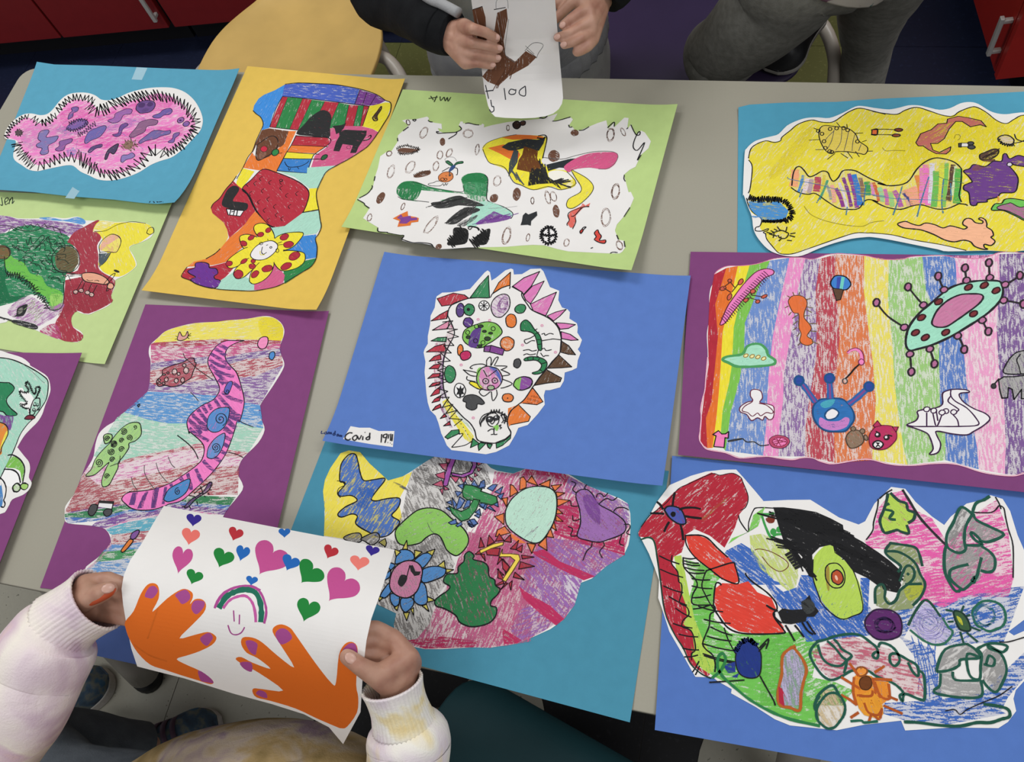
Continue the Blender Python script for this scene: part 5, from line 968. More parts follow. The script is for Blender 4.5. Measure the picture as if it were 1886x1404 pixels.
# ------------------------------------------------------------------ yellow world on teal paper (top right)
def art_yellow():
    s = Sheet([(1360, 197), (2010, 158), (2060, 500), (1358, 492)], ZT + .0006, (0, 0, 0, .004), (.05, .05, .05, .05))
    s.begin('drawing_on_paper', '#519BB6', 'teal paper with a yellow drawing of a long rainbow caterpillar and bugs',
            outline=[(1360, 198), (1380, 193), (1450, 189), (1540, 188), (1620, 182), (1720, 178), (1886, 169), (2010, 158), (2060, 500), (1358, 492)])
    s.V(1350, 170, 6.686)
    def r(t): return [(x + 1711.6, y) for x, y in pts(t)]            # view 1606,170
    def d(t): return [(x, y + 1069.8) for x, y in pts(t)]            # view 1350,330
    def q4(t): return [(x + 1711.6, y + 1069.8) for x, y in pts(t)]  # view 1606,330
    s.cutout(pts("120,1270 140,800 165,720 250,640 350,600 470,570 560,540 660,440 780,380 900,345 1040,338 1180,345 1330,290 1500,205 1600,200 1720,220") + r("50,225 200,240 320,220 440,190 560,190 680,215 820,245 950,225 1080,165 1200,150 1300,175 1430,255 1530,290 1640,300 1760,285 1900,280 2300,320 2500,800 2500,1700") + q4("1900,900 1400,905 930,915 800,890 500,830 200,770 0,740") + d("1620,740 1450,760 1250,810 1050,880 850,965 700,975 560,950 430,890 310,760 250,640 230,490 180,360 130,220"), 1, .0040)
    yl = pts("210,1200 235,950 190,840 215,730 280,670 400,625 560,640 600,580 700,500 800,420 960,370 1080,395 1220,395 1340,320 1440,260 1560,225 1750,270") + r("0,265 150,290 300,300 400,250 540,215 700,260 850,310 980,325 1060,270 1200,215 1280,215 1400,280 1520,375 1640,415 1740,360 1870,310 2250,330 2400,800 2400,1600") + q4("1900,895 1400,900 1150,905 850,835 500,775 250,715 0,690") + d("1650,690 1500,690 1300,750 1100,820 900,890 750,940 650,950 560,935 480,850 410,760 400,690 330,630 350,520 230,440 190,330")
    s.P('#E6D63E', yl, -50, .74, 1); s.P('#E9D92E', r("300,650 500,400 900,340 1250,240 1600,430 1700,700 1500,800 900,800 400,1050 100,1100"), 85, .5, 1); s.P('#E6D53A', "450,1000 700,700 900,480 1000,480 850,800 500,1090", -50, .6, 1)
    s.L(pts("185,1270 210,1200 235,950 190,860"), 2.2); s.L("188,840 215,730 280,670 400,625 500,645 580,625 600,580 700,500 800,420 960,370 1080,395 1220,395 1340,320 1440,260 1560,225 1750,270 1870,300", 2.0)
    s.L(r("0,265 150,290 300,300 400,250 540,215 700,260 850,310 980,325 1060,270 1200,215 1280,215 1400,280 1520,375 1640,415 1740,360 1870,310 2250,330"), 2.0)
    s.L(q4("1150,905 850,835 500,775 250,715 0,690") + d("1650,690 1500,690 1300,750 1100,820 900,890 750,940 650,950 560,935 480,850 410,760 400,690"), 1.9); s.L(d("165,258 185,340 240,430 345,515 330,600 280,620 275,660 350,665 430,635 420,660 370,680 400,700"), 2.0)
    # ladybug
    s.P('#E0C95A', "1055,500 1110,440 1250,450 1400,470 1500,540 1545,630 1650,710 1620,790 1540,780 1400,760 1270,760 1180,780 1110,710 1060,600", 5, .75, 1, line=1.9)
    for q in ("1240,490 1210,620 1160,720", "1335,480 1320,640 1260,740", "1420,500 1390,640 1360,750", "1495,545 1470,640 1460,750", "1570,670 1540,750", "1240,500 1160,580 1130,620"): s.L(q, 1.2, '#555')
    for x, y in ((1190, 480), (1090, 540), (1115, 632), (1132, 715), (1210, 765), (1185, 755), (1270, 472), (1355, 470), (1405, 495), (1525, 635), (1045, 505)): s.E(x, y, 22, 20, 0, None, 0, 0, 1.8)
    for q in ("930,618 1070,610", "1010,735 1110,735", "1155,855 1250,780", "1320,780 1410,840", "1400,760 1465,845", "1500,755 1550,825", "1640,755 1715,752", "1580,640 1640,620", "1500,535 1595,530", "1400,470 1395,420", "1310,450 1270,400", "990,470 1040,490"): s.L(q, 1.5)
    # match tongs, red ribbon, scissors
    s.P('#DE6A38', "1705,490 1770,488 1768,550 1700,548", 0, .95, 0, line=2); s.L("1690,495 1770,480 1765,555 1690,552", 1.6); s.L(r("60,485 180,485 280,492"), 1.8); s.L(r("60,550 200,552 250,560"), 1.8); s.E(1711 + 320, 492, 48, 20, 0, '#7a3a28', 0, .9, 2); s.E(1711 + 290, 560, 50, 18, 0, '#8a4530', 0, .9, 2)
    s.P('#C06B62', r("530,650 590,540 720,490 800,420 910,410 920,360 1050,325 1180,345 1330,380 1395,455 1320,430 1200,455 1100,390 1020,390 940,480 880,600 800,660 710,660 740,740 820,770 960,700 950,750 900,790 780,785 690,740 620,690 560,690"), -30, .7, 0, line=1.7)
    s.P('#4a4a4a', r("1055,660 1090,655 1085,705 1058,705"), 0, .95, 0, line=1.8); s.P('#e4e0da', r("1090,655 1180,655 1170,700 1085,700"), 0, 0, 0, line=1.4); s.E(1711 + 1205, 658, 38, 20, 0, '#4a4a4a', 0, .9, 2); s.E(1711 + 1215, 705, 44, 24, 0, '#4a4a4a', 0, .9, 2)
    s.P('#5b4236', r("1315,800 1380,770 1480,730 1545,740 1530,800 1450,850 1330,860"), -20, .72, 1, line=2.2); s.hatch(1711 + 1350, 830, 1711 + 1530, 760, 6, 110, -35, 1.8, '#2e2420'); s.P('#6d4a3a', r("1330,870 1500,850 1510,880 1400,890"), -10, .8, 0)
    s.E(1711 + 1640, 615, 100, 55, 12, '#d8c7ad', 0, .6, 2.4); s.zig(r("1545,600 1570,650 1650,680 1740,680"), 14, 14, 2.2, '#333'); s.L(r("1740,545 1770,610 1870,640"), 2); s.L(r("1720,660 1820,640 1900,600"), 2)
    # caterpillar
    cat_top = pts("720,1180 735,1040 770,960 820,945 870,990 930,1065 1000,1050 1090,1000 1160,1015 1190,1080 1230,1125 1290,1080 1340,1000 1420,985 1510,1000 1620,1060 1720,1110 1870,1170") + r("60,1150 220,1180 420,1140 540,980 640,890 760,840 880,850 1000,890 1080,960 1090,1010 1080,1180 1060,1300 1090,1380")
    cat_bot = q4("1060,330 920,390 780,395 600,345 480,360 340,400 160,370 0,290") + d("1780,310 1680,280 1610,300 1540,390 1400,400 1290,385 1150,300 1010,205 920,215 800,190 710,130")
    s.P('#EDE6D8', cat_top + cat_bot, 80, .3, 1)
    seg = [('#F2A67A', 760, 960, 740, 1190, 14), ('#4A8AC8', 860, 1030, 800, 1260, 5), ('#E6D3DC', 920, 1070, 860, 1270, 9), ('#B9A0A8', 960, 1080, 930, 1270, 8), ('#B4475E', 1040, 1050, 1020, 1250, 12), ('#D8C74A', 1120, 1030, 1080, 1260, 5), ('#4d9a78', 1160, 1090, 1060, 1350, 4), ('#9a9a9a', 1150, 1150, 1200, 1350, 5), ('#E9A89C', 1210, 1150, 1240, 1390, 7), ('#8B3C8A', 1260, 1190, 1350, 1440, 7), ('#D9D0DC', 1300, 1120, 1400, 1460, 5), ('#7D3A88', 1350, 1060, 1450, 1440, 6), ('#8a3f96', 1420, 1010, 1520, 1450, 7), ('#3A7AC4', 1480, 1020, 1560, 1420, 10), ('#8b6a58', 1560, 1060, 1590, 1320, 7), ('#3C9A58', 1640, 1110, 1650, 1300, 10), ('#D98AC0', 1690, 1120, 1720, 1300, 6), ('#D0603C', 1720, 1120, 1790, 1370, 6), ('#9CCB96', 1790, 1180, 1830, 1380, 8), ('#C66FA8', 1860, 1200, 1890, 1420, 7),
           ('#9CCB7E', 1920, 1230, 1950, 1440, 8), ('#B05AA8', 1975, 1220, 2060, 1440, 9), ('#E0B09A', 2080, 1220, 2160, 1430, 8), ('#3d3f80', 2090, 1250, 2200, 1430, 6), ('#F0A488', 2160, 1190, 2270, 1420, 22), ('#DE8A42', 2250, 1030, 2310, 1390, 8), ('#E583BC', 2330, 940, 2320, 1390, 12), ('#E77CBB', 2360, 900, 2390, 1420, 10), ('#D9D4E0', 2440, 880, 2420, 1400, 9), ('#6FBB55', 2490, 980, 2460, 1440, 11), ('#D9D94A', 2560, 880, 2540, 1440, 9), ('#7BBF5A', 2620, 880, 2580, 1440, 7), ('#5b4236', 2700, 900, 2640, 1370, 9), ('#cfe0b0', 2730, 920, 2680, 1300, 5), ('#57B04C', 2765, 950, 2740, 1400, 12)]
    for c, x0, y0, x1, y1, w in seg: s.L([(x0, y0 + 20), ((x0 + x1) / 2 + 8, (y0 + y1) / 2), (x1, y1)], w, c, 1, part='coloring', cov=.72, flat=0)
    s.L(cat_top, 2.3); s.L(q4("1060,330 1140,340 1165,355"), 2.6); s.L(cat_bot, 2.2)
    s.L("670,1070 700,1100 1000,1155 1300,1230 1560,1270 1870,1310", 1.2, '#4a7aa0'); s.L(r("0,1300 300,1340 600,1350 900,1365"), 1.2, '#4a7aa0'); s.L(r("805,1065 900,1105 1120,1150"), 1.2, '#3d6a58')
    for q in (q4("365,110 300,330 250,470"), q4("690,0 610,250 545,490"), q4("870,30 845,300 865,450"), q4("955,80 965,290"), d("850,150 815,250"), d("1070,240 1025,320"), d("1400,370 1385,470"), d("1625,100 1600,350")): s.L(q, 2.4, '#3f7a9c', cov=.7, flat=0)
    # blue hairy patch
    s.P('#4C90CC', d("190,300 300,300 450,310 560,300 620,360 680,420 650,500 560,540 360,530 250,440 200,380"), 8, .74, 0); s.P('#4C90CC', d("230,480 330,490 260,505"), 5, .7)
    s.zig(d("190,250 300,280 400,270 520,280 600,280 680,340 720,400 730,470 680,520 620,540"), 32, 12, 2.2); s.zig(d("360,545 450,548 560,545 640,530"), 16, 10, 2.2)
    for q in ("480,690 540,670 600,660 650,680 680,700 650,750 600,760", "540,610 570,650 600,660", "660,615 650,660 640,670", "500,640 540,660", "460,660 500,690 490,750", "410,680 480,700", "700,700 765,690", "690,720 760,740", "660,780 720,785", "560,790 600,750", "440,700 540,730", "550,715 570,750 590,735"): s.L(d(q), 2.3, '#2a2a18')
    # purple monster, pickle, skin-coloured squirt
    s.P('#6B3F86', r("1115,1000 1190,970 1240,920 1380,945 1480,880 1580,880 1600,800 1640,790 1680,850 1780,810 1870,830 2050,900 2050,960 1760,930 1700,900 1660,920 1730,1000 1780,1080 1780,1160 1740,1260 1580,1270 1530,1320 1410,1350 1400,1380 1290,1390 1270,1420 1200,1410 1180,1270 1120,1230 1120,1180 1180,1150 1220,1130 1170,1060"), 2, .78, 1, line=2.2)
    s.E(1711 + 1680, 920, 32, 24, 0, '#d8d0d8', 0, .1, 1.6); s.P('#7a4a5c', r("1215,990 1270,920 1330,950 1380,950 1300,990"), 0, .8); 
    s.P('#6FBF56', q4("1460,410 1500,335 1580,330 1620,280 1720,270 1900,300 2150,350 2150,520 1900,545 1750,480 1600,415"), 10, .9, 1, line=2.2); s.P('#A9708E', q4("1530,395 1550,360 1660,330 1700,325 1800,375 1900,370 2100,430 2100,500 1900,530 1780,480 1650,420"), 20, .8, 1, line=1.7)
    s.P('#F0B48E', q4("305,580 400,550 480,580 570,600 650,570 760,590 860,630 950,605 1060,630 1120,645 1160,620 1110,590 1110,550 1150,515 1210,520 1260,565 1340,575 1350,545 1300,520 1330,505 1380,530 1400,580 1400,620 1460,660 1480,720 1450,745 1500,795 1450,845 1370,830 1370,870 1410,890 1350,890 1250,855 1200,800 1110,780 1000,800 880,775 750,710 600,655 480,640 370,625"), 0, .95, 1, line=2.4)
    s.L(d("870,360 950,460 1100,530 1300,580 1480,605 1600,605 1700,560 1850,540"), .8, '#8a8030'); s.L(r("120,710 160,750 270,745 400,750"), .8, '#8a8030'); s.L(r("1000,600 1020,555 1070,560 1070,600 1040,620"), .8, '#8a8030')
    for i in range(3): s.L(q4(f"{1540},{240} {1545},{300}"), 2.5, '#e0963c')
    s.finish()
art_teal_low(); art_yellow()
# ------------------------------------------------------------------ rainbow stripes on purple paper
def art_rainbow():
    s = Sheet([(1272, 464), (2060, 474), (2100, 930), (1249, 838)], ZT + .0034, (0, 0, .006, 0), (.05, .05, .05, .05))
    s.begin('drawing_on_paper', '#7E4476', 'purple paper with vertical rainbow stripes, a flying saucer, a virus and animals')
    s.V(1230, 450, 5.85)
    def r(t): return [(x + 1965.6, y) for x, y in pts(t)]            # view 1566,450
    def d(t): return [(x, y + 1170) for x, y in pts(t)]              # view 1230,650
    def q4(t): return [(x + 1965.6, y + 1170) for x, y in pts(t)]    # view 1566,650
    def k(t): return [(x * .875 + 702, y * .875 - 702) for x, y in pts(t)]   # view 1350,330 at 6.686
    top = pts("500,330 540,285 640,240 800,235 960,215 1120,165 1220,150 1320,148 1440,150 1560,165 1700,120 1790,108") + r("-100,105 150,125 300,160 420,170 560,165 650,140 800,130 1000,125 1150,150 1350,158 1480,140 1600,95 1750,85 1872,100 2400,110 2700,150")
    bot = q4("2750,1450 2000,1290 1860,1305 1750,1330 1550,1315 1380,1280 1200,1220 1050,1195 850,1200 700,1215 520,1215 380,1195 250,1160 150,1150 30,1165") + d("1780,1200 1650,1175 1550,1135 1440,1135 1340,1155 1200,1140 1080,1120 950,1125 770,1135 620,1080 430,1045 370,990 340,930 350,830 360,700 355,610 375,500 400,400 410,270 430,50")
    s.cutout(top + bot + pts("420,1000 430,900 460,750 445,600 460,480 490,420"), 1)
    # stripes: x on the upper edge, mid line and lower edge (in this view)
    lines = [[(500, 330), (450, 600), (430, 1000), (440, 1300), (410, 1500), (360, 1900), (350, 2150)], [(630, 260), (510, 650), (540, 1000), (500, 1400), (470, 1700), (410, 1880), (425, 2200)],
             [(755, 238), (700, 480), (590, 950), (570, 1300), (550, 1600), (520, 1900), (480, 2200)], [(880, 232), (800, 500), (710, 900), (690, 1300), (660, 1500), (590, 1800), (560, 2150)],
             [(1100, 180), (960, 520), (830, 850), (820, 1200), (770, 1480), (680, 1800), (620, 2230)], [(1310, 150), (1230, 500), (1130, 1000), (1085, 1400), (1070, 1700), (1060, 1950), (1025, 2280)],
             [(1480, 160), (1400, 500), (1330, 950), (1250, 1400), (1240, 1700), (1200, 2000), (1190, 2290)], [(1640, 160), (1590, 500), (1600, 900), (1600, 1200), (1520, 1700), (1480, 2000), (1480, 2290)],
             [(1810, 112), (1800, 350), (1830, 700), (1850, 1000), (1800, 1500), (1790, 1800), (1800, 2360)], [(2115, 130), (2110, 500), (2170, 1000), (2210, 1300), (2240, 1700), (2220, 2000), (2200, 2330)],
             [(2380, 170), (2370, 600), (2420, 1100), (2440, 1500), (2490, 1900), (2560, 2300), (2580, 2380)], [(2740, 140), (2780, 500), (2900, 800), (2920, 1100), (2930, 1700), (2990, 2100), (2990, 2330)],
             [(3095, 130), (3110, 420), (3150, 900), (3190, 1200), (3240, 1700), (3330, 2200), (3350, 2430)], [(3570, 110), (3570, 420), (3540, 900), (3560, 1300), (3620, 1700), (3640, 2200), (3630, 2480)],
             [(3900, 100), (3920, 500), (3940, 900), (3960, 1300), (3980, 1700), (4000, 2200), (4000, 2500)], [(4700, 150), (4700, 500), (4700, 900), (4700, 1300), (4720, 1700), (4740, 2200), (4740, 2650)]]
    cols = [('#B02A3A', .92), ('#E2722E', .9), ('#EBDB38', .88), ('#7DBF4E', .84), ('#6F8FCB', .66), ('#EC8FC6', .66), ('#8F6BA4', .5), ('#BB4654', .62), ('#DE7B4A', .62), ('#EBDD62', .62), ('#9CCB78', .58), ('#5B7EC2', .64), ('#EFA3CB', .55), ('#7D5A95', .58), ('#c9a2cf', .5)]
    for i, (c, cov) in enumerate(cols): s.P(c, lines[i] + lines[i + 1][::-1], 88 if i > 3 else 95, cov, 0)
    # trim the paint to the wavy edge: pink border line
    s.L(top, 1.6, '#D77B9C', cov=.8, flat=0); s.L(bot, 3.0, '#D77B9C', cov=.8, flat=0); s.L(bot, 1.0, '#e9e4e2')
    # pink striped wing
    s.P('#E87FBC', "565,875 575,830 640,680 720,560 820,430 940,310 1040,270 1110,275 1142,295 1130,330 1040,370 930,480 820,590 700,740 620,850", -50, .88, 1, line=1.9, lc='#5a1e30')
    for i in range(26):
        f = i / 26.0; x = 600 + 480 * f; y = 820 - 520 * f
        s.L([(x - 28 - 14 * math.sin(f * 3), y - 26), (x + 4, y + 4), (x + 30 + 10 * math.sin(f * 3), y + 40)], 1.5, '#4a1a38')
    for x, y, a_, b_, rt in ((665, 572, 22, 36, 25), (785, 410, 22, 36, 35), (595, 480, 34, 20, -20), (667, 400, 20, 20, 0), (915, 512, 28, 22, -20), (840, 608, 26, 18, -20), (968, 622, 24, 18, -20), (1038, 567, 34, 16, -25)): s.E(x, y, a_, b_, rt, '#CE5F4C', 0, .9, 1.8, '#5a2a1e')
    for q in ("595,470 680,525", "667,405 720,470", "610,460 665,420", "690,520 760,430", "870,580 960,605", "890,550 1010,570"): s.L(q, 1.8, '#4a2a20')
    # ant
    s.P('#E0703A', "1300,640 1310,590 1350,560 1430,560 1480,590 1500,650 1470,740 1470,800 1520,860 1545,915 1500,990 1550,1030 1560,1070 1510,1095 1450,1080 1420,1040 1435,970 1410,900 1410,760 1350,740", 80, .92, 1, line=1.6, lc='#5a3a20')
    for q in ("1285,560 1320,580", "1345,520 1360,560", "1420,520 1410,560", "1490,600 1540,590", "1260,690 1300,670", "1300,770 1330,735", "1500,680 1560,690", "1490,710 1550,740", "1340,805 1400,765", "1470,775 1525,775", "1350,870 1400,830", "1520,860 1600,860", "1350,930 1390,900", "1540,940 1600,945", "1390,1000 1420,960", "1550,1050 1620,1080", "1400,1095 1430,1065"): s.L(q, 1.6, '#6a5a28')
    # ice-cream
    s.P('#3F7FC8', k("1200,1290 1225,1230 1270,1195 1360,1200 1420,1240 1450,1300 1420,1350 1380,1370 1300,1365 1230,1345"), 85, .95, 1, line=2.4); s.P('#3a4fa8', k("1280,1215 1330,1210 1310,1355 1270,1350"), 90, .9, 0); s.P('#6fc8b8', k("1335,1210 1375,1215 1350,1365 1310,1360"), 90, .9, 0); s.P('#5b4232', "1775,480 1870,490 1890,500 1860,600 1815,612", 0, .9, 0, line=1.6)
    # saucer
    s.P('#A6DCC0', "590,1250 640,1215 800,1190 850,1110 920,1080 1000,1085 1060,1140 1080,1200 1150,1250 1150,1290 1080,1310 880,1325 740,1320 650,1280", 0, .95, 1); s.L("590,1250 640,1215 800,1190 850,1110 920,1080 1000,1085 1060,1140 1080,1200 1150,1250 1150,1290 1080,1310 880,1325 740,1320 650,1280", 5.0, '#4D9A5C', 1, True)
    for x, y in ((840, 1205), (908, 1212), (970, 1220), (1032, 1237)): s.E(x, y, 26, 17, -25, '#ECE3A0', 0, .9, 1.7, '#9a7a3a')
    # virus
    s.P('#9FDABF', r("600,1000 640,880 740,750 880,630 1050,490 1200,430 1380,400 1580,400 1630,440 1640,540 1590,640 1450,770 1250,900 1080,1000 880,1090 720,1135 640,1150 600,1100"), -30, .95, 1); s.L(r("600,1000 640,880 740,750 880,630 1050,490 1200,430 1380,400 1580,400 1630,440 1640,540 1590,640 1450,770 1250,900 1080,1000 880,1090 720,1135 640,1150 600,1100"), 4.2, '#232327', 1, True)
    s.P('#C57A9E', r("880,830 940,710 1050,610 1180,550 1300,540 1400,545 1430,580 1380,650 1250,750 1150,820 1040,890 950,900 890,880"), -35, .92, 1); s.L(r("880,830 940,710 1050,610 1180,550 1300,540 1400,545 1430,580 1380,650 1250,750 1150,820 1040,890 950,900 890,880"), 3.4, '#232327', 1, True)
    for x, y in ((950, 625), (765, 795), (700, 958), (806, 1010), (1025, 955), (1325, 755), (1270, 470), (1440, 448), (1568, 505)): s.E(x + 1966, y, 46, 28, -30, '#7B3034', 0, .95, 3.0, '#33181c')
    for x0, y0, mx_, my_, x1, y1 in ((580, 900, 400, 780, 280, 635), (785, 660, 720, 590, 620, 465), (1008, 495, 975, 430, 945, 350), (1250, 395, 1240, 330, 1232, 262), (1500, 365, 1495, 300, 1490, 205), (1665, 440, 1740, 400, 1825, 342), (1650, 610, 1740, 625, 1860, 650), (1420, 825, 1450, 890, 1485, 945), (1155, 995, 1190, 1050, 1225, 1140), (855, 1135, 880, 1210, 905, 1295), (640, 1190, 648, 1270, 655, 1380)):
        s.L([(x0 + 1966, y0), (mx_ + 1966, my_), (x1 + 1966, y1)], 3.6, '#2a2428'); s.E(x0 + 1966, y0, 40, 32, -20, '#B87298', 0, .95, 3.0, '#2a2428'); s.E(x1 + 1966, y1, 34, 42, 15, '#B06A90', 0, .95, 3.4, '#2a2428')
    # question hook, cane and dot
    s.L("1930,1170 1910,1250 1830,1300", .1, '#e77fbb'); s.L(r("-30,1180 0,1150 60,1140 110,1180 125,1270"), 5.2, '#EE86BE'); s.E(118 + 1966, 1275, 30, 32, 0, '#EE86BE', 0, .95, 1.8, '#7a2a50'); s.L(r("-35,1170 0,1140 70,1125 130,1170 145,1250"), 1.6, '#7a2a50'); s.L(r("95,1300 40,1350 0,1400 -60,1460"), 2.8); s.E(-60 + 1966, 1480, 26, 26, 0, '#ddd', 0, .4, 2.0, '#444')
    # blue ring creature
    s.P('#2F6FB0', d("1560,620 1580,560 1640,510 1720,500") + q4("-200,495 -90,505 -20,560 30,640 40,720 0,790 -60,850") + d("1800,855 1700,845 1620,790 1570,710"), 0, .95, 1, line=3.2, lc='#1d4a78'); s.P('#C47FC0', d("1640,700 1720,740 1840,740") + q4("-60,700 -10,720 -40,800") + d("1820,840 1700,830 1630,780"), -10, .85, 1); s.P('#4AA5B8', d("1640,560 1700,520 1800,510 1760,580 1680,600"), 0, .8, 1); s.P('#ECE8E8', d("1690,680 1720,630 1780,605 1840,650 1800,710 1720,725"), 0, 0, 1, line=3.0, lc='#1d4a78')
    for a_, b_ in ((d("1590,540 1520,440 1440,330"), d("1412,305 1413,305")), (d("1748,500 1745,400 1740,320"), d("1740,280 1741,280")), (q4("-20,560 60,500 170,400"), q4("200,370 201,370"))):
        s.L(a_, 11, '#2a62a6'); s.L(a_, 4, '#7d4a8a'); s.E(b_[0][0], b_[0][1], 48, 48, 0, '#2b4a9a', 0, .95, 4, '#1d4f86')
    # white outlined ghost
    s.P('#ECE9E8', d("780,640 780,590 850,540 915,520 890,470 895,415 940,400 1000,420 1018,490 990,540 1080,560 1140,590 1135,700 1090,725 1045,690 1020,730 965,705 900,735 850,670"), 0, 0, 1, line=1.8, lc='#6a1e3a'); s.L(d("915,520 900,540 830,580 800,630 860,650 910,690 965,655 1000,685 1060,650 1120,660 1130,630 1060,570 980,550"), 1.8, '#6a1e3a')
    # shirt, needle, yarn
    s.P('#EE82B8', d("485,885 545,845 580,880 620,880 655,855 650,925 615,920 605,1025 495,1015 520,900"), 0, .93, 0, line=2); s.L(d("645,955 740,935 810,930 700,955 645,960"), 1.7, '#333'); s.L(d("810,930 850,965 930,965 1000,1005 1090,995"), 1.9, '#333')
    s.E(1200, 965 + 1170, 110, 70, 0, '#B8486A', 0, .95, 1); s.E(1205, 965 + 1170, 78, 46, 0, '#EE82B8', 0, .9, 1.5, '#8a2a48')
    for q in ("1140,940 1280,970", "1130,970 1270,940", "1170,925 1215,1010", "1215,920 1165,1010", "1140,990 1280,955"): s.L(d(q), 1.5, '#8a2a48')
    # bear heads
    s.P('#8E7762', q4("-50,930 -10,860 40,840 100,850 140,920 130,980 60,1025 -10,1025"), 40, .75, 1, line=1.9, lc='#4a3a2c'); s.E(30 + 1966, 825 + 1170, 26, 24, 0, '#8E7762', 0, .7, 1.7, '#4a3a2c'); s.E(128 + 1966, 850 + 1170, 26, 26, 0, '#8E7762', 0, .7, 1.7, '#4a3a2c'); s.E(165 + 1966, 920 + 1170, 18, 32, -20, '#8E7762', 0, .7, 1.7, '#4a3a2c')
    s.P('#B8325E', q4("200,930 220,860 280,800 360,788 450,800 490,850 495,930 440,1000 380,1040 300,1050 220,1020"), 30, .92, 1, line=1.8, lc='#6a1a34'); s.P('#B8325E', q4("245,790 290,738 330,790 260,808"), 0, .9, 0, line=1.8, lc='#6a1a34'); s.P('#B8325E', q4("450,805 515,805 490,860"), 0, .9, 0, line=1.8, lc='#6a1a34')
    for x, y in ((292, 890), (388, 920)): s.E(x + 1966, y + 1170, 34, 30, 0, '#2a1a20', flat=1); s.E(x + 1961, y + 1165, 14, 14, 0, '#e8e4e4', flat=1)
    s.E(295 + 1966, 995 + 1170, 55, 40, 0, '#ECE8E8', 0, 0, 0); s.E(295 + 1966, 995 + 1170, 55, 40, 0, '#ECE8E8', flat=1, line=3); s.P('#1c1518', q4("268,970 320,975 295,1000"), 0, 1, 0); s.L(q4("295,1000 275,1020"), 2.2); s.L(q4("295,1000 318,1018"), 2.2); s.L(q4("270,850 300,865"), 2); s.L(q4("400,890 450,905"), 2.4)
    # white bird mouth
    s.P('#ECE9E8', q4("605,785 700,740 730,690 720,640 780,620 900,605 990,560 990,450 1040,415 1120,400 1240,405 1280,430 1190,440 1170,470 1220,540 1330,610 1450,660 1500,720 1430,790 1330,850 1250,890 1100,880 930,850 930,900 970,990 940,1080 850,1100 890,1040 860,930 820,870 700,820"), 0, 0, 1, line=2.5, lc='#3a1a40')
    for q in ("605,785 700,800 930,800 1160,800 1370,785 1350,710 1250,600 1130,530 1080,470 1080,410", "1080,470 1050,530 1130,590 1165,620 1130,650", "820,650 820,800", "885,650 925,800 985,670", "920,610 940,740", "1100,670 1150,730 1165,800", "830,620 920,605"): s.L(q4(q), 2.5, '#3a1a40')
    for x, y in ((820, 615), (895, 630), (1025, 635), (1110, 645), (985, 650)): s.E(x + 1966, y + 1170, 32, 26, -10, '#ECE9E8', flat=1, line=2.2, lc='#3a1a40')
    # elephant
    s.P('#A9A7A4', q4("1655,225 1670,140 1740,40 1830,-10 2000,-10 2000,200 1840,235"), 80, .65, 1, line=2.2); s.P('#A9A7A4', q4("1595,300 1650,265 1760,265 1880,250 2050,250 2050,500 1840,500 1840,400 1760,510 1740,400 1700,380 1690,490 1630,495 1605,400"), 70, .65, 0, line=2.2); s.L(q4("1600,285 1560,330 1540,360"), 2.4); s.E(1540 + 1966, 365 + 1170, 26, 26, 0, '#3a3a3a', 0, .9, 1.6); s.L(q4("1830,230 1810,150 1790,80 1830,20"), 2)
    s.finish()

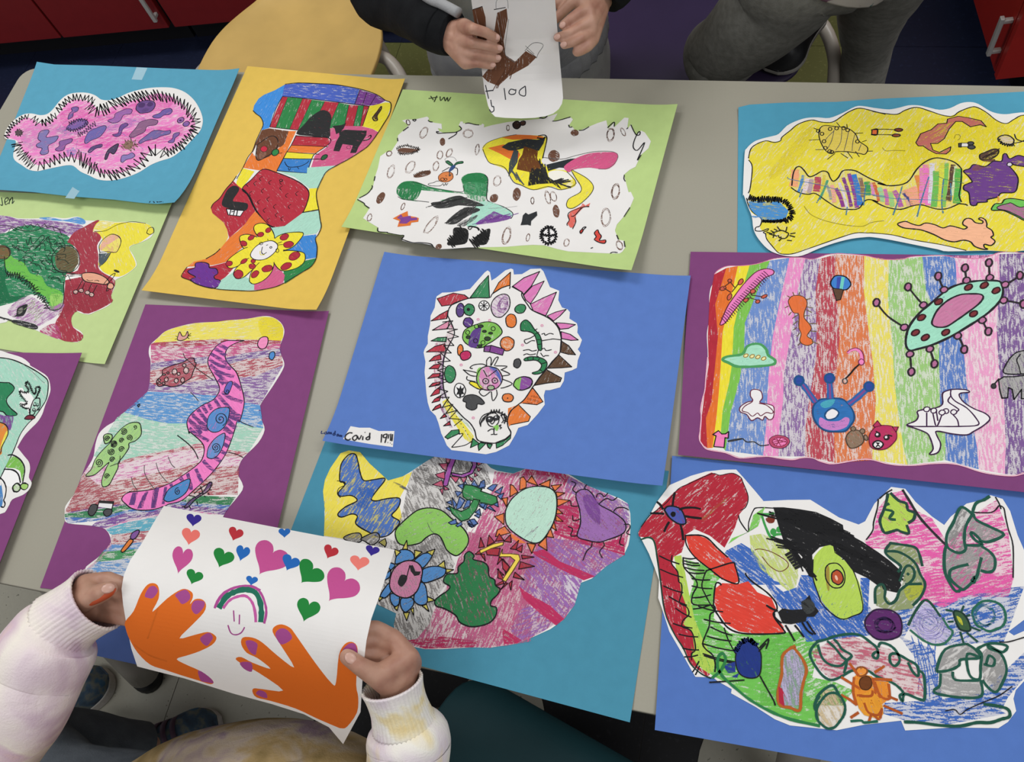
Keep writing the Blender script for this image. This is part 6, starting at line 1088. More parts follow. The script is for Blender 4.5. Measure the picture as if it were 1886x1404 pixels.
# ------------------------------------------------------------------ red bird creature on blue paper
def art_bird():
    s = Sheet([(1238, 840), (2000, 915), (1960, 1480), (1206, 1345)], ZT + .0030, (0, 0, .003, 0), (.05, .05, .05, .05))
    s.begin('drawing_on_paper', '#5476BA', 'blue paper with a red-headed bird full of scribbles and an avocado, nearest the camera')
    s.V(1160, 830, 5.85)
    def b(t): return [(x + 1404, y + 175.5) for x, y in pts(t)]      # view 1400,860
    def c(t): return [(x + 2375, y + 175.5) for x, y in pts(t)]      # view 1566,860
    def d(t): return [(x + 175.5, y + 1111.5) for x, y in pts(t)]    # view 1190,1020
    def e(t): return [(x + 1404, y + 1345.5) for x, y in pts(t)]     # view 1400,1060
    def f(t): return [(x + 2375, y + 1345.5) for x, y in pts(t)]     # view 1566,1060
    def g(t): return [(x * 1.475 + 175.5, y * 1.475 + 1954) for x, y in pts(t)]   # view 1190,1164 (3.966)
    def h(t): return [(x * 1.475 + 2375, y * 1.475 + 1954) for x, y in pts(t)]    # view 1566,1164
    s.cutout(pts("90,890 130,830 220,690 290,560 430,375 660,275 820,230 1000,210 1145,208 1220,290 1350,440 1440,548") + b("0,375 300,360 540,358 850,550 1060,625 1130,590 1230,400 1410,220 1560,240") + c("590,240 700,380 880,540 1010,630 1080,540 1250,400 1380,370 1510,310 1640,350 1720,480 1800,740 1870,900 1990,1200 2020,1350 1872,1500") + f("1872,480 1700,610 1760,650 1872,600 2000,640 2000,1000 1780,1240") +
             h("1190,490 1210,580 1150,660 1080,705 750,700 400,722 370,650 100,680 -100,720") + g("1269,708 1050,685 940,640 800,550 620,450 625,420 520,360 490,335 360,330 330,280 280,190 170,0") + d("170,590 130,480 140,290 90,150 30,0"), 0)
    GR, LG = '#6FBF52', '#B2CF56'
    s.P(GR, d("600,30 800,260 740,330 730,700 900,860 1200,880 1500,860") + e("450,640 300,800 300,1000 500,1300 620,1404") + g("1269,690 1060,650 900,580 760,500 640,400 500,330 340,220 320,60 300,-200"), 5, .74, 0); s.P(GR, e("0,640 500,600 640,740 560,1100 800,1150 1000,1240 900,1404 0,1404"), -25, .62, 0)
    s.P(LG, d("300,30 380,20 420,200 460,420 520,700 600,900 740,1180 720,1280 640,1300 500,1120 520,900 400,760 360,500 340,250"), 75, .82, 0); s.P('#7cc05a', d("420,60 600,120 720,260 640,340 740,560 640,640 500,560 560,380 480,260"), 20, .6, 0)
    s.P('#3D68B8', pts("1040,1080 1200,1000 1330,1080 1450,1250 1550,1404 1700,1450 1200,1450 1100,1250 980,1180") , 35, .7, 0); s.P('#3D68B8', e("0,0 250,180 400,130 440,0 600,0 640,180 860,350 1080,300 1080,30 1180,30 1160,400 1100,500 1180,650 500,720 420,560 200,330"), 50, .72, 0); s.P('#3D68B8', f("-300,450 200,330 260,420 900,300 1300,180 1872,120 1700,600 1650,720 950,760 1000,560 640,560 560,700 700,900 780,1100 830,1404 1000,1404 900,800 500,650 300,640 150,500"), -15, .5, 0)
    s.P('#3D68B8', h("250,520 600,500 960,450 1269,150 1300,300 1150,480 1100,580 1140,600 700,680 400,650 240,600"), 0, .55, 0); s.hatch(f("700,1000 950,1000")[0][0], f("700,1000")[0][1], f("950,1000")[0][0], f("950,1000")[0][1], 9, 600, 80, 1.8, '#3D68B8', .7)
    s.P('#E65FA8', c("150,800 250,700 300,450 430,290 570,260 700,470 880,560 1030,800 1000,1100 1020,1404 800,1404 800,1300 700,1050 760,960 640,860 430,820 380,890 200,880"), -8, .6, 0); s.P('#E65FA8', c("1010,870 1350,500 1570,360 1700,700 1760,1200 1700,1404 1000,1404"), -12, .5, 0); s.P('#E65FA8', f("800,0 1760,0 1720,180 1300,200 1000,350 730,270"), -10, .6, 0)
    # red head and neck
    s.P('#B02738', "90,890 150,790 290,640 480,450 640,350 880,240 970,270 1120,245 1200,300 1230,370 1280,520 1240,620 1180,690 1130,840 1020,1050 860,920 700,850 600,910 590,1000 560,1100 470,1150 440,1230 520,1340 540,1404 330,1404 320,1280 290,1080 270,1000 230,950 100,930", -45, .8, 0)
    s.P('#B02738', d("120,10 300,20 280,110 350,230 380,420 430,560 440,680 400,760 500,860 520,1040 490,1100 560,1220 690,1300 660,1330 480,1190 400,1020 300,870 190,590 150,300"), 75, .82, 0)
    s.P('#B08A4A', "780,720 1000,540 1050,520 860,700 800,760", -40, .35)
    s.P('#4c58a4', "370,640 410,610 490,610 560,650 605,780 530,795 430,730", 50, .85, 1); s.L("370,640 410,605 490,608 560,650 605,780 530,795 430,730 370,640", 3.2); s.E(467, 690, 28, 30, 0, '#111', flat=1)
    for q in ("460,610 470,530 485,455", "530,640 600,620 700,620 765,635", "590,710 680,725 775,735", "545,800 565,880 575,970", "425,770 390,830 370,880", "370,685 300,680 220,680", "360,640 330,590 290,555"): s.L(q, 4.2)
    s.L("120,830 210,710 300,640 400,560 520,420 640,360 880,255 970,270 1100,248 1190,290 1220,350 1275,500 1250,610 1190,650", 1.6); s.L("1170,700 1190,770 1275,880 1280,780 1330,650 1380,620 1560,625", 2.2)
    s.L("115,965 200,940 260,980 290,1120 330,1404", 3.2, '#1d4a38'); s.L(d("110,0 150,250 200,620 300,860 400,1020 480,1190 600,1300 700,1345"), 2.6, '#1d3a30')
    # red wings
    s.P('#DA4234', "600,920 720,915 830,950 930,1050 1060,1150 1130,1230 1165,1404 1060,1404 880,1290 720,1180 640,1060", 40, .8, 0); s.P('#DA4234', d("720,170 940,110 1000,300 950,320 800,260 730,230"), 40, .8, 0); s.P('#DA4234', d("740,380 820,320 1000,330 1100,300 1200,420 1350,480 1400,600 1370,650 1480,790 1480,860 1200,870 1000,840 860,760 760,600 720,480"), 25, .84, 0)
    s.L("590,920 740,915 840,950 940,1050 1055,1155", 3); s.L("600,920 610,1020 700,1150 860,1280 1000,1390", 2.6); s.L(d("640,190 760,150 930,100 960,140 1000,300 950,325 800,260 680,160"), 2.8); s.L(d("810,345 790,320 750,330 730,480 735,600 800,700 880,800 1000,855 1200,870 1470,860 1485,830 1400,720 1370,650 1410,600 1390,520 1300,420 1150,310 1080,240 1070,210"), 3)
    # spine ladders
    for x0, y0, x1, y1 in ((140, 25, 360, 115), (150, 170, 400, 260), (185, 350, 400, 425), (245, 465, 440, 560), (315, 590, 490, 690), (290, 755, 500, 805), (350, 870, 560, 900), (390, 1020, 570, 1040), (410, 1115, 560, 1095), (500, 1280, 570, 1160), (530, 1310, 575, 1210)): s.L(d(f"{x0},{y0} {(x0+x1)//2},{(y0+y1)//2+8} {x1},{y1}"), 2.5)
    s.L(d("280,20 275,110 340,200 350,300 380,330 385,420 360,530 440,580 460,660 400,720 390,790 480,830 520,930 530,1040 490,1080 490,1150"), 2.3)
    s.L(d("400,40 405,140 450,200 530,280 550,350 500,450 510,550 720,560 740,620 690,660 680,780 640,880 610,970 640,1030 720,1100 745,1200 740,1280"), 2.6); s.L(d("650,190 630,230 600,350 640,450 700,560 760,640 830,760"), 2.4); s.L(d("840,800 880,920 940,1040 965,1080"), 2.4)
    for x0, y0, x1, y1 in ((410, 50, 550, 50), (410, 80, 570, 105), (410, 110, 580, 130), (410, 150, 630, 185), (450, 205, 640, 210), (490, 270, 690, 285), (490, 350, 715, 380), (490, 480, 700, 445), (505, 600, 690, 555), (560, 570, 830, 630), (620, 710, 910, 755), (690, 790, 930, 885), (650, 890, 920, 945), (600, 970, 950, 1050), (610, 1080, 960, 1170), (620, 1100, 950, 1185)): s.L(d(f"{x0},{y0} {(x0+x1)//2},{(y0+y1)//2+10} {x1},{y1}"), 2.6)
    # lime shapes and avocado
    s.P('#C6D47A', pts("1290,920 1420,900 1560,960 1700,1050 1800,1160") + b("400,1050 410,1180 380,1300 300,1340 180,1240 0,1100 -100,900"), 60, .6, 0); s.L(b("-60,900 0,890 120,920 260,1000 305,1060 270,1110 200,1130 100,1070 20,970"), 1.5, '#6a2a28')
    s.P(LG, b("590,960 700,850 790,840 880,1000 960,1020 1020,1160 1080,1300 1110,1540 1000,1610 880,1650 700,1500 620,1350 570,1200 570,1040"), -60, .86, 1); s.L(b("570,1000 570,1200 620,1360 680,1500 860,1640 1000,1610 1105,1540 1060,1290 1000,1120 930,1010 880,1000"), 1.9); s.P('#A08A3C', b("720,1060 745,1110 745,1330 720,1310 700,1150"), 90, .8); s.E(1404 + 805, 175 + 1175, 105, 140, -20, None, 0, 0, 2.2); s.E(1404 + 830, 175 + 1195, 62, 78, -15, '#B5502E', 30, .95, 2.4); s.E(1404 + 820, 175 + 1200, 14, 30, -20, '#e8b9a0', 0, .9)
    # green marker box
    s.L("1400,690 1520,690 1550,670", 4.5, '#3E9A4A'); s.L("1420,700 1460,820 1520,940 1570,910 1640,905", 4.5, '#3E9A4A'); s.E(1545, 880, 32, 38, 0, '#3E9A4A', flat=1); s.E(1605, 855, 28, 32, 0, '#3E9A4A', flat=1); s.P('#7DC75A', "1280,880 1330,700 1460,610 1440,650 1380,820 1180,930 1060,1010 1100,950", -45, .75, 0); s.P('#7a3020', b("60,560 150,530 150,600 90,610"), 0, .8)
    # big black scribble
    s.P('#1b1b1d', b("140,440 250,440 420,460 600,490 760,560 890,630 900,700 1100,810 1280,930 1400,1020 1540,1150 1500,1230 1520,1280 1470,1360 1330,1330 1150,1200 1000,1130 900,1000 800,930 780,840 640,870 560,950 570,1200 520,1180 480,1000 420,940 340,900 250,800 200,650"), 25, .93, 0)
    s.hatch(1404 + 300, 175 + 600, 1404 + 800, 175 + 640, 26, 520, 24, 3.4, '#161618', .85); s.hatch(1404 + 900, 175 + 900, 1404 + 1350, 175 + 1100, 22, 420, 28, 3.4, '#161618', .85); s.hatch(1404 + 330, 175 + 920, 1404 + 540, 175 + 1100, 12, 330, 55, 3.0, '#161618', .85); s.hatch(1404 + 200, 175 + 780, 1404 + 350, 175 + 900, 8, 300, 12, 2.6, '#161618', .8)
    for i in range(6): s.L(b(f"{270+i*20},{960+i*28} {340+i*18},{920+i*30}"), 5, '#222')
    # green leaf and olive shapes
    s.P(LG, b("1390,290 1440,330 1500,380 1580,420 1600,480 1660,510 1660,560 1590,620 1600,710 1520,700 1470,690 1350,720 1300,620 1300,540 1340,460 1350,400"), 40, .85, 0); s.L(b("1400,285 1490,370 1570,400 1590,470 1660,500 1650,570 1590,610"), 5.2, '#24443a'); s.L(b("1575,630 1600,720 1520,705 1475,685 1420,700 1340,715 1300,640 1290,570 1330,470 1360,370 1375,290"), 5.0, '#24443a'); s.L(b("1340,465 1430,490 1390,560 1460,575"), 5.0, '#24503a'); s.L(b("1390,400 1350,420"), 5.0, '#24503a')
    s.L(c("300,350 290,450 250,600 240,690 170,790"), 2.3); s.L(c("450,250 380,290 310,350"), 2.3); s.L(c("560,250 640,380 700,480 770,580 900,720 1030,850"), 4.5, '#2a2a2e')
    s.P('#8F9A6C', b("1350,910 1400,840 1500,850 1660,880 1700,960 1720,1060 1640,1000 1700,1100 1760,1230 1740,1380 1640,1530 1400,1560 1250,1500 1230,1320 1300,1270 1350,1400 1420,1480 1520,1320 1560,1120 1500,1060 1400,990"), -40, .72, 0); s.P('#A9B040', b("1560,1290 1740,1270 1740,1360 1620,1450 1560,1380"), -30, .75)
    for q in ("1390,825 1500,840 1660,870 1710,940 1745,1075", "1400,830 1350,900 1370,960 1500,1060 1510,1100 1480,1140", "1360,915 1480,920 1600,980 1680,1060 1720,1160 1775,1270 1730,1400 1640,1500", "1500,1240 1560,1090 1620,1075 1660,1140 1640,1220 1560,1290 1500,1340 1480,1400", "1580,1170 1600,1150", "1560,1270 1740,1265", "1240,1480 1240,1320 1310,1270 1345,1330 1340,1420 1390,1480 1460,1440 1500,1340"): s.L(b(q), 4.8, '#1f4a3c')
    # grey leaves on pink
    s.P('#8d8b8a', c("1050,720 1120,520 1200,440 1290,520 1240,640 1220,840 1230,900 1160,920 1060,850"), -60, .58, 0); s.P('#9a9896', c("1310,530 1350,600 1640,730 1480,810 1410,800 1300,720 1250,830 1400,860 1540,950 1540,1110 1420,1130 1380,1240 1230,1310 1120,1290 1020,1120 1030,900 1200,930 1240,760"), -45, .6, 0)
    for q in ("1310,510 1210,440 1160,480 1110,600 1040,730 1040,860 1120,920 1190,930 1240,890 1225,800 1240,650 1310,520", "1310,510 1350,400 1440,360 1500,320", "1320,510 1360,580 1520,660 1650,735 1500,810 1410,805 1380,770 1310,710 1300,740 1350,800 1410,830 1400,850 1250,850", "1410,860 1500,920 1555,1000 1545,1110 1480,1140 1400,1120", "1410,980 1380,1100 1350,1200 1230,1320 1180,1310 1080,1220 1070,1130 1130,1090 1270,1055", "1030,850 1010,960 1020,1150 1110,1320 1160,1345 1190,1320", "1300,1240 1340,1190 1330,1250 1300,1240"): s.L(c(q), 5.2, '#1f5444')
    s.L(c("1330,495 1430,500 1520,495 1570,460 1600,425 1650,450 1670,550 1700,680 1750,860 1750,1200"), 2.2); s.L(c("1560,330 1600,400 1620,460"), 2.4)
    # purple egg, lilac rhomb, beetle, ring
    s.E(2375 + 360, 1345 + 535, 205, 170, 12, '#5A2764', 10, .86, 3.0, '#2a1a38'); s.loops(2375 + 370, 1345 + 540, 120, 90, 10, 2.6, '#2a1840', 3, .4)
    s.P('#C3BBDD', f("610,550 700,400 790,280 850,300 960,430 1030,530 1100,630 1030,720 900,750 770,700 660,620"), 30, .6, 0); s.loops(2375 + 850, 1345 + 520, 180, 170, 20, 1.4, '#8f88c0', 6, .65); s.L(f("620,545 700,390 790,275 860,300 970,450"), 4.4, '#1f4a3a'); s.L(f("990,460 1050,560 1100,620 1020,730 900,750 780,700 640,590"), 4.0, '#2f6a54')
    s.P('#3a5a3a', f("1110,400 1190,400 1260,480 1290,590 1220,600 1160,560"), 50, .95, 1, line=3.4, lc='#16302a'); s.P('#b8b83a', f("1140,440 1190,470 1210,540 1170,510"), 50, .9); 
    for q in ("1100,390 1025,375", "1110,500 1050,505", "1180,610 1220,740", "1250,620 1370,720", "1290,560 1400,600", "1250,440 1290,430", "1190,400 1220,330"): s.L(f(q), 3.6, '#1f4a3c')
    s.E(2375 + 1495, 1345 + 440, 180, 160, 15, None, 0, 0, 4.2, '#23644e'); s.loops(2375 + 1440, 1345 + 430, 120, 130, 0, 2.6, '#2f6a80', 2, .3)
    # grey vase group
    s.P('#9a9896', f("930,1010 1020,800 1250,740 1330,790 1420,840 1390,880 1180,930 1060,1040"), -35, .6, 0); s.P('#a4a2a0', f("960,1060 1100,1040 1150,1130 1400,1150 1410,1300 1200,1320 960,1280 900,1240 960,1180"), 5, .6, 0); s.P('#969492', f("1420,1000 1420,830 1500,760 1600,840 1680,1010 1620,1200 1560,1260 1430,1130"), -60, .62, 0)
    for q in ("1250,740 1020,800 930,1010 960,1040 1080,1020 1170,970 1190,910 1390,890 1340,800 1250,740", "1400,890 1260,850 1260,1000 1300,1100 1390,1120 1400,980 1410,850 1350,790", "1100,1040 1130,1130 1380,1135", "970,1060 960,1190 900,1240 940,1280 1200,1320 1410,1300 1400,1130", "1420,1130 1480,1210 1560,1260 1620,1190 1680,1020 1620,850 1490,790 1490,760 1560,800 1640,830 1690,770 1600,740 1480,740 1370,790", "1430,960 1530,980 1550,910 1490,870 1460,960"): s.L(f(q), 4.6, '#1f5444')
    # pink-striped worm with green outline
    s.P('#C4677A', e("560,820 780,700 1000,660 1200,740 1400,800 1600,920 1740,1080 1760,1320 1560,1270 1400,1150 1200,1050 1000,1030 880,1080 760,1120 620,1000"), 10, .5, 0)
    for q in ("600,720 720,690 800,660 960,635 1080,650 1180,720 1250,780 1270,860 1250,900 1210,870 1240,830 1280,840", "1270,780 1300,730 1400,760 1470,830 1500,920 1450,980 1400,940 1400,860 1470,850 1600,920 1690,980 1700,1090 1640,1040 1590,940", "1700,1030 1760,1080 1770,1320 1720,1340 1560,1280 1530,1360 1500,1300 1540,1270 1480,1200 1400,1150 1250,1090 1160,1030 1050,1020 960,1040 880,1090 760,1130 650,1060 540,880 560,780 640,700", "620,750 660,880 740,960 860,980 930,920 960,900 980,860 880,800 840,740 790,690", "720,710 800,780 880,880 930,930 900,1060"): s.L(e(q), 4.6, '#1d5444')
    # bee
    s.P('#E08A2C', e("1000,1100 1060,1060 1200,1090 1240,1140 1380,1150 1390,1330 1300,1404 1060,1404 1000,1250"), 80, .85, 0); s.E(1404 + 1135, 1345 + 1165, 66, 76, 0, '#6B3A18', 0, .95, 2, '#4a2810'); s.E(1404 + 1090, 1345 + 1040, 60, 50, 0, '#E8923C', 0, .8, 3, '#8a4a1e')
    for q in ("960,950 1040,1060 1060,1090", "1340,980 1230,1050", "870,1100 1000,1180 1080,1230", "870,1290 960,1340 1040,1400", "1200,1120 1420,1130", "1390,1310 1480,1350", "1010,1100 1000,1260 1040,1404", "1040,1300 1200,1290 1240,1250 1210,1120", "1230,1150 1290,1300 1390,1330 1380,1170", "1200,1404 1210,1330 1300,1310", "1120,1380 1150,1404"): s.L(e(q), 4.6, '#B2551F', cov=.9, flat=0)
    s.P('#E0962C', h("40,480 150,430 230,500 240,600 210,640 100,610 60,560"), 70, .82, 0)
    for q in ("60,470 150,470 160,430", "100,520 130,590 200,610 230,560", "240,540 380,600", "230,560 210,640 160,600", "60,590 0,630", "150,610 130,670", "270,470 345,500"): s.L(h(q), 4.4, '#A8501E', cov=.9, flat=0)
    # cat, blue beetle, rocket, pebble
    s.P('#1d1d1f', e("190,400 240,360 330,375 450,370 470,320 390,250 440,290 490,260 530,215 560,300 630,390 580,450 500,450 490,500 330,530 240,520"), 20, .95, 0); s.P('#3a3d3d', e("440,300 550,260 590,370 500,420"), 40, .7)
    for q in ("270,540 320,620 370,710", "370,540 420,600 470,670", "450,510 510,600 570,640", "500,500 550,580 595,640", "190,390 120,360 65,325", "150,410 160,460 230,520"): s.L(e(q), 3.6)
    s.P('#20357E', d("965,1180 975,1060 1050,960 1130,950 1220,1040 1240,1150 1220,1310 1120,1345 1010,1300"), 65, .9, 1, line=2.2); s.zig(d("960,1060 1030,950 1110,930 1200,990"), 22, 9, 2.4, '#1f3070'); s.P('#25388a', d("830,1200 960,1170 960,1280 880,1290"), 10, .75, 0); s.P('#25388a', d("920,1330 1000,1290 980,1340"), 0, .8, 0)
    for q in ("1220,1020 1320,920 1290,1030", "1210,1060 1290,970", "1225,1320 1280,1420 1370,1580 1390,1640", "680,1390 850,1380 1060,1365"): s.L(d(q), 2.6)
    s.L(g("480,340 530,300 560,260 580,200 560,160 530,180 520,250 540,300 580,350 660,420 760,500 900,580 1050,640 1269,690"), 5, '#2c7a44'); s.L(h("0,655 80,650 100,665 200,655"), 4.4, '#22604a')
    s.P('#B9B0CC', e("250,830 330,790 400,830 460,920 480,1000 440,1404 200,1404 210,1100 240,950"), 80, .62, 0); s.P('#B9B0CC', g("1000,190 1060,120 1150,240 1160,330 1130,570 970,540 990,350"), 80, .5, 0); s.L(g("1090,105 1050,125 1000,170 990,240 990,310 970,400 960,480 980,540 1050,555 1120,575 1130,460 1150,360 1170,280 1140,200 1080,120"), 5.2, '#B05E26'); s.P('#B0263E', g("965,400 990,415 1030,500 1000,450 1010,550 970,520"), 60, .95, 0)
    s.P('#CDB994', e("640,1300 720,1220 800,1250 860,1404 640,1404"), 60, .6, 0); s.L(g("1269,470 1240,510 1230,560 1269,610"), 4.8, '#1d5444'); s.L(e("590,1404 620,1300 720,1210 790,1195 840,1280 885,1380"), 4.8, '#1d5444'); s.E(1404 + 760, 1345 + 1460, 150, 190, 20, '#CDB994', 60, .5, 4.6, '#1d5444')
    s.L(h("390,660 500,665 650,685 800,690 920,665 1020,665 1100,640 1160,620 1150,570 1080,545 970,530"), 5.2, '#1d5040'); s.L(h("690,580 760,570 800,605 850,570 960,520 1080,470 1180,400"), 1.8); s.L(f("1600,720 1700,720 1872,670"), 2)
    s.finish()
art_rainbow(); art_bird()
# ------------------------------------------------------------------ sheets held in the hands
class Held(Sheet):
    """A bent sheet in mid air: straight along one direction, curved along the other."""
    def __init__(s, corners, depths, axis, knots, bump, tilt=0.0):
        s.view = (0.0, 0.0, 1.0); s.k = 0; s.rnd = random.Random(5); s.geo = {}; s.corners = corners
        import numpy as np
        A = np.array([[1, x, y] for x, y in corners], float); b = np.array([1 / d for d in depths])
        s.c = np.linalg.lstsq(A, b, rcond=None)[0]
        s.ax = axis; s.kn = knots; s.bu = bump
        P = [s.world(*c) for c in corners]
        s.O = sum(P, Vector()) / len(P)
        s.no = (P[1] - P[0]).cross(P[3] - P[0]).normalized()
        if s.no.dot(CAM_P - s.O) < 0: s.no = -s.no
    def inv(s, x, y):
        t = x * s.ax[0] + y * s.ax[1]; g = 0.0; kn = s.kn
        if t <= kn[0]: g = s.bu[0] + (s.bu[1] - s.bu[0]) * (t - kn[0]) / (kn[1] - kn[0])
        elif t >= kn[-1]: g = s.bu[-1] + (s.bu[-1] - s.bu[-2]) * (t - kn[-1]) / (kn[-1] - kn[-2])
        else:
            for i in range(len(kn) - 1):
                if kn[i] <= t <= kn[i + 1]: g = s.bu[i] + (s.bu[i + 1] - s.bu[i]) * (t - kn[i]) / (kn[i + 1] - kn[i]); break
        return s.c[0] + s.c[1] * x + s.c[2] * y + g
    def world(s, x, y): return deep(x, y, 1.0 / s.inv(x, y))
    def uv(s, X, Y):
        x0, y0, sc = s.view
        return (x0 + X / sc) / 1000, -(y0 + Y / sc) / 1000
    def scale_here(s, uv): return 0.001
    def _surf(s, bm):
        no = Vector((s.ax[0], -s.ax[1], 0)).normalized(); L = math.hypot(*s.ax)
        for k in s.kn[1:-1]:
            bmesh.ops.bisect_plane(bm, geom=bm.verts[:] + bm.edges[:] + bm.faces[:], plane_co=no * (k / L / 1000), plane_no=no, dist=1e-7)
        for v in bm.verts: v.co = s.world(v.co.x * 1000, -v.co.y * 1000) - s.O + s.no * v.co.z
    def flat_part(s, name, p, mat, parent, zoff, thick, sm=0):
        p = pts(p) if isinstance(p, str) else list(p)
        U = [s.uv(*a) for a in p]
        bm = bmesh.new(); f = bm.faces.new([bm.verts.new((a[0], a[1], zoff)) for a in U]); bm.normal_update()
        if f.normal.z < 0: f.normal_flip()
        s._surf(bm); bmesh.ops.triangulate(bm, faces=bm.faces[:])
        r = bmesh.ops.extrude_face_region(bm, geom=bm.faces[:])
        for v in [g for g in r['geom'] if isinstance(g, bmesh.types.BMVert)]: v.co += s.no * thick
        bmesh.ops.recalc_face_normals(bm, faces=bm.faces[:])
        return from_bm(name, bm, mat, parent)
    def start(s, name, outline, label):
        s.root = empty(name, s.O); setp(s.root, label, 'artwork', 'drawings held up in the hands')
        s.cut = s.flat_part('paper', outline, M_WHITE, s.root, 0, .0002); s.ctop = .0002 + 4e-6

def knots(a, b, n, h): return [a + (b - a) * i / n for i in range(n + 1)], [h * (1 - (2 * i / n - 1) ** 2) for i in range(n + 1)]
kn, bu = knots(858.7, 1170, 40, .068)
hands_sheet = Held([(302, 932), (727, 1013), (655, 1355), (253, 1228)], (1.03, .99, .93, .985), (-.187, .982), kn, bu)
def art_hands():
    s = hands_sheet
    s.start('held_drawing', [(302, 932), (515, 973), (727, 1013), (715, 1050), (700, 1095), (684, 1140), (675, 1180), (669, 1230), (666, 1280), (664, 1312), (632, 1371), (606, 1340), (560, 1316), (500, 1297), (430, 1278), (340, 1250), (253, 1228), (242, 1195), (233, 1150), (227, 1115), (224, 1085), (228, 1060), (240, 1032), (262, 1000), (282, 965)],
            'white sheet with two orange painted hands, hearts and a smiley under a rainbow')
    Or, Pu = '#DC6A1E', '#A24A8A'
    s.V(0, 1044, 3.9)
    s.P(Or, "900,395 960,320 1010,200 1060,130 1110,120 1140,150 1140,230 1095,325 1200,230 1280,175 1330,160 1380,185 1385,225 1365,270 1400,235 1450,235 1480,270 1465,330 1380,420 1290,515 1400,490 1490,470 1540,490 1555,520 1520,565 1430,610 1340,640 1270,665 1340,705 1430,745 1500,790 1535,830 1510,845 1430,820 1300,780 1180,740 1080,705 990,620 930,520 905,450", 30, 1, 1, flat=.94)
    for q in ("1040,210 1070,150 1110,140 1135,175 1100,225 1065,225", "1260,200 1330,165 1365,200 1360,240 1310,270 1280,235", "1375,290 1400,245 1465,250 1465,290 1420,340 1390,330", "1440,510 1500,475 1530,510 1510,545 1485,570 1450,545", "1425,745 1500,790 1535,835 1480,830 1440,815"): s.P(Pu, q, 40, 1, 1, flat=.95)
    for q in ("1135,300 1095,420 1060,520", "960,560 1080,640 1200,680"): s.L(q, 3, '#CF641C', flat=.9)
    s.L("1542,300 1560,250 1600,195 1660,160 1740,140 1820,150 1872,170", 4, '#AE4A90'); s.V(370, 1044, 3.9); 
    s.L("105,290 150,210 220,160 300,140 380,145 430,190 460,260 470,330 455,410", 4.5, '#AE4A90'); s.L("130,300 180,220 250,180 320,165 390,185 425,250 435,330 430,400", 10, '#1F6B55'); s.L("160,300 210,240 280,212 330,215 370,260 390,330 395,400", 5, '#C25A9E')
    s.L("235,315 240,395", 2.6, '#A24A8A'); s.L("278,345 276,415", 2.6, '#A24A8A'); s.L("195,420 215,475 250,490 290,475 315,435", 2.4, '#A24A8A')
    s.V(460, 1044, 3.9)
    s.P(Or, "-60,560 -50,510 20,510 90,545 200,640 320,725 220,560 165,470 180,430 230,415 290,440 330,490 470,690 590,840 620,830 640,640 680,560 730,540 770,570 775,650 765,850 780,940 770,1050 700,1150 660,1162 620,1150 480,1090 330,1020 150,965 50,940 20,900 30,875 90,880 240,890 60,760 -70,690 -100,660 -60,650 20,690 150,735 60,660 -20,620", 30, 1, 1, flat=.94)
    for q in ("185,480 220,445 270,455 305,515 235,560 200,530", "-30,540 10,530 55,555 50,600 40,635 0,610", "-70,690 10,690 15,755 -40,735", "45,910 70,888 115,905 125,945 70,930", "665,610 710,555 760,560 772,640 720,640"): s.P(Pu, q, 40, 1, 1, flat=.95)
    hearts = [("345,945 358,965 370,950 371,962 348,1000 ", '#3F2A8C'),]
    s.V(0, 0, 1)
    def heart(x, y, w, h, rot, col):
        P = []
        for i in range(18):
            t = 2 * math.pi * i / 18; hx = math.sin(t) ** 3; hy = -(13 * math.cos(t) - 5 * math.cos(2 * t) - 2 * math.cos(3 * t) - math.cos(4 * t)) / 15
            a = math.radians(rot); P.append((x + w * hx * math.cos(a) - h * hy * math.sin(a), y + w * hx * math.sin(a) + h * hy * math.cos(a)))
        s.P(col, P, 40, 1, 1, flat=.93)
    for a in ((357, 957, 14, 12, 8, '#37288C'), (351, 987, 17, 16, 12, '#E8746A'), (335, 1029, 19, 26, 14, '#C0508E'), (358, 1062, 16, 14, 20, '#1F8038'), (434, 983, 14, 13, 20, '#B8303A'), (411, 1027, 20, 18, 22, '#1F8038'), (447, 1018, 13, 15, 16, '#2366B4'), (497, 1028, 34, 32, 32, '#C0508E'), (524, 981, 11, 9, 0, '#2366B4'), (535, 1036, 17, 15, 24, '#2366B4'), (464, 1069, 11, 9, 10, '#2366B4'), (571, 1055, 27, 22, 40, '#1F8038'), (609, 1016, 14, 13, 25, '#B8303A'), (628, 1079, 34, 32, 38, '#C0508E'), (567, 1122, 22, 22, 18, '#1F8038'), (662, 1036, 18, 14, 10, '#EE7F74'), (686, 1014, 13, 10, 14, '#37288C')): heart(*a)
    s.write(s.cut, 'coloring', 'coloring', s.ctop); s.write(s.cut, 'ink_lines', 'ink_lines', s.ctop)
art_hands()

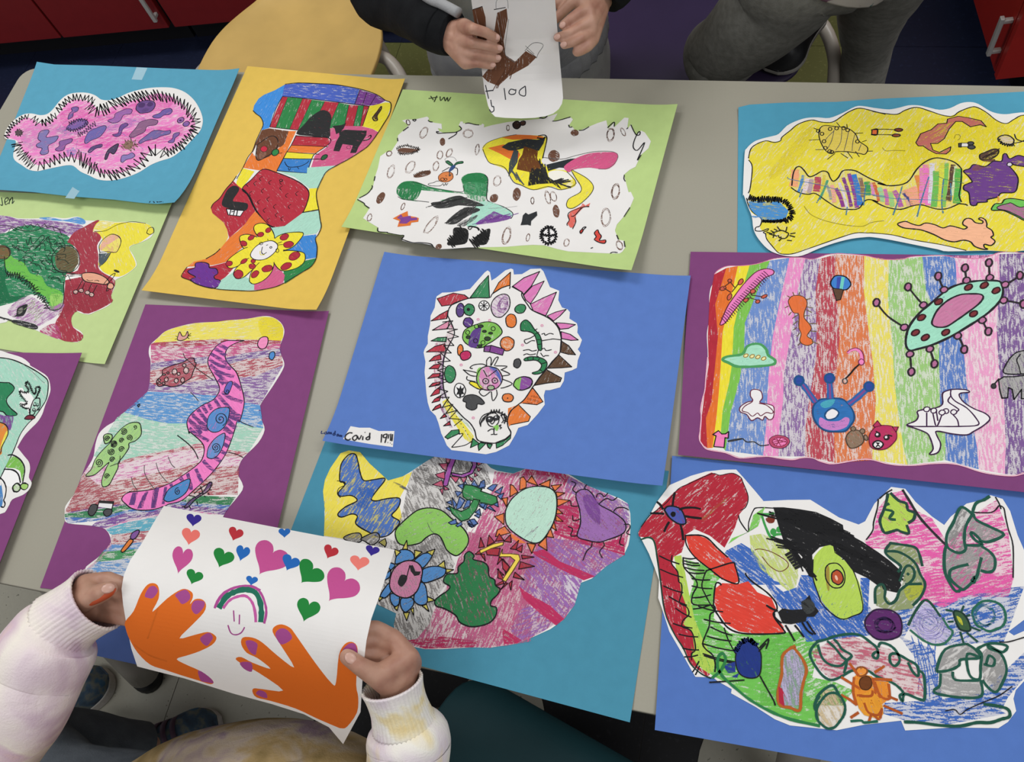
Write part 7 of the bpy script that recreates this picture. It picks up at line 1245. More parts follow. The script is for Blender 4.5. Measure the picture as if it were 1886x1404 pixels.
kn2 = [-60, 60, 130, 160, 180, 195, 207, 220]; bu2 = [0, 0, .004, .009, .015, .022, .030, .040]
cane_sheet = Held([(862, -60), (1018, -60), (1037, 190), (903, 205)], (1.13, 1.125, 1.345, 1.36), (0.06, 1.0), kn2, [0, 0, 0.004, .008, .013, .018, .023, .03])
def art_cane():
    s = cane_sheet
    s.start('held_drawing', [(862, -60), (1018, -60), (1027, 60), (1032, 120), (1036, 165), (1037, 180), (1035, 191), (1029, 201), (1019, 209), (1005, 214), (985, 217), (960, 218), (930, 217), (912, 215), (905, 208), (899, 195), (892, 165), (885, 110), (876, 60), (868, 0)],
            'white sheet with an upside-down brown striped horn drawing held at the far side')
    s.V(640, 0, 2.558); br = '#6b4530'
    s.P(br, "588,45 635,28 650,80 655,150 690,160 705,60 750,40 755,90 735,190 745,260 790,290 840,240 890,270 850,310 760,360 710,405 660,385 635,360 690,290 700,220 620,215 600,120", 100, .84, 0)
    s.hatch(700, 390, 800, 310, 8, 90, 120, 1.5, '#5a3826', .8); s.hatch(720, 80, 720, 250, 8, 40, 75, 1.6, '#5a3826', .8)
    s.L("690,45 745,35", 1.6); s.L("590,45 636,30", 1.4); s.L("700,40 705,0 750,-5 757,40", .8, '#777'); s.L("835,240 870,205 905,202 922,215 900,250 890,275", .9, '#555'); s.L("838,215 880,255", .8, '#555'); s.L("845,235 890,270", 1.2, '#3a2a20'); s.L("760,90 745,200 745,260 790,295", .8, '#777')
    for q in ("738,415 745,470", "790,425 770,420 760,435 770,445 790,440 793,420", "838,405 812,425 812,445 838,450 838,405", "650,400 665,465", "650,430 688,425", "675,470 680,500 688,500", "668,515 678,528 690,520 688,500"): s.L(q, 2.0, '#3d3d42')
    s.write(s.cut, 'coloring', 'coloring', s.ctop); s.write(s.cut, 'ink_lines', 'ink_lines', s.ctop)
art_cane()

# plain blue sheet hanging over the near edge
def blue_blank():
    s = Sheet([(165, 1078), (480, 1130), (425, 1262), (130, 1198)], ZT + .0055)
    s.begin('blank_paper', '#45598c', 'plain blue paper sticking out over the table edge below the held hands drawing', 'paper')
blue_blank()
# ------------------------------------------------------------------ people
def skin_mat():
    m, nt, b = new_mat('child_skin')
    tc = N(nt, 'ShaderNodeTexCoord'); n = N(nt, 'ShaderNodeTexNoise'); n.inputs['Scale'].default_value = 38; n.inputs['Detail'].default_value = 4
    nt.links.new(tc.outputs['Object'], n.inputs['Vector'])
    nt.links.new(ramp(nt, n.outputs['Fac'], [(.3, rgb('#A2725F')), (.55, rgb('#B58A74')), (.75, rgb('#BE9480'))]), b.inputs['Base Color'])
    b.inputs['Roughness'].default_value = .52; b.inputs['Subsurface Weight'].default_value = .12; b.inputs['Subsurface Radius'].default_value = (.006, .003, .002)
    n2 = N(nt, 'ShaderNodeTexNoise'); n2.inputs['Scale'].default_value = 260; nt.links.new(tc.outputs['Object'], n2.inputs['Vector'])
    bp = N(nt, 'ShaderNodeBump'); bp.inputs['Strength'].default_value = .15; bp.inputs['Distance'].default_value = .001
    nt.links.new(n2.outputs['Fac'], bp.inputs['Height']); nt.links.new(bp.outputs['Normal'], b.inputs['Normal'])
    return m
M_SKIN = skin_mat(); M_NAIL = plain('finger_nail', '#C9A090', .3, .02)
def cloth_mat(name, stops, scale=7, rough=.92, weave=420, bump=.35, dist=0.0):
    m, nt, b = new_mat(name)
    tc = N(nt, 'ShaderNodeTexCoord'); n = N(nt, 'ShaderNodeTexNoise'); n.inputs['Scale'].default_value = scale; n.inputs['Detail'].default_value = 3; n.inputs['Distortion'].default_value = dist
    nt.links.new(tc.outputs['Object'], n.inputs['Vector'])
    nt.links.new(ramp(nt, n.outputs['Fac'], [(p, rgb(c)) for p, c in stops]), b.inputs['Base Color'])
    b.inputs['Roughness'].default_value = rough; b.inputs['Specular IOR Level'].default_value = .15
    w = N(nt, 'ShaderNodeTexNoise'); w.inputs['Scale'].default_value = weave; nt.links.new(tc.outputs['Object'], w.inputs['Vector'])
    w2 = N(nt, 'ShaderNodeTexNoise'); w2.inputs['Scale'].default_value = 26; w2.inputs['Detail'].default_value = 2; w2.inputs['Distortion'].default_value = .8; nt.links.new(tc.outputs['Object'], w2.inputs['Vector'])
    ad = N(nt, 'ShaderNodeMath', operation='MULTIPLY_ADD'); nt.links.new(w.outputs['Fac'], ad.inputs[0]); ad.inputs[1].default_value = .25; nt.links.new(w2.outputs['Fac'], ad.inputs[2])
    bp = N(nt, 'ShaderNodeBump'); bp.inputs['Strength'].default_value = bump; bp.inputs['Distance'].default_value = .006
    nt.links.new(ad.outputs[0], bp.inputs['Height']); nt.links.new(bp.outputs['Normal'], b.inputs['Normal'])
    return m
M_DYE_L = cloth_mat('tie_dye_lilac', [(.30, '#C6A9C0'), (.42, '#E9DADC'), (.54, '#F0E8DC'), (.64, '#D9C0CC'), (.74, '#E8CCC0')], 9, dist=.8)
M_DYE_R = cloth_mat('tie_dye_yellow', [(.30, '#DDBF72'), (.40, '#E9DAB0'), (.48, '#ECE8DE'), (.62, '#E0D4DA'), (.74, '#E6D6A0')], 16, dist=.5)
M_DYE_B = cloth_mat('tie_dye_body', [(.30, '#8f7a4c'), (.45, '#b49a6c'), (.55, '#bfae9a'), (.65, '#9b8592'), (.75, '#b9a0a0')], 11, dist=.8)
M_LEGG = cloth_mat('dark_leggings', [(.3, '#50565c'), (.7, '#62686e')], 30); M_LEGG2 = cloth_mat('grey_leggings', [(.3, '#6c6b64'), (.7, '#7e7d76')], 90)
M_BLACK = cloth_mat('black_sleeve', [(.3, '#0f1012'), (.7, '#191a1c')], 30); M_GREY = cloth_mat('grey_sweatshirt', [(.3, '#8e8f92'), (.7, '#a0a0a0')], 24)
M_PANTS = cloth_mat('grey_sweatpants', [(.3, '#8e8f8c'), (.7, '#a0a09c')], 24); M_STRIPE = cloth_mat('pale_stripe', [(.3, '#8e8f90'), (.7, '#a5a5a5')], 24)

def capsule_bm(bm, a, b, ra, rb, seg=14):
    a, b = Vector(a), Vector(b); d = b - a
    if d.length < 1e-6: d = Vector((0, 0, 1e-5))
    q = d.to_track_quat('Z', 'Y').to_matrix().to_4x4()
    for c, r in ((a, ra), (b, rb)):
        bmesh.ops.create_icosphere(bm, subdivisions=2, radius=r, matrix=Matrix.Translation(c))
    bmesh.ops.create_cone(bm, cap_ends=True, segments=seg, radius1=ra, radius2=rb, depth=d.length, matrix=Matrix.Translation((a + b) / 2) @ q)
def body(name, chains, mat, parent, voxel=.0022, smooth=6):
    """one continuous surface grown round chains of (point, radius)"""
    bm = bmesh.new()
    for ch in chains:
        for (a, ra), (b, rb) in zip(ch, ch[1:]): capsule_bm(bm, a, b, ra, rb)
    o = from_bm(name, bm, mat, parent, True)
    m = o.modifiers.new('remesh', 'REMESH'); m.mode = 'VOXEL'; m.voxel_size = voxel; m.use_smooth_shade = True
    m = o.modifiers.new('smooth', 'SMOOTH'); m.iterations = smooth; m.factor = .5
    return o
def limb(name, ctrl, mat, parent, seg=28, n=8, fold=0.0, fk=9.0, flat=1.0, rib=0, seed=1, hollow=False):
    """a sleeve or trouser leg: smooth tapering tube with folds"""
    c = catmull([tuple(p) + (r,) for p, r in ctrl], False, n); rn = random.Random(seed)
    P = [Vector(q[:3]) for q in c]; R_ = [q[3] for q in c]; N_ = len(P); v = []; f = []; prev = None; s_ = 0
    ph = [rn.uniform(0, 6.28) for _ in range(4)]
    for i, p in enumerate(P):
        t = (P[min(i + 1, N_ - 1)] - P[max(i - 1, 0)]).normalized()
        if prev is None:
            a = t.cross(CF); a = a.normalized() if a.length > 1e-3 else t.orthogonal().normalized()
        else:
            a = prev - t * prev.dot(t); a.normalize()
        if i: s_ += (P[i] - P[i - 1]).length
        prev = a; b = t.cross(a)
        for k in range(seg):
            w = 2 * math.pi * k / seg
            r = R_[i] * (1 + fold * (math.sin(s_ * fk * 12 + 2.2 * math.sin(w + ph[0])) * .6 + math.sin(s_ * fk * 7 + ph[1] + 3 * math.cos(w * 2 + ph[2])) * .5))
            if rib: r *= 1 + .022 * math.cos(rib * w)
            v.append(p + r * (math.cos(w) * a + flat * math.sin(w) * b))
    for i in range(N_ - 1):
        for k in range(seg): f.append((i * seg + k, i * seg + (k + 1) % seg, (i + 1) * seg + (k + 1) % seg, (i + 1) * seg + k))
    if not hollow: f.append(tuple(range(seg - 1, -1, -1)))
    f.append(tuple((N_ - 1) * seg + k for k in range(seg)))
    o = mesh(name, v, f, mat, parent, True)
    if hollow:
        m = o.modifiers.new('s', 'SOLIDIFY'); m.thickness = .003; m.offset = -1
    return o
def nail(p, d, r, parent, up):
    bm = bmesh.new(); bmesh.ops.create_uvsphere(bm, u_segments=10, v_segments=6, radius=1)
    o = from_bm('finger_nail', bm, M_NAIL, parent, True); z = Vector(up).normalized(); x = (Vector(d) - z * Vector(d).dot(z)).normalized(); y = z.cross(x)
    M = Matrix((x, y, z)).transposed().to_4x4() @ Matrix.Diagonal((r * 1.0, r * .78, r * .28, 1)); M.translation = p; o.matrix_world = M
    return o
def shoe(name, heel, toe, w, upper, sole, parent, z=0.0, hgt=.075, strap=None, sh=.026):
    parent = empty('shoe', (0, 0, 0), 0, parent)
    heel, toe = Vector(heel), Vector(toe); d = toe - heel; L = d.length; x = d.normalized(); y = Vector((-x.y, x.x, 0)).normalized(); zz = x.cross(y)
    def W_(u, v_, h): return heel + x * (u * L) + y * (v_ * w) + zz * (h + z)
    prof = [(0, .28), (.03, .36), (.12, .42), (.3, .40), (.5, .42), (.7, .5), (.85, .47), (.95, .33), (1, .15)]
    prof = catmull(prof, False, 3); out = [(u, v_) for u, v_ in prof] + [(u, -v_) for u, v_ in prof[::-1]]
    n = len(out); V = [W_(u, v_, 0) for u, v_ in out] + [W_(u, v_ * 1.02, sh) for u, v_ in out]
    so = mesh('sole', V, [tuple(range(n)), tuple(range(2 * n - 1, n - 1, -1))] + [(i, n + i, n + (i + 1) % n, (i + 1) % n) for i in range(n)], sole, parent); bevel(so, .003)
    hp = lambda u: sh + (hgt * (1 - .55 * max(0, (u - .30)) / .70 - .9 * max(0, u - .86) / .14 * .5))
    V = []; m = 12
    for u, v_ in prof:
        for k in range(m + 1):
            t = math.pi * k / m; V.append(W_(u, v_ * .97 * math.cos(t), sh - .002 + (hp(u) - sh + .002) * math.sin(t) ** .7))
    up = mesh('upper', V, [(i * (m + 1) + k, i * (m + 1) + k + 1, (i + 1) * (m + 1) + k + 1, (i + 1) * (m + 1) + k) for i in range(len(prof) - 1) for k in range(m)] + [tuple(range(m + 1)), tuple((len(prof) - 1) * (m + 1) + k for k in range(m, -1, -1))], upper, parent, True)
    if strap:
        for u0 in (.30, .40, .50, .60):
            V = []
            for k in range(m + 1):
                t = math.pi * k / m
                for u in (u0, u0 + .055): V.append(W_(u, .44 * math.cos(t), .026 + (hp(u) - .022) * math.sin(t) ** .7))
            o = mesh('strap', V, [(2 * k, 2 * k + 1, 2 * k + 3, 2 * k + 2) for k in range(m)], strap, parent, True); q = o.modifiers.new('s', 'SOLIDIFY'); q.thickness = .003; q.offset = 1
    return so
M_EYE = plain('eye_white', '#e6e2dc', .2, .01); M_IRIS = plain('dark_iris', '#2a1c14', .2, .05); M_LIP = plain('lips', '#9c5a50', .5, .05)
def head_chains(c, fwd):
    """skull, jaw, nose and ears round the head centre"""
    f = Vector(fwd).normalized(); side = f.cross(Vector((0, 0, 1))).normalized(); u = side.cross(f)
    g = lambda a, b, h: c + f * a + side * b + u * h
    return [[(g(-.012, 0, .018), .080), (g(.008, 0, .0), .074)], [(g(.008, 0, 0), .072), (g(.022, 0, -.055), .046), (g(.040, 0, -.078), .030)], [(g(.070, 0, .008), .007), (g(.088, 0, -.014), .0095)],
            [(g(-.008, .076, -.012), .013), (g(-.014, .080, .012), .015)], [(g(-.008, -.076, -.012), .013), (g(-.014, -.080, .012), .015)]]
def head_parts(c, fwd, hexc, parent, bd, length=0.0):
    f = Vector(fwd).normalized(); side = f.cross(Vector((0, 0, 1))).normalized(); u = side.cross(f)
    R3 = Matrix((side, f, u)).transposed().to_4x4()
    def blob(name, a, b, h, r3, mat, par):
        bm = bmesh.new(); bmesh.ops.create_uvsphere(bm, u_segments=20, v_segments=14, radius=1); M = R3 @ Matrix.Diagonal(r3 + (1,)); M.translation = c + f * a + side * b + u * h
        bmesh.ops.transform(bm, matrix=M, verts=bm.verts); return from_bm(name, bm, mat, par, True)
    for sd in (-1, 1):
        e = blob('eye', .064, sd * .030, .010, (.0115, .008, .008), M_EYE, bd); blob('iris', .0705, sd * .029, .009, (.0055, .003, .0055), M_IRIS, bd)
        blob('eyebrow', .071, sd * .030, .030, (.015, .005, .003), M_IRIS, bd)
    blob('mouth', .070, 0, -.048, (.018, .006, .0045), M_LIP, bd)
    hm = plain('hair_' + hexc[1:], hexc, .55, .25, 70, .5, 260)
    bm = bmesh.new(); bmesh.ops.create_uvsphere(bm, u_segments=36, v_segments=24, radius=.093)
    for v in bm.verts:                                   # a cap of hair: forehead and face stay free
        x, y, z = v.co
        if y > .02 and z < .055: v.co.y = min(v.co.y, .02 + max(0, (z + .02)) * .4); v.co.x *= .93
        if length and y < .03 and z < 0: v.co.z -= length * min(1, -z / .06)
        v.co *= 1 + .012 * math.sin(x * 260 + y * 90)
    M = R3.copy(); M.translation = c - f * .014 + u * .022; bmesh.ops.transform(bm, matrix=M, verts=bm.verts); from_bm('hair', bm, hm, parent, True)
def plain_hand(w, d, up, s=1):
    """relaxed open hand: palm, four curled fingers and a thumb from the side of the palm"""
    d = Vector(d).normalized(); n = (Vector(up) - d * Vector(up).dot(d)).normalized(); b = d.cross(n)
    ch = []; mc = []
    for i in range(4):
        k = w + d * (.052 - .004 * abs(i - 1)) + b * ((i - 1.5) * .0145) ; mc.append((k, .0095))
        L_ = (.030, .034, .031, .024)[i]
        p1 = k + d * L_ * .9 - n * .006; p2 = p1 + d * L_ * .55 - n * .012; p3 = p2 + d * L_ * .25 - n * .014
        ch.append([(k, .0095), (p1, .0078), (p2, .0072), (p3, .0066)]); ch.append([(w, .016), (k, .0105)])
    ch += [[mc[i], mc[i + 1]] for i in range(3)]
    t0 = w + d * .012 - b * s * .014; ch.append([(t0, .012), (t0 + d * .022 - b * s * .020 - n * .006, .0098), (t0 + d * .044 - b * s * .026 - n * .012, .0082)])
    return ch
def pt(x, y, t): return deep(x, y, t)
HD = lambda x, y: 1.0 / hands_sheet.inv(x, y)
CD = lambda x, y: 1.0 / cane_sheet.inv(x, y)

# ---- child at the near edge holding the orange-hands sheet
def near_child():
    r = empty('person', (0.72, -.35, 0)); setp(r, 'child in tie-dye sweatshirt and dark leggings holding up the orange-hands sheet', 'person')
    inv = r.matrix_world.inverted()
    r.location = (0, 0, 0)
    e0 = HD(672, 1215)
    # right hand
    wr = (pt(730, 1268, e0 + .022), .0175)
    mcp = [(pt(752, 1212, e0 + .020), .0125), (pt(757, 1222, e0 + .034), .0125), (pt(752, 1236, e0 + .046), .012), (pt(745, 1250, e0 + .055), .011)]
    fing = []
    tip = [((726, 1176), (692, 1157), (660, 1160)), ((730, 1188), (690, 1178), (655, 1184)), ((722, 1210), (688, 1204), (655, 1208)), ((718, 1234), (688, 1230), (660, 1232))]
    for (p, q, s_), m in zip(tip, mcp):
        k = mcp.index(m); o = (.026, .030, .034, .036)[k]
        fing.append([m, (pt(*p, e0 + o), .0098 - .0004 * k), (pt(*q, HD(684, 1190) + .022), .0088 - .0004 * k), (pt(*s_, HD(*s_) + .013), .0076 - .0004 * k)])
    th = [(pt(722, 1262, e0 + .014), .0155), (pt(697, 1247, e0 + .000), .0128), (pt(664, 1228, HD(664, 1228) - .0105), .0098), (pt(640, 1210, HD(640, 1210) - .0085), .0088)]
    rc = [[wr, m] for m in mcp] + [[mcp[i], mcp[i + 1]] for i in range(3)] + fing + [th, [th[1], mcp[0]], [(pt(735, 1245, e0 + .018), .016), mcp[1]]]
    elbR = pt(735, 1500, 1.02); shR = pt(640, 1720, .93)
    rc.append([wr, (elbR, .026), (shR, .04)])
    # left hand
    f0 = HD(230, 1100)
    wl = (pt(150, 1112, f0 + .030), .0175)
    mcl = [(pt(158, 1078, f0 + .026), .0128), (pt(172, 1092, f0 + .040), .0125), (pt(178, 1112, f0 + .046), .012), (pt(182, 1128, f0 + .046), .011)]
    tl = [((198, 1068), (232, 1080), (258, 1100)), ((212, 1090), (240, 1105), (262, 1120)), ((214, 1116), (242, 1126), (264, 1136)), ((212, 1136), (236, 1142), (254, 1150))]
    fl = []
    for k, (p, q, s_) in enumerate(tl):
        fl.append([mcl[k], (pt(*p, f0 + .026), .0098 - .0004 * k), (pt(*q, HD(*q) + .018), .0088 - .0004 * k), (pt(*s_, HD(*s_) + .013), .0076 - .0004 * k)])
    tl_ = [(pt(146, 1108, f0 + .020), .0150), (pt(168, 1100, f0 + .004), .0125), (pt(190, 1091, f0 - .004), .0105), (pt(202, 1085, f0 - .006), .0088)]
    lc = [[wl, m] for m in mcl] + [[mcl[i], mcl[i + 1]] for i in range(3)] + fl + [tl_, [tl_[1], mcl[0]]]
    elbL = pt(-40, 1420, 1.02); shL = pt(60, 1640, .93)
    lc.append([wl, (elbL, .026), (shL, .04)])
    neck = (shR + shL) / 2
    tor = [[(shR, .045), (neck, .06), (shL, .045)], [(neck, .07), (pt(470, 1520, 1.12), .085), (pt(330, 1520, 1.22), .09)], [(neck, .035), (neck + Vector((.03, .02, .10)), .035)]]
    hp = pt(330, 1520, 1.22)
    kneeA = pt(35, 1378, 1.36); ankA = pt(272, 1374, 1.53); kneeB = pt(60, 1440, 1.30); ankB = pt(150, 1345, 1.62)
    legs = [[(hp, .06), (kneeA, .034), (ankA, .022)], [(hp, .06), (kneeB, .034), (ankB, .022)]]
    hd = neck + Vector((.05, .04, .19)); fw = Vector((-.15, .8, -.55))
    bd = body('body', rc + lc + tor + legs + head_chains(hd, fw) + [[(neck + Vector((.03, .02, .10)), .035), (hd, .05)]], M_SKIN, r)
    head_parts(hd, fw, '#3a2a1e', r, bd, .06)
    nail(pt(646, 1213, HD(640, 1210) - .0165), pt(632, 1203, e0) - pt(660, 1225, e0), .0072, bd, CAM_P - pt(640, 1210, 1))
    nail(pt(199, 1084, f0 - .0140), pt(207, 1082, f0) - pt(180, 1094, f0), .0072, bd, CAM_P - pt(200, 1085, 1) + CU * .3)
    M_ST = plain('orange_paint', '#B5481F', .5, .1)
    st = [pt(142, 1118, f0 + .014), pt(165, 1111, f0 - .002), pt(188, 1101, f0 - .009), pt(203, 1092, f0 - .011), pt(208, 1083, f0 - .009)]
    o = tube('paint_stain', catmull([tuple(p) for p in st], False, 4), .004, M_ST, bd); o['label'] = 'orange paint smeared along the thumb'
    # sweatshirt
    sw = limb('sweatshirt', [(pt(200, 1560, 1.25), .09), (pt(285, 1518, 1.22), .092), (pt(380, 1484, 1.16), .096), (pt(500, 1480, 1.09), .101), (pt(610, 1530, 1.02), .103), (neck * .5 + pt(560, 1600, .98) * .5, .105), (neck, .08)], M_DYE_B, r, 36, 8, .018, 3)
    rs = limb('sleeve', [(pt(744, 1332, e0 + .030), .0335), (pt(748, 1346, e0 + .032), .0430), (pt(752, 1368, e0 + .036), .0460), (pt(752, 1400, e0 + .042), .0450), (pt(745, 1450, 1.0), .046), (elbR, .05), (shR, .06)], M_DYE_R, sw, 32, 8, .030, 4, seed=3)
    limb('cuff', [(pt(722, 1260, e0 + .020), .0335), (pt(728, 1280, e0 + .022), .0310), (pt(736, 1306, e0 + .026), .0310), (pt(744, 1334, e0 + .030), .0345)], M_DYE_R, sw, 132, 5, 0, rib=44, hollow=True)
    ls = limb('sleeve', [(pt(112, 1152, f0 + .036), .039), (pt(100, 1168, f0 + .036), .047), (pt(88, 1195, f0 + .036), .0535), (pt(72, 1235, f0 + .04), .0535), (pt(45, 1290, f0 + .04), .053), (pt(0, 1360, 1.02), .054), (elbL, .056), (shL, .065)], M_DYE_L, sw, 36, 9, .040, 4, seed=8)
    limb('cuff', [(pt(180, 1104, f0 + .026), .0385), (pt(160, 1118, f0 + .028), .0365), (pt(136, 1134, f0 + .032), .0370), (pt(112, 1153, f0 + .036), .0405)], M_DYE_L, sw, 132, 5, 0, rib=44, hollow=True)
    # leggings and shoes
    lg = limb('leggings', [(hp, .09), (pt(130, 1470, 1.26), .075), (kneeA, .070), (pt(110, 1372, 1.42), .060), (pt(190, 1372, 1.47), .050), (pt(268, 1372, 1.525), .037)], M_LEGG, r, 30, 8, .035, 5, seed=4)
    limb('trouser_leg', [(hp, .09), (kneeB, .062), (pt(110, 1385, 1.45), .05), (ankB, .036)], M_LEGG, lg, 26, 8, .03, 5, seed=6)
    up = cloth_mat('galaxy_fabric', [(.34, '#39404c'), (.48, '#44586a'), (.58, '#6b6e66'), (.68, '#3f5f78')], 34, bump=.1); so = plain('white_sole', '#b3aea8', .6, .06, 90, .5, 160); st_ = plain('purple_strap', '#4a3446', .6, .1)
    A, B = pt(276, 1392, 1), pt(410, 1330, 1)
    shoe('shoe', at(272, 1392, 0.0), at(412, 1331, 0.0), .078, up, so, r, 0, .075, st_)
    shoe('shoe', at(104, 1356, 0.0), at(206, 1238, 0.0), .080, up, so, r, 0, .07, None)
    limb('shoulders', [(shR + (shR - shL) * .10, .05), (shR, .068), (neck - Vector((0, 0, .015)), .078), (shL, .068), (shL + (shL - shR) * .10, .05)], M_DYE_B, sw, 32, 6, .01, 3)
near_child()

# ---- child behind the table holding the horn drawing
def far_child():
    r = empty('person', (0, 0, 0)); setp(r, 'child in grey sweatshirt with black sleeves holding the horn drawing behind the table', 'person')
    c = Vector((.918, 1.110, 0))
    k1 = [(853, 50), (848, 76), (850, 97), (858, 114)]
    tips = [((872, 53), (895, 60), (913, 70)), ((874, 79), (900, 85), (918, 90)), ((876, 100), (900, 104), (915, 108)), ((878, 116), (893, 119), (905, 121))]
    e0 = CD(905, 90) - .012
    wr = (pt(822, 64, e0 + .030), .018); mc = [(pt(x, y, e0 + .006 + .002 * i), .0128 - .0006 * i) for i, (x, y) in enumerate(k1)]
    fg = []
    for i, t in enumerate(tips):
        fg.append([mc[i]] + [(pt(x, y, CD(x, y) - (.022, .016, .0098)[j] ), (.0078, .0073, .0069)[j] - .0004 * i) for j, (x, y) in enumerate(t)])
    th = [(pt(850, 62, e0 + .028), .014), (pt(880, 60, e0 + .034), .011), (pt(905, 66, CD(905, 66) + .013), .0088)]
    ch = [[wr, m] for m in mc] + [[mc[i], mc[i + 1]] for i in range(3)] + fg + [th]
    el = pt(690, -30, 1.42); sh = Vector((c.x - .14, c.y + .0, .93))
    ch.append([wr, (el, .026), (sh, .042)])
    # the other hand
    q0 = CD(1030, 60) + .006
    w2 = (pt(1104, 0, q0 + .03), .018)
    m2 = [(pt(1072, -2, q0 + .012), .0125), (pt(1082, 20, q0 + .004), .0125), (pt(1086, 42, q0 + .004), .012), (pt(1086, 62, q0 + .008), .011)]
    t2 = [((1052, 6), (1036, 22), (1022, 36)), ((1066, 24), (1050, 36), (1037, 47)), ((1068, 50), (1048, 62), (1027, 69)), ((1070, 70), (1052, 79), (1039, 83))]
    for i, t in enumerate(t2):
        ch.append([m2[i]] + [(pt(x, y, q0 + ((.012, .018, .022) if i == 0 else (-.006, -.008, -.004))[j]), (.0082, .0076, .0070)[j] - .0004 * i) for j, (x, y) in enumerate(t)])
    ch.append([(pt(1090, 72, q0 + .014), .0105), (pt(1082, 84, q0 + .004), .0088), (pt(1072, 91, q0 + .002), .0080), (pt(1063, 95, q0 + .002), .0074)])
    ch += [[w2, m] for m in m2] + [[w2, (pt(1090, 72, q0 + .014), .011)]] + [[m2[i], m2[i + 1]] for i in range(3)]
    ch.append([(pt(1080, -10, q0 + .02), .013), (pt(1050, -5, q0 + .026), .0105), (pt(1025, 5, q0 + .02), .0085)])
    el2 = pt(1180, -90, 1.40); sh2 = Vector((c.x + .14, c.y, .93)); ch.append([w2, (el2, .026), (sh2, .042)])
    nk = Vector((c.x, c.y, .96)); ch += [[(sh, .045), (nk, .06), (sh2, .045)], [(nk, .07), (Vector((c.x, c.y, .5)), .09)], [(nk, .035), (nk + Vector((0, -.015, .10)), .034), (nk + Vector((0, -.02, .18)), .045)]]
    hd = nk + Vector((0, -.035, .215)); fw = Vector((0, -1, -.45)); ch += head_chains(hd, fw)
    for sx in (-1, 1): ch.append([(Vector((c.x + sx * .06, c.y, .48)), .07), (Vector((c.x + sx * .07, c.y + .02, .26)), .045), (Vector((c.x + sx * .07, c.y + .04, .06)), .03)])
    bd = body('body', ch, M_SKIN, r, .0017, 4)
    for i, t in enumerate(tips): nail(pt(t[2][0] + 2, t[2][1] - 2, CD(*t[2]) - .0165), pt(*t[2], 1.27) - pt(*t[1], 1.27), .0052, bd, CAM_P - pt(*t[2], 1.27))
    for t, q in ((t2[1][2], t2[1][1]), (t2[2][2], t2[2][1]), (t2[3][2], t2[3][1])): nail(pt(t[0] - 1, t[1] - 1, q0 - .0115), pt(*t, 1.27) - pt(*q, 1.27), .0052, bd, CAM_P - pt(*t, 1.27))
    # sweatshirt, sleeves, trousers
    sw = limb('sweatshirt', [(Vector((c.x + .01, c.y - .01, .555)), .158), (Vector((c.x + .01, c.y - .01, .585)), .166), (Vector((c.x + .005, c.y, .64)), .152), (Vector((c.x, c.y, .74)), .142), (Vector((c.x, c.y, .84)), .142), (Vector((c.x, c.y, .93)), .115), (Vector((c.x, c.y, .98)), .06)], M_GREY, r, 40, 7, .012, 3, flat=.72)
    limb('hem', [(Vector((c.x + .01, c.y - .01, .518)), .160), (Vector((c.x + .01, c.y - .01, .540)), .166), (Vector((c.x + .01, c.y - .01, .562)), .163)], M_GREY, sw, 120, 4, 0, flat=.74, rib=40)
    s1 = limb('sleeve', [(pt(834, 62, e0 + .026), .0315), (pt(815, 56, e0 + .034), .0345), (pt(790, 42, e0 + .05), .0365), (pt(745, 12, 1.36), .042), (el, .048), (sh, .062)], M_BLACK, sw, 30, 8, .03, 5, seed=2)
    tube('sleeve_stripe', catmull([tuple(pt(845, 24, e0 - .006)), tuple(pt(815, 8, e0 + .004)), tuple(pt(785, -6, e0 + .016)), tuple(pt(740, -40, 1.33))], False, 5), .0075, M_STRIPE, sw)
    s2 = limb('sleeve', [(pt(1110, -8, q0 + .03), .030), (pt(1125, -28, q0 + .04), .036), (pt(1150, -60, 1.36), .042), (el2, .048), (sh2, .062)], M_BLACK, sw, 30, 8, .03, 5, seed=5)
    pl = limb('trousers', [(Vector((c.x + .01, c.y - .005, .545)), .152), (Vector((c.x + .015, c.y, .46)), .164), (Vector((c.x + .015, c.y + .01, .36)), .15)], M_PANTS, r, 36, 6, .01, 3, flat=.74)
    for sx in (-1, 1): limb('trouser_leg', [(Vector((c.x + sx * .065, c.y, .40)), .074), (Vector((c.x + sx * .075, c.y + .02, .24)), .062), (Vector((c.x + sx * .075, c.y + .04, .06)), .05)], M_PANTS, pl, 26, 6, .03, 4)
    for sx in (-1, 1): shoe('shoe', (c.x + sx * .075, c.y + .09, 0), (c.x + sx * .08, c.y - .10, 0), .075, M_BLACK, plain('far_shoe_sole', '#b9b5ae', .6), r)
    head_parts(hd, fw, '#2a1f18', r, bd)
    limb('shoulders', [(sh + Vector((-.02, 0, -.01)), .055), (sh, .066), (Vector((c.x, c.y, .945)), .072), (sh2, .066), (sh2 + Vector((.02, 0, -.01)), .055)], M_GREY, sw, 32, 6, .01, 3)
far_child()

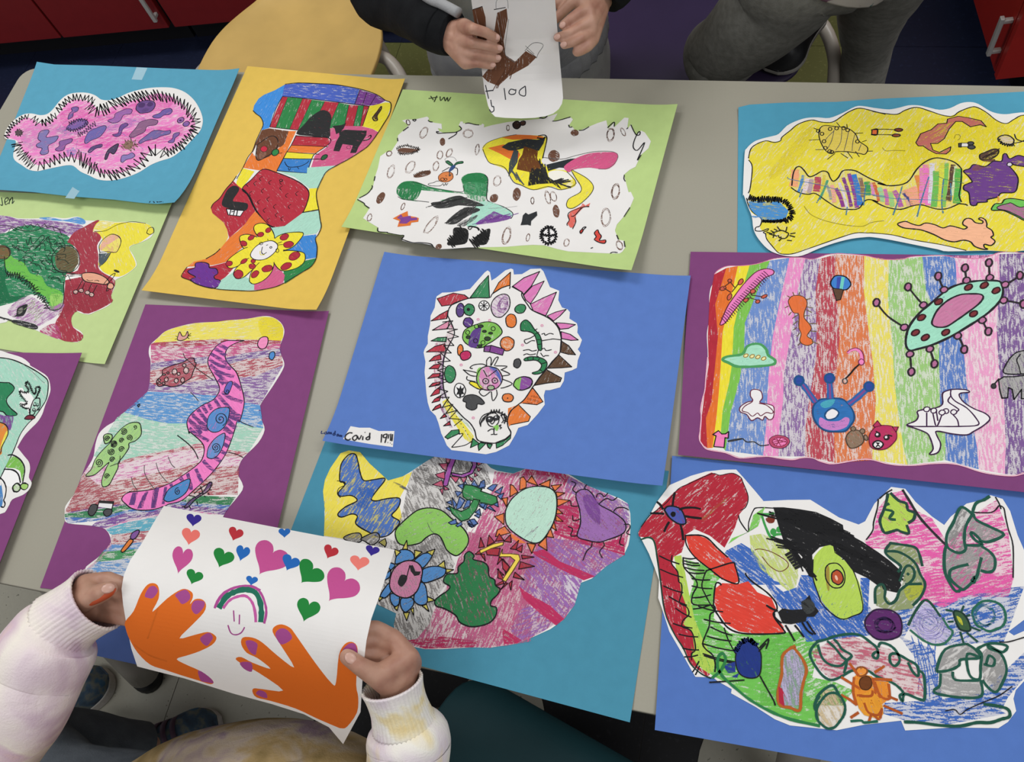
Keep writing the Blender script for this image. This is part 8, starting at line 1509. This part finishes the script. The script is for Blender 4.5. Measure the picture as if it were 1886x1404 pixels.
# ---- child kneeling on the purple chair
def kneeling_child():
    r = empty('person', (0, 0, 0)); setp(r, 'child in grey leggings kneeling with one knee on the purple chair', 'person')
    knee = at(1318, 98, .470); hipA = at(1480, -75, .70); ank = at(1452, 42, .455); toe = at(1402, 118, .430)
    hipB = at(1650, -110, .70); knB = at(1597, 92, .36); ankB = Vector((knB.x + .01, knB.y + .03, .08))
    mid = (hipA + hipB) / 2; chest = mid + Vector((.02, .02, .30)); nk = chest + Vector((0, 0, .12))
    sl, sr = chest + Vector((-.13, 0, .05)), chest + Vector((.13, 0, .05)); ea, eb = chest + Vector((-.17, -.05, -.15)), chest + Vector((.18, -.03, -.15)); wa, wb_ = chest + Vector((-.12, -.19, -.07)), chest + Vector((.13, -.18, -.07))
    hd = nk + Vector((0, -.03, .175)); fw = Vector((0, -1, -.4))
    ch = [[(hipA, .06), (knee, .046), (ank, .016), (toe, .008)], [(hipB, .06), (knB, .036), (ankB, .026), (ankB + Vector((0, -.09, -.045)), .02)], [(hipA, .06), (hipB, .06)], [(mid, .08), (chest, .08), (nk, .04), (hd, .045)],
          [(sl, .036), (sr, .036)], [(sl, .034), (ea, .026), (wa, .019)], [(sr, .034), (eb, .026), (wb_, .019)]] + head_chains(hd, fw) + plain_hand(wa, wa - ea, Vector((0, 0, 1)), -1) + plain_hand(wb_, wb_ - eb, Vector((0, 0, 1)), 1)
    bd = body('body', ch, M_SKIN, r, .0022)
    lg = limb('leggings', [(mid, .09), (hipA, .092), (at(1440, -10, .625), .082), (at(1388, 45, .56), .073), (at(1345, 82, .505), .064), (knee, .058), (at(1322, 118, .455), .054), (at(1345, 110, .452), .048), (at(1380, 88, .452), .040), (at(1412, 66, .452), .034)], M_LEGG2, r, 32, 8, .012, 5)
    limb('trouser_leg', [(mid, .085), (hipB, .088), (at(1622, -25, .575), .070), (at(1605, 30, .48), .058), (knB, .046), (Vector((knB.x + .005, knB.y + .01, .24)), .044), (Vector((ankB.x, ankB.y, .09)), .036)], M_LEGG2, lg, 30, 8, .016, 6, seed=3)
    bs = plain('black_shoe', '#101012', .45, .1); ws = plain('pale_shoe_edge', '#8f8c86', .6)
    d = (toe - ank); up = CAM_P - toe
    shoe('shoe', at(1496, 26, .410), at(1420, 136, .410), .086, bs, ws, r, 0, .070, None, .011)
    shoe('shoe', (ankB.x, ankB.y + .05, 0), (ankB.x - .01, ankB.y - .14, 0), .08, bs, ws, r)
    shirt = cloth_mat('white_print_shirt', [(.33, '#5e4450'), (.36, '#9c968e'), (.64, '#a39d95'), (.67, '#44645f')], 30, bump=.1)
    limb('shirt', [(mid + Vector((-.045, -.02, .0)), .122), (mid + Vector((-.03, -.015, .04)), .122), (mid + Vector((0, 0, .14)), .122), (chest, .13), (nk, .06)], shirt, r, 36, 7, .02, 3, flat=.8)
    limb('shoulders', [(sl + Vector((-.02, 0, -.01)), .045), (sl, .056), (chest + Vector((0, 0, .075)), .066), (sr, .056), (sr + Vector((.02, 0, -.01)), .045)], shirt, r, 30, 6, .01, 3)
    limb('sleeve', [(sl, .055), (sl * .5 + ea * .5, .047), (ea, .042), (ea * .35 + wa * .65, .034)], shirt, r, 26, 6, .02, 5); limb('sleeve', [(sr, .055), (sr * .5 + eb * .5, .047), (eb, .042), (eb * .35 + wb_ * .65, .034)], shirt, r, 26, 6, .02, 5)
    head_parts(hd, fw, '#5a4126', r, bd, .10)
kneeling_child()

# put each person's origin on the floor below them, the meshes staying where they are
for o in list(COL.objects):
    if o.name.split('.')[0] == 'person' and o.parent is None:
        base = {'near': (0.72, -.35, 0), 'far': (0.918, 1.11, 0), 'kneel': (1.50, 1.45, 0)}['near' if 'tie-dye' in o['label'] else 'far' if 'sweatshirt with' in o['label'] else 'kneel']
        o.location = base
        for ch in o.children: ch.matrix_parent_inverse = Matrix.Translation(-Vector(base))
